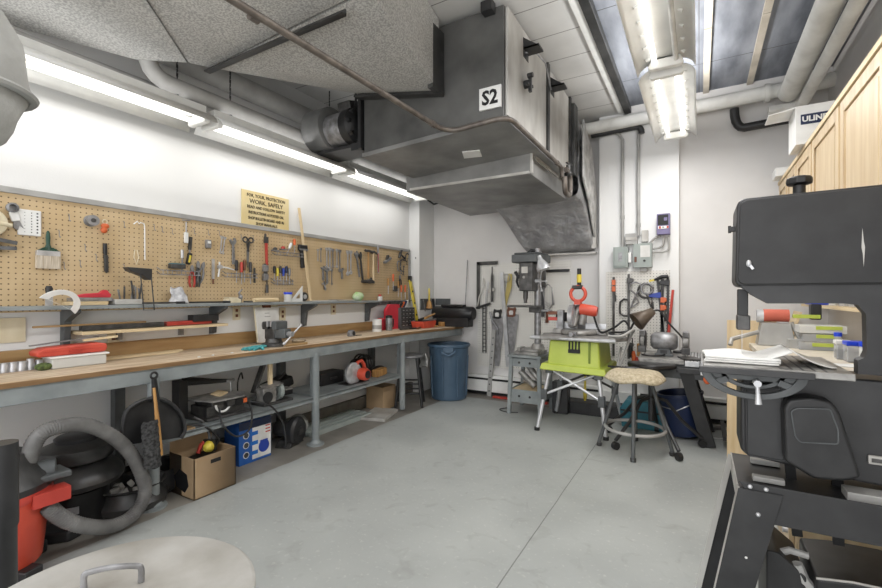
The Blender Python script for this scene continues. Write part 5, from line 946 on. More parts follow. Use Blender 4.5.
T=thing('red_bar','long red bar leaning at the right edge of the pilaster','bar',(0,0,0)); a=onY(673,290,5.1); b=onY(667,350,4.95); T.location=a; m=MB(rel(T)); m.bar(a,b,.022,.016); m.build('bar',K['red'],T)
# tools on the left white pegboard
T=thing('framing_square','large dark steel L shaped carpenter square around the pegboard corner','square',Bk(477,262),RZ); m=MB(); L=.62; m.box(.005,.012,0,.30,-.045,0); m.box(.005,.012,0,.045,-L,0); m.build('blade',K['steel_dark'],T)
T=thing('grey_rod','thin rod leaning on the back wall beside the framing square','rod',(0,0,0)); a=Bk(467.5,260,5.29); b=Bk(465,312,5.26); T.location=a; m=MB(rel(T)); m.cyl(a,b,.006,n=8); m.build('rod',K['steel_dull'],T)
T=thing('coping_tool','curved dull tool hanging inside the framing square','tool',Bk(484,278),RZ,tilt=-.15); m=MB(); m.tube([(.02,0,0),(.02,.02,-.1),(.02,-.02,-.25),(.02,-.03,-.4)],[.008,.012,.012,.008],8); m.build('body',K['galv_light'],T); 
T=thing('square','pale metal sliding rule leaning beside the curved tool','square',Bk(489,282),RZ,tilt=-.12); m=MB(); m.box(.02,.028,-.012,.012,-.38,0); m.build('blade',K['alu'],T)
T=thing('caulk_gun','dark slender caulking tool hanging upright','tool',Bk(493,267),RZ); m=MB(); m.cyl((.03,0,.0),(.03,0,-.10),.008); m.cyl((.03,0,-.1),(.03,0,-.45),.018); m.build('barrel',K['steel_dark'],T); m=MB(); m.prism([(-.05,-.28),(.03,-.27),(.04,-.3),(-.02,-.33),(-.06,-.31)],'x',.02,.045); m.build('grip',K['galv_light'],T)
T=thing('ladder_clamp','dark rack bar with a ladder pattern hanging low on the left','clamp',Bk(485,305),RZ)
for y in (-.02,.025):
    m=MB(); m.box(.02,.03,y-.006,y+.006,-.62,0); m.build('side_bar',K['steel_dark'],T)
for k in range(12):
    m=MB(); m.box(.02,.03,-.02,.025,-.6+.05*k,-.59+.05*k); m.build('rung',K['steel_dark'],T)
m=MB(); m.bar((.03,-.11,-.04),(.03,.09,.02),.03,.03); m.build('head',K['black'],T,bevel=.005)
T=thing('pistol_drill','dull grey folded tool beside the ladder bar','tool',Bk(491,312),RZ,tilt=.2); m=MB(); m.tube([(.03,0,0),(.03,.01,-.12),(.03,.06,-.22),(.03,.05,-.3)],[.016,.014,.012,.008],8); m.build('body',K['steel_dull'],T)
saw(Bk(498,310), .72, 0, RZ, 'hand saw with black handle hanging point down','black',.19)
saw(Bk(512,308), .62, 0, RZ, 'hand saw with reddish brown handle behind the drill press','brown',.19)
T=thing('aluminium_rule','long white aluminium straightedge hanging in front of the hand saws','rule',(0,0,0)); a=Bk(501.5,272,5.24); b=Bk(508,367,5.24); T.location=a; m=MB(rel(T)); m.bar(a,b,.05,.012,up=(0,1,0)); m.build('blade',K['alu'],T,bevel=.002)
T=thing('plastering_trowel','yellowish plastic saw sheath hanging beside the white rule','sheath',Bk(511,274),RZ,tilt=-.1); m=MB(); m.prism([(-.03,0),(.02,0),(.03,-.15),(-.02,-.42),(-.05,-.4)],'x',.01,.02); m.build('sheath',mat('pale_yellow',(206,186,110),.5),T)
T=thing('round_scraper','black curved scraper hanging near the drill press','tool',Bk(516,272),RZ); m=MB(); m.tube([(.03,0,0),(.03,.04,-.06),(.03,.02,-.12),(.03,.05,-.2)],[.02,.022,.016,.012],8); m.build('body',K['black'],T)
m=MB(); m.ring((.03,0,-.08),.05,.005,'x',20,6); solo(m,'wire_ring',K['steel_dull'],'thin wire ring hung above the yellow sheath','wire',Bk(507,272),(0,0,RZ))
T=thing('string_of_wires','bundle of looped pale wires hanging right of the drill press','wire',Bk(549,284),RZ); 
for k in range(4):
    m=MB(); m.tube([(.03+.005*k,0,0),(.03,-.05-.01*k,-.06),(.03,-.04,-.3+.03*k),(.03,.0,-.33+.03*k),(.035,.05+.008*k,-.25),(.03,.045,-.05),(.03,0,0)],.0045,6); m.build('loop',K['steel_dull'],T)
T=thing('pipe_clamp','dark steel bar hanging behind the drill press head','bar',Bk(543,266),RZ); m=MB(); m.box(0,.02,-.02,.02,-.62,0); m.build('bar',K['black_metal'],T)
m=MB(); m.cyl((0,0,0),(0,0,-.09),.014); m.cyl((0,0,-.09),(0,0,-.13),.02); solo(m,'soldering_iron',K['brown'],'small brown handled iron standing right of the drill press','tool',Bk(547,312))
m=MB(); m.bar((0,-.0,0),(.17,-.12,-.95),.07,.02); solo(m,'perforated_bar',K['steel_dull'],'grey slotted bar leaning against the wall behind the drill press','bar',Bk(494,358,5.24)) if False else m.bm.free()
T=thing('slotted_bar','grey slotted steel bar leaning against the wall left of the drill press','bar',(0,0,0)); a=Bk(494,330,5.24); b=onZ(489,396,.0); T.location=b; m=MB(rel(T)); m.bar(a,b,.055,.02,up=(0,1,0)); bb=m.build('bar',K['pipe_grey'],T)
m=MB(rel(T))
for k in range(9): c=b.lerp(a,.08+.1*k); m.cyl(c+Vector((0,-.013,0)),c+Vector((0,-.006,0)),.009,n=8)
m.build('slots',K['inkblack'],bb); bb.children[0]['kind']='stuff'
# ================================================================ drill press on stand
T=thing('machine_stand','grey steel machine stand with open front under the drill press','stand',(-1.63,4.78,0))
w,d,h=.155,.19,.62
for sx in (-1,1):
    for sy in (-1,1):
        m=MB(); m.hexa([(sx*(w+.02)-.02,sy*(d+.02)-.02,0),(sx*(w+.02)+.02,sy*(d+.02)-.02,0),(sx*(w+.02)+.02,sy*(d+.02)+.02,0),(sx*(w+.02)-.02,sy*(d+.02)+.02,0)],[(sx*w-.02,sy*d-.02,h),(sx*w+.02,sy*d-.02,h),(sx*w+.02,sy*d+.02,h),(sx*w-.02,sy*d+.02,h)]); m.build('leg',K['grey_paint'],T,bevel=.003)
for z0,z1 in ((h-.1,h-.01),(.13,.27)):
    for sy in (-1,1):
        m=MB(); m.box(-w-.02,w+.02,sy*(d+.012)-.006,sy*(d+.012)+.006,z0,z1); p_=m.build('apron',K['grey_paint'],T,bevel=.002)
        if sy<0:
            for x in (-.06,.06): m=MB(); m.cyl((x,sy*(d+.0125)-.0075,(z0+z1)/2),(x,sy*(d+.0125)-.0065,(z0+z1)/2),.013,n=12); m.build('hole',K['inkblack'],p_)
    for sx in (-1,1):
        m=MB(); m.box(sx*(w+.012)-.006,sx*(w+.012)+.006,-d,d,z0,z1); m.build('apron',K['grey_paint'],T)
m=MB(); m.box(-w-.035,w+.035,-d-.04,d+.04,h,h+.025); m.build('top',K['grey_paint'],T,bevel=.004)
m=MB(); m.box(-w,w,-d,d,.255,.262); m.build('shelf',K['wood_pale'],T)
B0=T.location.copy()
for i,(a,b,r_) in enumerate((((-.09,-.08,.45),(.08,-.1,.3),.035),((-.02,0,.5),(.1,-.02,.36),.035),((-.1,.05,.33),(.09,.05,.30),.03))):
    m=MB(); m.tube([a,b],[r_,r_*.9],10); solo(m,'pipe_offcut',K['cast'],'thick grey metal offcut lying in the machine stand','offcut',B0,group='metal offcuts in the machine stand')
T=thing('drill_press','grey bench drill press standing on the steel stand','drill press',B0+Vector((0.0,0,h+.025))); T.scale=(1.08,1.0,1.09)
m=MB(); m.box(-.13,.13,-.17,.15,0,.03); m.box(-.11,.11,-.13,.12,.03,.05); m.lathe([(.075,.03),(.06,.09),(.055,.1)],20,(.06,.05,0)); m.box(-.1,-.06,-.15,.0,.03,.07); m.build('base',K['cast'],T,bevel=.005)
m=MB(); m.cyl((.06,.05,.05),(.06,.05,1.08),.036,n=20); m.build('column',K['steel_dull'],T)
m=MB(); m.box(-.21,.11,-.14,.06,.475,.495); m.box(-.02,.1,-.0,.1,.42,.475); m.build('table',K['steel_dark'],T,bevel=.004)
m=MB(); m.cyl((.1,.05,.44),(.19,.05,.44),.014); m.cyl((.19,-.0,.44),(.19,.1,.44),.01); m.build('table_crank',K['steel_dull'],T)
m=MB(); m.box(-.075,.07,-.16,.13,.64,.93); m.build('head_casting',K['steel_dark'],T,bevel=.012)
m=MB(); m.prism([(-.15,-.17),(.10,-.17),(.15,-.1),(.17,.15),(.08,.26),(-.08,.26),(-.15,.15),(-.17,-.1)],'z',.93,1.01); m.prism([(-.13,-.15),(.08,-.15),(.13,-.08),(.15,.14),(.06,.23),(-.07,.23),(-.13,.14),(-.15,-.08)],'z',1.01,1.03); m.build('belt_cover',K['grey_dark'],T,bevel=.01)
m=MB(); m.box(-.055,.03,-.163,-.16,.72,.90); fp=m.build('front_plate',K['steel_dark'],T)
m=MB(); m.box(-.045,.02,-.166,-.163,.82,.885); m.build('badge',K['galv_light'],fp); m=MB(); m.cyl((-.02,-.17,.78),(-.02,-.163,.78),.014); m.build('switch',K['cast'],fp)
m=MB(); m.cyl((-.02,-.11,.66),(-.02,-.11,.56),.024); m.cyl((-.02,-.11,.56),(-.02,-.11,.52),.016); m.build('chuck',K['steel_dark'],T)
m=MB(); m.cyl((.07,-.07,.74),(.13,-.07,.74),.02)
for a in (0,2.1,4.2): m.cyl((.12,-.07,.74),(.15,-.07+.11*math.cos(a),.74+.11*math.sin(a)),.006,n=8); m.ball((.15,-.07+.11*math.cos(a),.74+.11*math.sin(a)),.014,8,6)
m.build('feed_handle',K['steel'],T)
m=MB(); m.cyl((.03,.19,.68),(.03,.19,.92),.075,n=20); m.build('motor',K['steel_dark'],T)
m=MB(); m.tube([(-.02,-.0,1.03),(.0,.02,1.06),(.04,.03,1.05)],.022,8); m.build('top_cord',K['black'],T)
p=onY(541,262,4.65); T=thing('lamp_shade','aluminium work lamp clamped to the right side of the drill press head','lamp',p)
m=MB(); m.lathe([(.075,-.09),(.07,-.05),(.045,.0),(.028,.03),(.024,.07)],20); m.build('shade',K['alu'],T,rot=(0,-.35,0)); m=MB(); m.tube([(-.03,.0,.06),(-.06,.05,.09),(-.1,.1,.06)],.01,8); m.build('arm',K['black_metal'],T)
# ================================================================ miter saw on lime stand
C=Vector((-1.02,4.50,0)); T=thing('saw_stand','lime green jobsite saw table on crossed aluminium legs','saw table',C)
def P2(u,v,Y): p=onY(u,v,Y); return p-C
m=MB(); b=[(-.26,-.27,.60),(.24,-.27,.58),(.26,.22,.60),(-.24,.22,.60)]; t=[(-.24,-.25,.865),(.22,-.25,.865),(.24,.20,.865),(-.22,.20,.865)]
m.hexa(b,t); m.build('lime_body',K['lime'],T,bevel=.02,seg=3)
m=MB(); m.hexa([(-.33,-.30,.575),(.30,-.30,.555),(.32,.24,.575),(-.3,.24,.575)],[(-.31,-.285,.64),(.28,-.285,.62),(.30,.23,.64),(-.28,.23,.64)]); m.build('lime_skirt',K['lime'],T,bevel=.012)
m=MB()
for x in (-.045,-.015,.015,.045): m.box(x-.006,x+.006,-.27,-.255,.76,.86)
m.box(-.055,.055,-.272,-.26,.75,.785); m.build('front_vent',K['inkblack'],T)
m=MB(); m.box(.13,.15,-.265,-.245,.66,.86); m.build('groove',mat('lime_dark',(120,140,34),.5),T)
m=MB(); m.prism([(-.32,-.31),(.32,-.33),(.45,-.10),(.38,.24),(-.30,.26),(-.38,.0)],'z',.87,.905); m.build('table_top',K['cast'],T,bevel=.006)
m=MB(); m.cyl((-.42,-.28,.885),(.38,-.33,.885),.018); m.build('fence_rail',K['alu'],T)
def leg(a,b,name='leg',r_=.019,mt='alu'):
    m=MB(); m.cyl(a,b,r_,n=12); o=m.build(name,K[mt],T); return o
F1=onZ(537,430,0)-C; F2=onZ(606,440,0)-C; F3=onZ(556,413,0)-C; F4=Vector((.33,.42,0))
for f,tp in ((F1,(-.24,-.24,.58)),(F2,(.22,-.25,.56)),(F3,(-.22,.2,.58)),(F4,(.24,.2,.58))):
    o=leg(tp,f); m=MB(); m.cyl(Vector(f),Vector(f)+Vector((0,0,.03)),.026); m.build('rubber_foot',K['black'],o)
    q=Vector(tp).lerp(Vector(f),.42); m=MB(); m.box(q.x-.03,q.x+.03,q.y-.03,q.y+.03,q.z-.05,q.z+.05); m.build('knuckle',K['grey_dark'],o,bevel=.008)
    m=MB(); q=Vector(tp); m.box(q.x-.035,q.x+.035,q.y-.035,q.y+.035,q.z-.04,q.z+.03); m.build('top_bracket',K['grey_dark'],o,bevel=.006)
def mid(f,tp,t=.42): return Vector(tp).lerp(Vector(f),t)
leg(mid(F1,(-.24,-.24,.58)),(.2,-.24,.56),'crossbar',.013); leg(mid(F2,(.22,-.25,.56)),(-.22,-.24,.57),'crossbar',.013)
leg(mid(F3,(-.22,.2,.58)),(.2,.2,.57),'crossbar',.012,'steel_dark'); leg(mid(F4,(.24,.2,.58)),(-.2,.2,.57),'crossbar',.012,'steel_dark')
T=thing('miter_saw','sliding miter saw with red motor and loop handle on the lime table','miter saw',C+Vector((-.02,.0,.906)))
m=MB(); m.lathe([(.17,0),(.18,.02),(.17,.045),(.05,.05)],30); m.box(-.26,.26,-.0,.10,0,.05); m.build('base',K['cast'],T,bevel=.006)
m=MB(); m.box(-.25,-.03,.08,.10,.05,.11); m.box(.05,.25,.08,.10,.05,.11); m.build('fence',K['alu'],T,bevel=.003)
m=MB(); m.box(-.03,.03,-.24,-.15,.0,.04); m.cyl((0,-.24,.02),(0,-.30,.02),.02); m.build('miter_arm',K['steel_dull'],T)
m=MB(); m.bar((.0,.16,.0),(.0,.10,.30),.08,.09); m.build('arm_post',K['steel_dull'],T,bevel=.01)
m=MB(); m.lathe([(.10,-.03),(.115,-.025),(.12,.02),(.1,.03)],28,(-.06,.0,.18),'x'); m.build('blade_guard',K['steel'],T)
m=MB(); m.tube([(-.03,-.05,.08),(-.02,.0,.20),(.0,.04,.28)],[.02,.035,.03],12); m.tube([(.03,.0,.10),(.05,.0,.2)],.035,12); m.build('arm_casting',K['cast'],T)
m=MB(); m.tube([(.02,.0,.25),(.06,.0,.25),(.15,.0,.235),(.18,.0,.23)],[.06,.055,.055,.045],18); m.build('motor',K['orange_red'],T)
m=MB(); m.ring((0,-.02,.405),.072,.017,'y',28,10); m.bar((0,-.02,.3),(0,-.02,.35),.08,.06); hd=m.build('loop_handle',K['orange_red'],T)
m=MB(); m.tube([(-.055,-.02,.47),(.045,-.02,.472)],.021,10); m.build('grip',K['rubber'],hd)
m=MB(); m.cyl((.0,.03,.46),(.0,.03,.66),.02,n=12); m.build('slide_handle',K['black'],T); m=MB(); m.cyl((.0,.03,.52),(.0,.03,.60),.024,n=12); m.build('warning_label',K['yellow'],T)
m=MB(); m.lathe([(.05,0),(.07,.02),(.06,.09),(.02,.1)],14); m.build('dust_bag',K['black'],T,loc=(-.19,.1,.12)); 
m=MB(); m.box(-.22,-.16,.02,.1,.04,.24); solo(m,'wood_clamp',K['steel_dull'],'brown and steel fixture standing left of the miter saw','fixture',T.location,bevel=.004)
for i,(z,mt,l) in enumerate(((.19,'brown','brown block on the fixture left of the miter saw'),(.13,'red','red block on the fixture left of the miter saw'))):
    m=MB(); m.box(-.32,-.21,.03,.09,z,z+.035); solo(m,'fixture_block',K[mt],l,'block',T.location,bevel=.004)
cord('power_cord',[C+Vector(p) for p in ((.12,.0,1.12),(.16,.02,.98),(.22,-.06,.94),(.34,-.1,1.0),(.42,-.1,1.06),(.46,-.1,.98),(.38,-.2,.93),(.3,-.16,.95),(.44,-.05,.96),(.5,-.05,1.05))],.010,'black cord in loose loops on the right side of the saw table')
cord('power_cord',[C+Vector(p) for p in ((.3,-.2,.92),(.42,-.22,.93),(.5,-.1,.98),(.46,.0,.9),(.4,-.05,.7),(.36,-.1,.62),(.38,0,.8))],.012,'thick grey cord hanging at the right end of the saw table','pipe_grey')
for i,(x,z,mt,l) in enumerate(((.43,.66,'orange','orange tool hanging right of the lime table body'),(.46,.6,'red','red tool hanging right of the lime table body'),(.40,.72,'black','black tool holder hanging right of the lime table body'),(.5,.56,'steel_dark','dark tool hanging lowest right of the lime table body'),(.48,.74,'handle_wood','wooden tool handle right of the lime table body'))):
    m=MB(); m.tube([(0,0,.06),(.01,0,.0),(-.005,0,-.07)],[.016,.022,.012],10); solo(m,'hanging_tool',K[mt],l,'tool',C+Vector((x,.45,z)))
m=MB(); m.box(-.3,.3,-.12,.1,0,.13); solo(m,'low_box',K['black'],'long low black box on the floor behind the saw stand','box',(-1.0,5.02,0),bevel=.008)
m=MB(); m.cyl((0,0,.14),(0,0,.5),.012); m.cyl((0,0,.16),(0,0,.24),.02); solo(m,'yellow_tool',K['yellow'],'yellow tipped rod standing behind the saw stand legs','rod',(-1.08,4.98,0))
m=MB(); m.box(-.08,.09,-.06,.06,0,.35); solo(m,'dark_carton',K['black_metal'],'dark grey equipment standing between drill stand and lime saw table','box',(-1.32,4.88,0),bevel=.01)
# ================================================================ teal case, navy bucket
T=thing('teal_toolbox','teal plastic tool case standing behind the stools','toolbox',(-.42,4.78,0)); m=MB(); m.prism([(-.24,0),(.24,0),(.26,.18),(.2,.27),(-.2,.27),(-.26,.18)],'y',-.12,.12); m.build('case',K['teal'],T,bevel=.012); m=MB(); m.tube([(-.08,0,.27),(-.08,0,.31),(.08,0,.31),(.08,0,.27)],.013,8); m.build('handle',K['black'],T); m=MB(); m.box(-.25,.25,-.125,-.12,.16,.175); m.build('seam',K['black'],T)
T=thing('navy_bucket','tilted navy blue plastic bucket with a wire handle on the floor','bucket',(-.11,4.65,.0),rot=(.0,-.13,0)); T.location.z=.025
m=MB(); m.lathe([(.15,0),(.155,.005),(.19,.36),(.197,.362),(.197,.38),(.18,.38),(.145,.02),(.0,.02)],30); m.build('pail',K['navy'],T)
m=MB(); m.ring((0,0,.37),.19,.004,'z',24,6); m.tube([(-.19,-.02,.36),(-.16,-.14,.28),(-.03,-.205,.25),(.1,-.17,.3),(.19,-.02,.37)],.005,6); m.build('wire_handle',K['steel'],T)
# ================================================================ stools
T=thing('sheepskin_stool','tall grey tubular stool with a cream sheepskin seat cover','stool',(-.465,4.0,0),rz=.2)
m=MB(); m.lathe([(.0,.595),(.17,.60),(.17,.625),(.0,.63)],24); m.build('seat',K['black_metal'],T)
m=MB()
def fl(a,b):
    t=2*PI*a; r_=b; rr=.235*r_*(1+.02*math.sin(6*t)+.015*math.sin(11*t)); z=.655-.065*max(0,r_-.78)/.22*(1+.15*math.sin(5*t)); return (rr*math.cos(t),rr*math.sin(t)*.9,z)
m.grid(fl,48,12); m.build('fleece_cover',K['fleece'],T,solid=.03,sub=1)
for k in range(4):
    a=k*PI/2-.12; m=MB(); m.tube([(.12*math.cos(a),.12*math.sin(a),.60),(.29*math.cos(a),.29*math.sin(a),0)],.0155,12); lg=m.build('leg',K['grey_dark'],T); m=MB(); m.cyl((.275*math.cos(a),.275*math.sin(a),.03),(.282*math.cos(a),.282*math.sin(a),0),.022); m.build('foot_cap',K['rubber'],lg)
m=MB(); m.ring((0,0,.19),.23,.014,'z',40,8); m.build('foot_ring',K['pipe_grey'],T)
T=thing('rolling_stool','black padded stool on casters behind the sheepskin stool','stool',(-.36,4.26,0),rz=.0)
m=MB(); m.prism([(.17*math.cos(t)*(1+.15*math.cos(2*t)),.15*math.sin(t)) for t in [2*PI*k/24 for k in range(24)]],'z',.665,.705); m.build('seat',K['leather'],T,bevel=.012,seg=3)
m=MB(); m.tube([(-.34,-.10,.665),(-.22,-.16,.66),(-.12,-.14,.665),(-.04,-.10,.66)],[.012,.028,.028,.014],10,flat=.7); m.build('armrest',K['leather'],T)
m=MB(); m.cyl((0,0,.2),(0,0,.68),.025); m.build('column',K['black_metal'],T)
for k in range(5):
    a=k*2*PI/5+R(-56); rr=.40; m=MB(); m.tube([(.0,0,.42),(.12*math.cos(a),.12*math.sin(a),.38),(.24*math.cos(a),.24*math.sin(a),.22),(rr*math.cos(a),rr*math.sin(a),.075)],.015,8); lg=m.build('leg',K['black_metal'],T)
    m=MB(); c_=Vector((rr*math.cos(a),rr*math.sin(a),.032)); s_=Vector((-math.sin(a),math.cos(a),0))*.018; m.cyl(c_-s_,c_+s_,.032,n=16); m.build('caster',K['black'],lg)
# ================================================================ table saw with bench grinder
T=thing('table_saw','long steel machine table with black front rail and splayed legs','saw table',(.2,4.6,0)); tz=.735
m=MB(rel(T)); m.box(-.465,-.11,4.32,4.97,tz-.035,tz); m.build('extension_wing',K['cast'],T,bevel=.003)
m=MB(rel(T)); m.box(-.105,.005,4.30,5.0,tz-.045,tz); gw=m.build('ribbed_wing',K['alu'],T,bevel=.003)
for i in range(4):
    m=MB(rel(T)); x=-.095+.026*i; m.box(x,x+.008,4.31,4.99,tz,tz+.0015); m.build('groove',K['steel_dark'],gw)
m=MB(rel(T)); m.box(.075,.325,4.30,5.0,tz-.045,tz); m.build('saw_top',K['cast'],T,bevel=.003)
m=MB(rel(T)); m.box(-.40,.32,4.34,4.95,tz-.16,tz-.04); m.build('apron',K['grey_dark'],T,bevel=.004)
m=MB(rel(T)); m.box(-.16,.32,4.25,4.30,tz-.10,tz-.055); m.cyl((-.16,4.275,tz-.078),(-.17,4.275,tz-.078),.02); m.build('front_rail',K['black_metal'],T,bevel=.004)
m=MB(rel(T)); m.box(.015,.065,4.24,5.02,tz-.02,tz+.02); m.box(.01,.07,4.225,4.26,tz-.10,tz+.02); m.build('rip_fence',K['alu'],T,bevel=.003)
m=MB(rel(T)); m.ball((.06,4.235,tz-.13),(.03,.015,.04)); m.build('orange_tag',K['orange'],T)
for tp,ft in (((-.10,4.36),(.075,4.40)),((-.10,4.92),(.09,4.9)),((.26,4.36),(.30,4.4)),((.26,4.92),(.30,4.9))):
    m=MB(rel(T)); w_=.065 if tp[1]<4.5 else .05; m.bar((tp[0],tp[1],tz-.08),(ft[0],ft[1],0.0),.05,w_*1.6,up=(1,0,0)) ; m.build('leg',K['black_metal'],T,bevel=.004)
m=MB(rel(T)); m.bar((.19,5.0,.09),(.19,4.4,.09),.03,.03); m.build('stretcher',K['black_metal'],T)
p=onY(664,355,4.6); G=Vector((p.x,4.62,tz)); T=thing('bench_grinder','grey bench grinder on the left end of the machine table','grinder',G); T.scale=(1.12,1.12,1.12)
m=MB(); m.prism([(-.07,-.06),(.07,-.06),(.06,.07),(-.06,.07)],'z',0,.02); m.prism([(-.06,0),(.06,0),(.045,.06),(-.045,.06)],'y',-.05,.05); m.build('base',K['grey_dark'],T,bevel=.005); m=MB(); m.lathe([(.045,-.10),(.06,-.09),(.072,-.07),(.075,0),(.072,.07),(.06,.09),(.045,.10)],22,(0,0,.12),'x'); m.build('motor_body',K['steel_dull'],T)
m=MB(); m.box(-.025,.025,-.056,-.05,.02,.05); m.build('switch_plate',K['black'],T)
for s_ in (-1,1):
    m=MB(); m.lathe([(.065,-.025),(.08,-.02),(.08,.02),(.065,.025)],20,(s_*.16,0,.125),'x'); gd=m.build('wheel_guard',K['steel_dark'] if s_<0 else K['cast'],T); m=MB(); m.cyl((s_*.16-.012,-.02,.12),(s_*.16+.012,-.02,.12),.072,n=20); m.build('grinding_wheel',K['cast'],gd); m=MB(); m.box(s_*.16-.03,s_*.16+.03,-.12,-.06,.03,.08); m.build('tool_rest',K['steel_dark'],gd,bevel=.003); m=MB(); m.box(s_*.16-.02,s_*.16+.02,-.10,-.07,.17,.21,rot=(.4,0,0)); m.build('eye_shield',K['steel_dull'],gd)
T=thing('gooseneck_lamp','brown conical lamp shade on a bent gooseneck above the grinder','lamp',(G.x+.05,4.88,tz)); c0_=onY(636,322,4.78)-T.location; c1_=onY(653,311,4.86)-T.location
d=(c1_-c0_).normalized(); m=MB(); m.tube([c0_,c0_.lerp(c1_,.6),c1_],[.095,.055,.035],24,caps=False); m.build('shade',mat('bronze_shade',(112,100,88),.45,.3,(90,78,66)),T,solid=.004)
m=MB(); m.cyl(c0_.lerp(c1_,.25),c0_.lerp(c1_,.7),.03); m.build('bulb',K['cream'],T)
m=MB(); m.tube(spline([c1_,c1_+Vector((.06,.02,.0)),c1_+Vector((.14,.04,-.12)),Vector((.12,.02,.1)),Vector((.06,0,.0))],8),.009,8); m.build('gooseneck',K['black_metal'],T); m=MB(); m.cyl((.06,0,0),(.06,0,.02),.05); m.build('base',K['black_metal'],T)
cord('power_cord',[(-.46,4.5,tz+.01),(-.40,4.45,tz+.01),(-.3,4.5,tz+.01),(-.26,4.6,tz+.02)],.008,'black cord trailing over the left edge of the machine table')
m=MB(); m.box(-.06,.08,-.1,.1,0,.012,rot=(0,0,.3)); solo(m,'steel_scrap',K['steel_dark'],'flat steel tool lying in front of the grinder','tool',(G.x+.2,4.45,tz+.001))
m=MB(); m.bar((-.1,0,.01),(.1,.05,.01),.05,.02); m.bar((-.05,-.05,.02),(.06,.08,.02),.03,.02); solo(m,'floor_clutter',K['steel_dull'],'small tangle of metal parts on the floor by the heater','parts',(.17,5.05,0))
cord('floor_wire',[(.0,4.9,.006),(.05,4.75,.006),(.15,4.7,.006),(.28,4.8,.006)],.004,'thin white wire lying on the floor beside the saw leg','white')
cord('floor_wire',[(-1.9,4.75,.006),(-1.95,4.65,.006),(-1.85,4.58,.006),(-1.72,4.62,.006)],.005,'thin black wire curled on the floor beside the drill stand')
# ================================================================ cabinets on the right wall
CXU=.65
T=thing('upper_cabinet','row of maple wall cabinets high on the right wall','cabinet',(.85,3.6,1.55)); top=2.35; bot=1.62
m=MB(rel(T)); m.box(CXU+.02,XR-.002,1.2,5.19,bot,top-.01); m.build('carcass',K['oak'],T)
m=MB(rel(T)); m.box(CXU-.008,XR-.002,1.2,5.2,top-.02,top+.012); m.build('top_board',K['wood_pale'],T,bevel=.003)
def door(T,x,y0,y1,z0,z1,name='door'):
    m=MB(rel(T)); fw=.065
    m.box(x,x+.02,y0,y0+fw,z0,z1); m.box(x,x+.02,y1-fw,y1,z0,z1); m.box(x,x+.02,y0+fw,y1-fw,z0,z0+fw); m.box(x,x+.02,y0+fw,y1-fw,z1-fw,z1); d_=m.build(name,K['oak'],T,bevel=.003)
    m=MB(rel(T)); m.box(x+.010,x+.019,y0+fw-.002,y1-fw+.002,z0+fw-.002,z1-fw+.002); m.box(x+.003,x+.012,y0+fw+.03,y1-fw-.03,z0+fw+.03,z1-fw-.03); m.build('panel',K['oak'],d_,bevel=.006)
    m=MB(rel(T)); m.cyl((x-.02,y0+.03,z0+.08),(x,y0+.03,z0+.08),.012); m.build('knob',K['steel'],d_); return d_
for y0,y1 in ((1.22,1.80),(1.82,2.40),(2.44,3.10),(3.14,3.78),(3.82,4.32),(4.36,4.74),(4.78,5.18)): door(T,CXU-.002,y0,y1,bot+.01,top-.03)
T=thing('lower_cabinet','maple base cabinets with a pale counter along the right wall','cabinet',(.7,3.6,0)); CXL=.36
m=MB(rel(T)); m.box(CXL+.02,XR-.002,2.55,5.19,.0,.90); m.build('carcass',K['oak'],T,bevel=.003)
for y0,y1 in ((2.57,3.2),(3.22,3.85),(3.87,4.28)): door(T,CXL-.002,y0,y1,.12,.86)
m=MB(rel(T)); m.box(CXL-.03,XR-.002,2.52,5.2,.90,.935); m.build('countertop',mat('counter',(222,214,198),.5,c2=(200,190,172),scale=6),T,bevel=.004)
m=MB(); m.box(.24,.27,4.9,5.2,0,1.12); solo(m,'plywood_panel',K['wood_pale_z'],'pale plywood sheet standing upright at the end of the base cabinets','panel') if False else m.bm.free()
T=thing('plywood_sheet','pale plywood sheet standing on edge behind the band saw','panel',(.3,4.3,0)); a=onY(727,320,4.1); b=onY(760,320,4.1); m=MB(rel(T)); m.box(a.x,b.x+.1,4.1,4.12,0,a.z); m.build('sheet',K['wood_pale_z'],T)
# shelf of jars between counter & upper cabinets
T=thing('spice_shelf','open pale shelf above the counter on the right wall','shelf',(.9,3.6,1.2)); m=MB(rel(T)); m.box(.80,XR-.002,2.4,5.1,1.20,1.22); m.build('board',K['wood_pale'],T); 
for z in (1.42,):
    m=MB(rel(T)); m.box(.80,XR-.002,2.4,5.1,z,z+.02); m.build('board',K['wood_pale'],T)
cz=.936
# cartons on top
T=thing('shipping_carton','white shipping carton with open flap on top of the wall cabinets','carton',(.80,4.1,top+.012)); 
m=MB(rel(T)); z0=top+.012; m.box(.59,1.0,3.96,4.24,z0,z0+.27); m.build('carton',K['white'],T,bevel=.002)
m=MB(rel(T)); m.hexa([(.592,3.97,z0+.262),(.592,4.23,z0+.262),(.59,4.23,z0+.27),(.59,3.97,z0+.27)],[(.44,3.99,z0+.245),(.44,4.2,z0+.245),(.438,4.2,z0+.25),(.438,3.99,z0+.25)]); m.build('flap',K['white'],T)
m=MB(rel(T)); m.box(.618,.90,3.956,3.959,z0+.135,z0+.205); lb=m.build('label_band',K['navy'],T); text_mesh('ULINE',.050,'label_text',K['white'],lb,tuple(Vector((.693,3.9545,z0+.169))-T.location),(PI/2,0,0),bold=.002)
m=MB(); m.box(-.15,.2,-.1,.1,0,.075); solo(m,'small_carton',K['white'],'small white carton on top of the far end of the wall cabinets','carton',(.74,5.02,top+.013),bevel=.002)
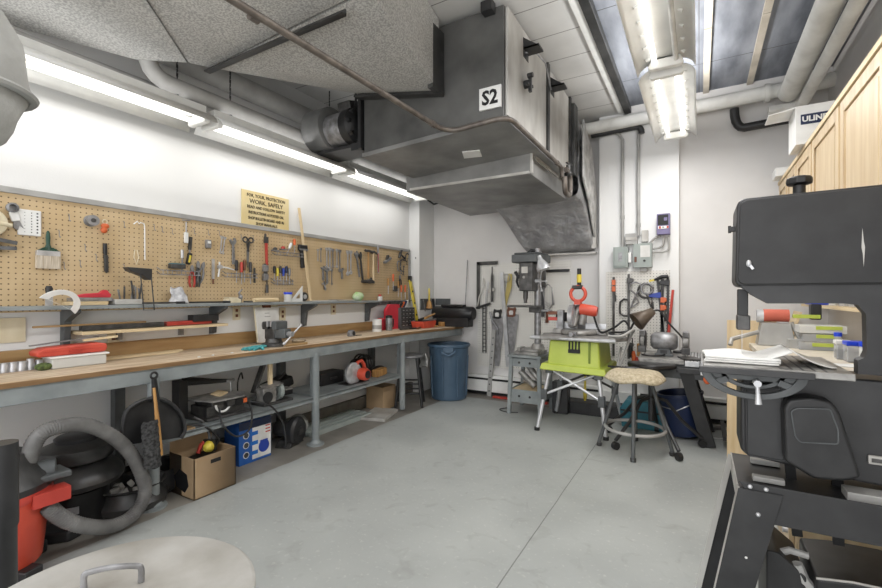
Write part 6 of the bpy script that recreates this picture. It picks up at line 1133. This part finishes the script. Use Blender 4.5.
# counter items
T=thing('belt_sander','small belt sander with red belt and grey housing on the counter','sander',onZ(775,345,cz)); u_=T.location.copy(); 
m=MB(); m.hexa([(-.11,-.08,0),(.11,-.08,0),(.11,.1,0),(-.11,.1,0)],[(-.085,-.06,.16),(.085,-.06,.16),(.085,.08,.16),(-.085,.08,.16)]); m.build('housing',K['grey_dark'] if 0 else K['pipe_grey'],T,bevel=.006)
m=MB(); m.cyl((-.07,0,.215),(.08,0,.215),.045,n=22); m.build('sanding_belt',mat('belt_red',(206,110,90),.8,c2=(184,92,74)),T); m=MB(); m.cyl((-.11,0,.21),(-.07,0,.21),.047,n=20); m.build('drum_end',K['alu'],T)
m=MB(); m.box(.10,.25,-.03,.02,.20,.225); m.build('side_arm',K['lime'],T); m=MB(); m.box(.20,.26,-.02,.06,.19,.3); m.build('motor_end',K['black'],T,bevel=.01)
m=MB(); m.tube([(.09,-.02,.17),(.16,-.04,.0)],.014,8); m.build('brace',K['galv_light'],T); m=MB(); m.tube([(-.10,.0,.09),(-.27,-.12,.04),(-.28,-.15,.0)],.016,8); m.build('guide_arm',K['galv_light'],T)
def jar(name,u,v,z,r_,h_,bm_,lid,label,cat='jar',lm=None,sq=False):
    p=onZ(u,v,z); T=thing(name,label,cat,p)
    if sq:
        m=MB(); m.box(-r_,r_,-r_,r_,0,h_); m.build('body',K[bm_],T,bevel=.006); m=MB(); m.box(-r_*1.06,r_*1.06,-r_*1.06,r_*1.06,h_,h_+.022); m.build('lid',K[lid],T,bevel=.004)
        m=MB(); m.box(-r_*.9,r_*.9,-r_*.9,r_*.9,.006,h_*.6); m.build('contents',K[lm or 'steel_dull'],T)
    else:
        m=MB(); m.lathe([(r_*.95,0),(r_,.01),(r_,h_*.9),(r_*.9,h_)],20); m.build('body',K[bm_],T); m=MB(); m.lathe([(r_*1.05,h_),(r_*1.05,h_+.022),(r_,h_+.025)],20); m.build('lid',K[lid],T)
        m=MB(); m.cyl((0,0,.006),(0,0,h_*.6),r_*.9); m.build('contents',K[lm or 'steel_dull'],T)
    return T
jar('storage_tub',856,362,cz,.045,.09,'clear','blue_bright','clear tub with bright blue lid nearest the right, on the counter',sq=True)
jar('storage_tub',843,359,cz,.035,.085,'clear','white','clear square tub with dark contents and no coloured lid','jar','steel_dark',True)
jar('storage_jar',838,352,cz,.02,.1,'clear','blue_bright','slim clear jar with a small blue cap')
jar('storage_jar',867,366,cz,.03,.10,'cloudy','blue_bright','cloudy white jar with blue lid at the right edge of the opening')
for i,(u,v,z,w_,mt,l) in enumerate(((815,349,cz,.10,'clear','clear flat parts box with lime latch, bottom of the stack'),(815,349,cz+.056,.10,'clear','clear flat parts box with lime latch, second of the stack'),(812,349,cz+.112,.12,'cloudy','cloudy flat box on top of the lime latched boxes'))):
    p=onZ(u,v,cz); T=thing('parts_box',l,'box',(p.x+.02*i,p.y,z)); m=MB(); m.box(-w_,w_,-.09,.09,0,.05); m.build('box',K[mt],T,bevel=.004); m=MB(); m.box(-w_*.3,w_*.8,-.094,-.088,.025,.048); m.build('latch',K['lime'],T)
    m=MB(); m.box(-w_*.9,w_*.9,-.08,.08,.005,.02); m.build('contents',K['steel_dull'],T)
m=MB(); m.box(-.04,.04,-.03,.03,0,.06); solo(m,'grey_block',K['pipe_grey'],'small grey block on the counter beside the parts boxes','block',onZ(795,348,cz),bevel=.003)
m=MB(); m.box(-.06,.06,-.03,.03,0,.012); solo(m,'green_pad',mat('green_pad',(30,130,90),.5),'small flat green pad on the counter by the belt sander','pad',onZ(796,345,cz)+Vector((-.02,.1,0)))
m=MB(); m.box(-.01,.01,-.14,.14,0,.22,rot=(0,.3,0)); solo(m,'brown_board',K['wood_pale'],'tan board leaning behind the parts boxes','board',onZ(800,338,cz)+Vector((0,.3,0)))
m=MB(); m.prism([(-.1,-.06),(.1,-.05),(.08,.06),(-.09,.05)],'z',0,.004); solo(m,'loose_paper',K['paper'],'white paper lying on the counter in front of the tubs','paper',onZ(848,366,cz))
# jars on open shelf
for i in range(8):
    y=2.55+.26*i; m=MB(); m.lathe([(.03,0),(.032,.01),(.032,.09),(.026,.1)],14); mt=['clear','cloudy','clear','clear','cloudy','clear','clear','cloudy'][i]
    T=thing('shelf_jar','small clear jar standing on the open shelf over the counter','jar',(.88,y,1.221),group='jars on the open shelf'); m.build('glass_body',K[mt],T); m=MB(); m.cyl((0,0,.1),(0,0,.12),.033); m.build('lid',K['steel_dull'],T)
T=thing('blue_tool','bright blue tool with black handle on the open shelf','tool',(.86,4.7,1.221)); m=MB(); m.box(-.08,.08,-.12,.12,.0,.04); m.build('body',K['blue_bright'],T,bevel=.006); m=MB(); m.tube([(0,.1,.03),(0,.2,.06),(0,.26,.02)],.03,8); m.build('handle',K['black'],T)
# ================================================================ band saw (near, right)
BY=1.86
def Q(u,v,Y=BY): return onY(u,v,Y)
T=thing('band_saw','large black band saw on a steel stand at the right edge of the view','band saw',(.35,2.0,0))
def poly(uv,Y=BY): return [(Q(u,v,Y).x,Q(u,v,Y).z) for u,v in uv]
XR_=Q(882,200).x+.30
topz=[(738,202)]
def rr(pts,r_,k=5):
    out=[]; n=len(pts)
    for i in range(n):
        p=Vector(pts[i]); a=Vector(pts[i-1]); b=Vector(pts[(i+1)%n]); r1=min(r_,(a-p).length/2.1,(b-p).length/2.1)
        s=p+(a-p).normalized()*r1; e=p+(b-p).normalized()*r1
        for j in range(k+1): t=j/k; q=s*(1-t)**2+p*2*t*(1-t)+e*t*t; out.append((q.x,q.y))
    return out
a=Q(737,199); b=Q(882,184); c=Q(882,287); d=Q(735,287)
sl=(b.z-a.z)/(b.x-a.x)
head=[(a.x,a.z),(XR_,a.z+sl*(XR_-a.x)),(XR_,d.z),(d.x,d.z)]
m=MB(rel(T)); m.prism(rr(head,.03),'y',BY,BY+.20); m.build('upper_wheel_housing',K['black_metal'],T,bevel=.008,seg=3)
inn=[(a.x+.008,a.z-.010),(XR_-.02,a.z+sl*(XR_-a.x)-.012),(XR_-.02,d.z+.008),(d.x+.006,d.z+.008)]
m=MB(rel(T)); m.prism(rr(inn,.028),'y',BY-.022,BY-.001); dr=m.build('upper_door',mat('door_black',(48,48,49),.6,.1,(39,39,40),14),T,bevel=.004)
p=Q(748,264); m=MB(rel(T)); m.ball((p.x,BY-.03,p.z),(.008,.006,.012)); m.bar((p.x,BY-.03,p.z),(p.x+.012,BY-.032,p.z-.02),.006,.008); m.build('latch',K['alu'],dr)
p=Q(861,248); m=MB(rel(T)); m.prism([(p.x-.002,p.z+.06),(p.x+.001,p.z+.02),(p.x+.004,p.z),(p.x+.001,p.z-.06),(p.x-.001,p.z-.02),(p.x-.004,p.z)],'y',BY-.0225,BY-.0219); m.build('paint_scratch',K['galv_light'],dr)
# shroud under the head, throat and column as one C
sh=poly([(740,286),(752,295),(768,303.5),(846,303.5),(858,305),(866,314),(867,352),(864,358),(858,360.5)])
C_=[(d.x+.01,d.z+.004)]+sh+[(Q(858,374).x,Q(858,374).z),(XR_,Q(858,376).z),(XR_,d.z+.004)]
m=MB(rel(T)); m.prism(C_,'y',BY+.0,BY+.045); m.build('column_frame',K['black_metal'],T,bevel=.010,seg=3)
# tension knob
p=Q(804,186); m=MB(rel(T)); m.cyl((p.x,BY+.08,p.z-.03),(p.x,BY+.08,p.z+.02),.018); m.lathe([(.02,.02),(.036,.022),(.038,.032),(.036,.045),(.02,.05)],10,(p.x,BY+.08,p.z)); m.build('tension_knob',K['black'],T,bevel=.003)
p=Q(732,227); m=MB(rel(T)); m.box(p.x-.003,p.x+.02,BY+.05,BY+.08,p.z-.008,p.z+.008); m.cyl((p.x-.004,BY+.06,p.z-.014),(p.x-.004,BY+.06,p.z+.012),.005); m.build('door_catch',K['black'],T)
# blade guide post
a_=Q(744,289); b_=Q(744,319); m=MB(rel(T)); m.box(Q(739,289).x,Q(750,289).x,BY+.06,BY+.10,b_.z,a_.z); m.build('guide_post',K['black'],T,bevel=.003); m=MB(rel(T)); m.box(Q(738,310).x,Q(752,310).x,BY+.05,BY+.11,Q(744,331).z,Q(744,316).z); m.build('blade_guide',K['steel_dark'],T,bevel=.004)
m=MB(rel(T)); m.box(Q(744,331).x-.001,Q(744,331).x+.0,BY+.07,BY+.085,1.07,Q(744,331).z); m.build('saw_blade',K['steel'],T)
# lower body
lb=poly([(742,377),(882,374)]); lz=Q(742,457).z
body=[(Q(741,384).x,Q(741,384).z),(Q(748,372).x,Q(748,372).z),(XR_,Q(748,372).z),(XR_,lz-.04),(Q(860,477).x,lz-.03),(Q(748,462).x,lz),(Q(741,452).x,lz+.02)]
m=MB(rel(T)); m.prism(body,'y',BY+.02,BY+.22); m.build('lower_wheel_housing',K['black_metal'],T,bevel=.01,seg=3)
ld=rr(poly([(746,386),(782,384),(785,462),(747,455)]),.012); m=MB(rel(T)); m.prism(ld,'y',BY+.004,BY+.019); m.build('lower_door',K['black_metal'],T,bevel=.004)
m=MB(rel(T)); rim=[Vector((x,BY+.004,z)) for x,z in ld]; m.tube(rim,.0035,6,closed=True); m.build('door_rim',K['black'],T)
# arc groove moulded into housing
pc=Q(770,362)
def blister(s0,s1,Y0,Y1,mt,name,par,k=.02,bev=.008):
    m=MB(rel(T)); m.prism(rr(poly(s0,Y0),k),'y',Y0,Y1); return m.build(name,mt,par,bevel=bev,seg=3)
bm=blister([(783,408),(789,399),(812,397),(832,402),(840,412),(862,478),(848,482),(815,480),(785,462)],0,BY-.055,BY+.02,K['black'],'belt_cover',T,.012,.012)
m=MB(rel(T)); m.prism(rr(poly([(791,411),(797,408),(830,409),(838,430),(838,444),(800,442),(795,436)],BY-.058),.008),'y',BY-.059,BY-.054); m.build('cover_panel',K['black'],bm,bevel=.003); m=MB(rel(T)); m.tube([Vector((x,BY-.060,z)) for x,z in rr(poly([(791,411),(797,408),(830,409),(838,430),(838,444),(800,442),(795,436)],BY-.058),.008)],.0022,6,closed=True); m.build('panel_rim',K['grey_dark'],bm)
# square badge hatch at right
q=[Q(868,455,BY+.01),Q(882,466,BY+.01)]; m=MB(rel(T)); m.box(q[0].x,q[0].x+.09,BY+.008,BY+.02,q[1].z,q[0].z); pl=m.build('badge_frame',K['galv_light'],T,bevel=.004); m=MB(rel(T)); m.box(q[0].x+.008,q[0].x+.082,BY+.006,BY+.012,q[1].z+.008,q[0].z-.008); m.build('badge_plate',K['steel_dark'],pl)
# table
tz_=1.066
m=MB(rel(T)); m.box(.012,.40,1.74,2.16,tz_-.022,tz_); tb=m.build('table',K['cast'],T,bevel=.003)
m=MB(rel(T)); m.box(.0,.305,1.725,1.74,tz_-.026,tz_-.006); m.build('table_rail',K['black_metal'],T,bevel=.002)
for i in range(5):
    m=MB(rel(T)); x=.22+.028*i; m.box(x,x+.006,1.745,2.15,tz_,tz_+.001); m.build('table_groove',K['steel_dark'],tb)
# trunnion: half ring below the table
cx=Q(752,366,1.80).x; m=MB(rel(T)); 
for r0,r1,y0,y1 in ((.118,.148,1.78,1.80),(.075,.095,1.79,1.81)):
    n_=28; o=[(cx+r1*math.cos(t),tz_-.02+r1*.62*math.sin(t)) for t in [-PI+PI*k/n_ for k in range(n_+1)]]; i_=[(cx+r0*math.cos(t),tz_-.02+r0*.62*math.sin(t)) for t in [-PI*k/n_ for k in range(n_+1)]]
    m.prism(o+i_,'y',y0,y1)
tr=m.build('trunnion',K['grey_dark'],T,bevel=.003)
m=MB(rel(T)); 
for t in [R(215),R(325)]: m.bar((cx+.085*math.cos(t),1.79,tz_-.02+.053*math.sin(t)),(cx+.13*math.cos(t),1.79,tz_-.02+.08*math.sin(t)),.016,.02)
m.box(cx-.12,cx+.12,1.79,1.81,tz_-.05,tz_-.022); m.build('trunnion_rib',K['grey_dark'],T)
p=Q(757,383,1.77); m=MB(rel(T)); m.cyl((p.x,1.75,p.z),(p.x,1.79,p.z),.011); m.tube([(p.x,1.76,p.z),(p.x+.001,1.75,p.z-.035),(p.x+.002,1.75,p.z-.065)],[.006,.007,.010],10); m.build('locking_handle',K['alu'],T)
# stand
Z0=.655
A=Vector((Q(738,478,1.79).x,1.79,Z0))
m=MB(rel(T)); m.prism([(A.x,A.y),(.75,A.y),(.75,2.16),(A.x,2.16)],'z',Z0-.004,Z0); m.box(A.x,.75,1.788,1.792,Z0-.085,Z0); m.build('stand_top',K['black_metal'],T,bevel=.002)
m=MB(rel(T)); m.prism([(Q(738,478,1.79).x,Q(738,480,1.79).z),(Q(882,498,1.79).x,Q(738,480,1.79).z),(.8,Q(738,480,1.79).z),(.8,Q(800,528,1.79).z),(Q(774,524,1.79).x,Q(774,524,1.79).z)],'y',1.782,1.788); m.build('front_beam',K['black_metal'],T,bevel=.002)
for (tx0,tx1,bx0,bx1,Y_) in ((A.x,A.x+.085,A.x-.13,A.x-.05,1.779),):
    m=MB(rel(T)); m.prism([(tx0,Z0),(tx1+.035,Z0),(bx1+.02,0.0),(bx0+.01,0.0)],'y',Y_-.004,Y_); lg=m.build('leg',K['black_metal'],T,bevel=.001)
    m=MB(rel(T)); m.hexa([(bx0+.01,Y_,0),(bx0+.014,Y_,0),(bx0+.014,Y_+.04,0),(bx0+.01,Y_+.04,0)],[(tx0,Y_,Z0),(tx0+.004,Y_,Z0),(tx0+.004,Y_+.04,Z0),(tx0,Y_+.04,Z0)]); m.build('leg_flange',K['galv_light'],lg)
    for u,v in ((750,486),(766,489),(758,514)):
        p=Q(u,v,Y_); m=MB(rel(T)); m.lathe([(.007,0),(.006,-.005),(.002,-.008)],12,(p.x,Y_-.004,p.z),'y'); m.build('bolt',K['steel'],lg)
    m=MB(rel(T)); p=Q(746,557,Y_); m.cyl((p.x,Y_-.0045,p.z),(p.x,Y_-.0038,p.z),.004); m.build('hole',K['paper'],lg)
m=MB(rel(T)); m.prism([(A.x+.0,Z0),(A.x+.07,Z0),(A.x-.05,0),(A.x-.13,0)],'y',2.14,2.144); m.build('leg',K['black_metal'],T)
m=MB(rel(T)); m.bar((A.x-.002,2.13,Z0),(A.x-.132,2.13,0),.006,.02); m.build('leg_flange',K['galv_light'],T)
m=MB(rel(T)); m.prism([(.66,Z0),(.78,Z0),(.9,0),(.82,0)],'y',1.775,1.779); m.build('leg',K['black_metal'],T)
m=MB(rel(T)); m.box(A.x-.003,A.x+.001,1.80,2.15,Z0-.06,Z0+.004); m.build('side_lip',K['galv_light'],T)
for x,y in ((.16,1.86),(.17,2.05)):
    m=MB(rel(T)); m.box(x,x+.09,y,y+.03,Z0+.002,Z0+.02); m.build('mount_bracket',K['pipe_grey'],T,bevel=.003)
m=MB(rel(T)); m.box(.40,.60,1.83,1.90,Z0+.002,Z0+.03); m.build('mount_bracket',K['pipe_grey'],T,bevel=.003)
# motor belt seen below cover
m=MB(rel(T)); m.bar((.27,1.95,.75),(.30,1.98,.45),.012,.03); m.bar((.40,1.95,.75),(.41,1.98,.45),.012,.03); m.build('drive_belt',K['inkblack'],T)
# dust collector under stand
T2=thing('black_bin','pair of black rounded tool cases on the floor under the band saw stand','case',(.42,1.95,0)); 
m=MB(rel(T2)); m.prism(rr([(.20,0),(.31,0),(.31,.36),(.235,.42),(.20,.42)],.01),'y',1.88,2.12); m.build('left_case',K['black'],T2,bevel=.006)
m=MB(rel(T2)); m.prism([(.33,0),(.85,0),(.85,.36),(.55,.395),(.42,.39),(.33,.375)],'y',1.86,2.15); cs=m.build('right_case',K['black'],T2,bevel=.01)
m=MB(rel(T2)); m.tube([(.33,1.862,.375),(.42,1.86,.392),(.55,1.86,.397),(.85,1.86,.363)],.004,6); m.build('edge_trim',K['galv_light'],cs)
m=MB(rel(T2)); m.tube([(.245,1.93,.40),(.27,1.92,.42),(.32,1.92,.415)],.012,8); m.tube([(.285,1.9,.39),(.30,1.9,.34),(.34,1.9,.30)],[.018,.022,.018],8); m.build('grey_handle',K['pipe_grey'],T2)
# papers on the table
T3=thing('paper_pad','thick pad of white papers lying on the band saw table','papers',(.09,1.92,tz_+.002)); 
for i in range(3):
    m=MB(); m.grid(lambda a,b:(-.075+.21*a+.005*math.sin(b*4+i),-.13+.24*b,.004+.007*i+.006*math.sin(a*6+i)*math.sin(b*5)),10,8); m.build('sheet_bundle',K['paper'],T3,solid=.006)
m=MB(); m.bar((.0,0,.003),(.13,.0,.04),.22,.006,up=(0,1,0)); 
m.bm.free()
T4=thing('open_booklet','open grey booklet tenting up at the right of the paper pad','booklet',(.20,1.92,tz_+.002))
m=MB(); m.grid(lambda a,b:(-.06+.12*a,-.12+.24*b,.005+.042*a**1.3),8,4); m.build('left_cover',K['paper'],T4,solid=.005); m=MB(); m.grid(lambda a,b:(.06+.11*a,-.12+.24*b,.047*(1-a)**1.8+.004),8,4); m.build('right_cover',K['galv_light'],T4,solid=.004)
# ================================================================ galvanised can in the foreground
T=thing('garbage_can','round galvanised can with weathered flat lid at the bottom of the view','can',(-.98,.405,0))
m=MB(); m.lathe([(.22,0),(.225,.02),(.25,.64),(.252,.66)],40); m.build('body',K['galv'],T)
m=MB(); m.lathe([(.262,.655),(.265,.662),(.264,.692),(.255,.699),(.0,.702)],64); m.build('lid',K['lid'],T)
h1=onZ(84,590,.702)-T.location; h2=onZ(141,582,.702)-T.location; up=Vector((0,0,.035)); 
m=MB(); m.tube(spline([h1,h1+up*.8,h1.lerp(h2,.12)+up,h1.lerp(h2,.5)+up*1.1,h1.lerp(h2,.9)+up,h2+up*.8,h2],6),.0065,8,flat=.7); m.build('handle',K['steel_dull'],T)
# ================================================================ hanging filter bag at the upper left
T=thing('filter_bag','grey cloth filter bag hanging close by at the upper left edge','bag',(-1.36,.42,1.78)); c=onZ(2,75,1.80); d=Vector(ray(-41,68)).normalized(); c=Vector((0,0,CH))+d*1.35; T.location=c
m=MB(); m.ball((0,0,0),(.10,.10,.165),28,18); o=m.build('cloth',K['bag'],T)
for v_ in o.data.vertices:
    z=v_.co.z; k=1+.06*math.sin(z*60)*math.sin(math.atan2(v_.co.y,v_.co.x)*3)+(.05 if -.05<z<-.02 else 0); v_.co.x*=k; v_.co.y*=k
m=MB(); m.ring((0,0,-.035),.105,.012,'z',30,8,flat=.6); m.build('elastic_band',K['bag'],T)
for k in range(6):
    a=R(-80+k*17); m=MB(); m.ball((.072*math.cos(a),.072*math.sin(a),-.128),(.005,.005,.016),8,6); m.build('vent_slot',K['steel_dark'],T)
m=MB(); m.cyl((0,0,.19),(0,0,ZC-c.z-.5),.02); m.build('strap',K['bag'],T)
# ================================================================ camera, light, view
cam = bpy.data.cameras.new('camera'); co = bpy.data.objects.new('camera', cam); COL.objects.link(co)
cam.sensor_width = 36; cam.lens = 18; cam.shift_y = 1/882; co.location = (0,0,CH); co.rotation_euler = (PI/2, 0, TH); cam.clip_start = .05; SC.camera = co
w = bpy.data.worlds.new('world'); SC.world = w; w.use_nodes = True
w.node_tree.nodes['Background'].inputs[0].default_value = (.985,.99,1,1); w.node_tree.nodes['Background'].inputs[1].default_value = 2.5
def area(loc, rot, sx, sy, pw, name='tube_glow'):
    l = bpy.data.lights.new(name, 'AREA'); l.shape = 'RECTANGLE'; l.size = sx; l.size_y = sy; l.energy = pw; l.color = (1,.99,.98)
    o = bpy.data.objects.new(name, l); COL.objects.link(o); o.location = loc; o.rotation_euler = rot
for y in (1.15, 2.6, 4.06): area((-3.075, y, 2.515), (0,0,0), .2, 1.3, 3.2)
for y in (4.12, 2.63, 1.13): area((-.195, y, 2.80), (0,0,0), .26, 1.3, 18); area((-.195, y, 2.98), (PI,0,0), .2, 1.2, 13, 'added_uplight')  # the uplights are fill lamps added to brighten the ceiling
for y in (1.15, 2.6, 4.06): area((-3.06, y, 2.645), (PI,0,0), .3, 1.2, .9, 'added_uplight')  # weak upward fill added to brighten the pipes over the wall lights
SC.view_settings.view_transform = 'Standard'; SC.view_settings.look = 'None'; SC.view_settings.gamma = 1; SC.view_settings.use_curve_mapping = False
SC.view_settings.exposure = 0.26
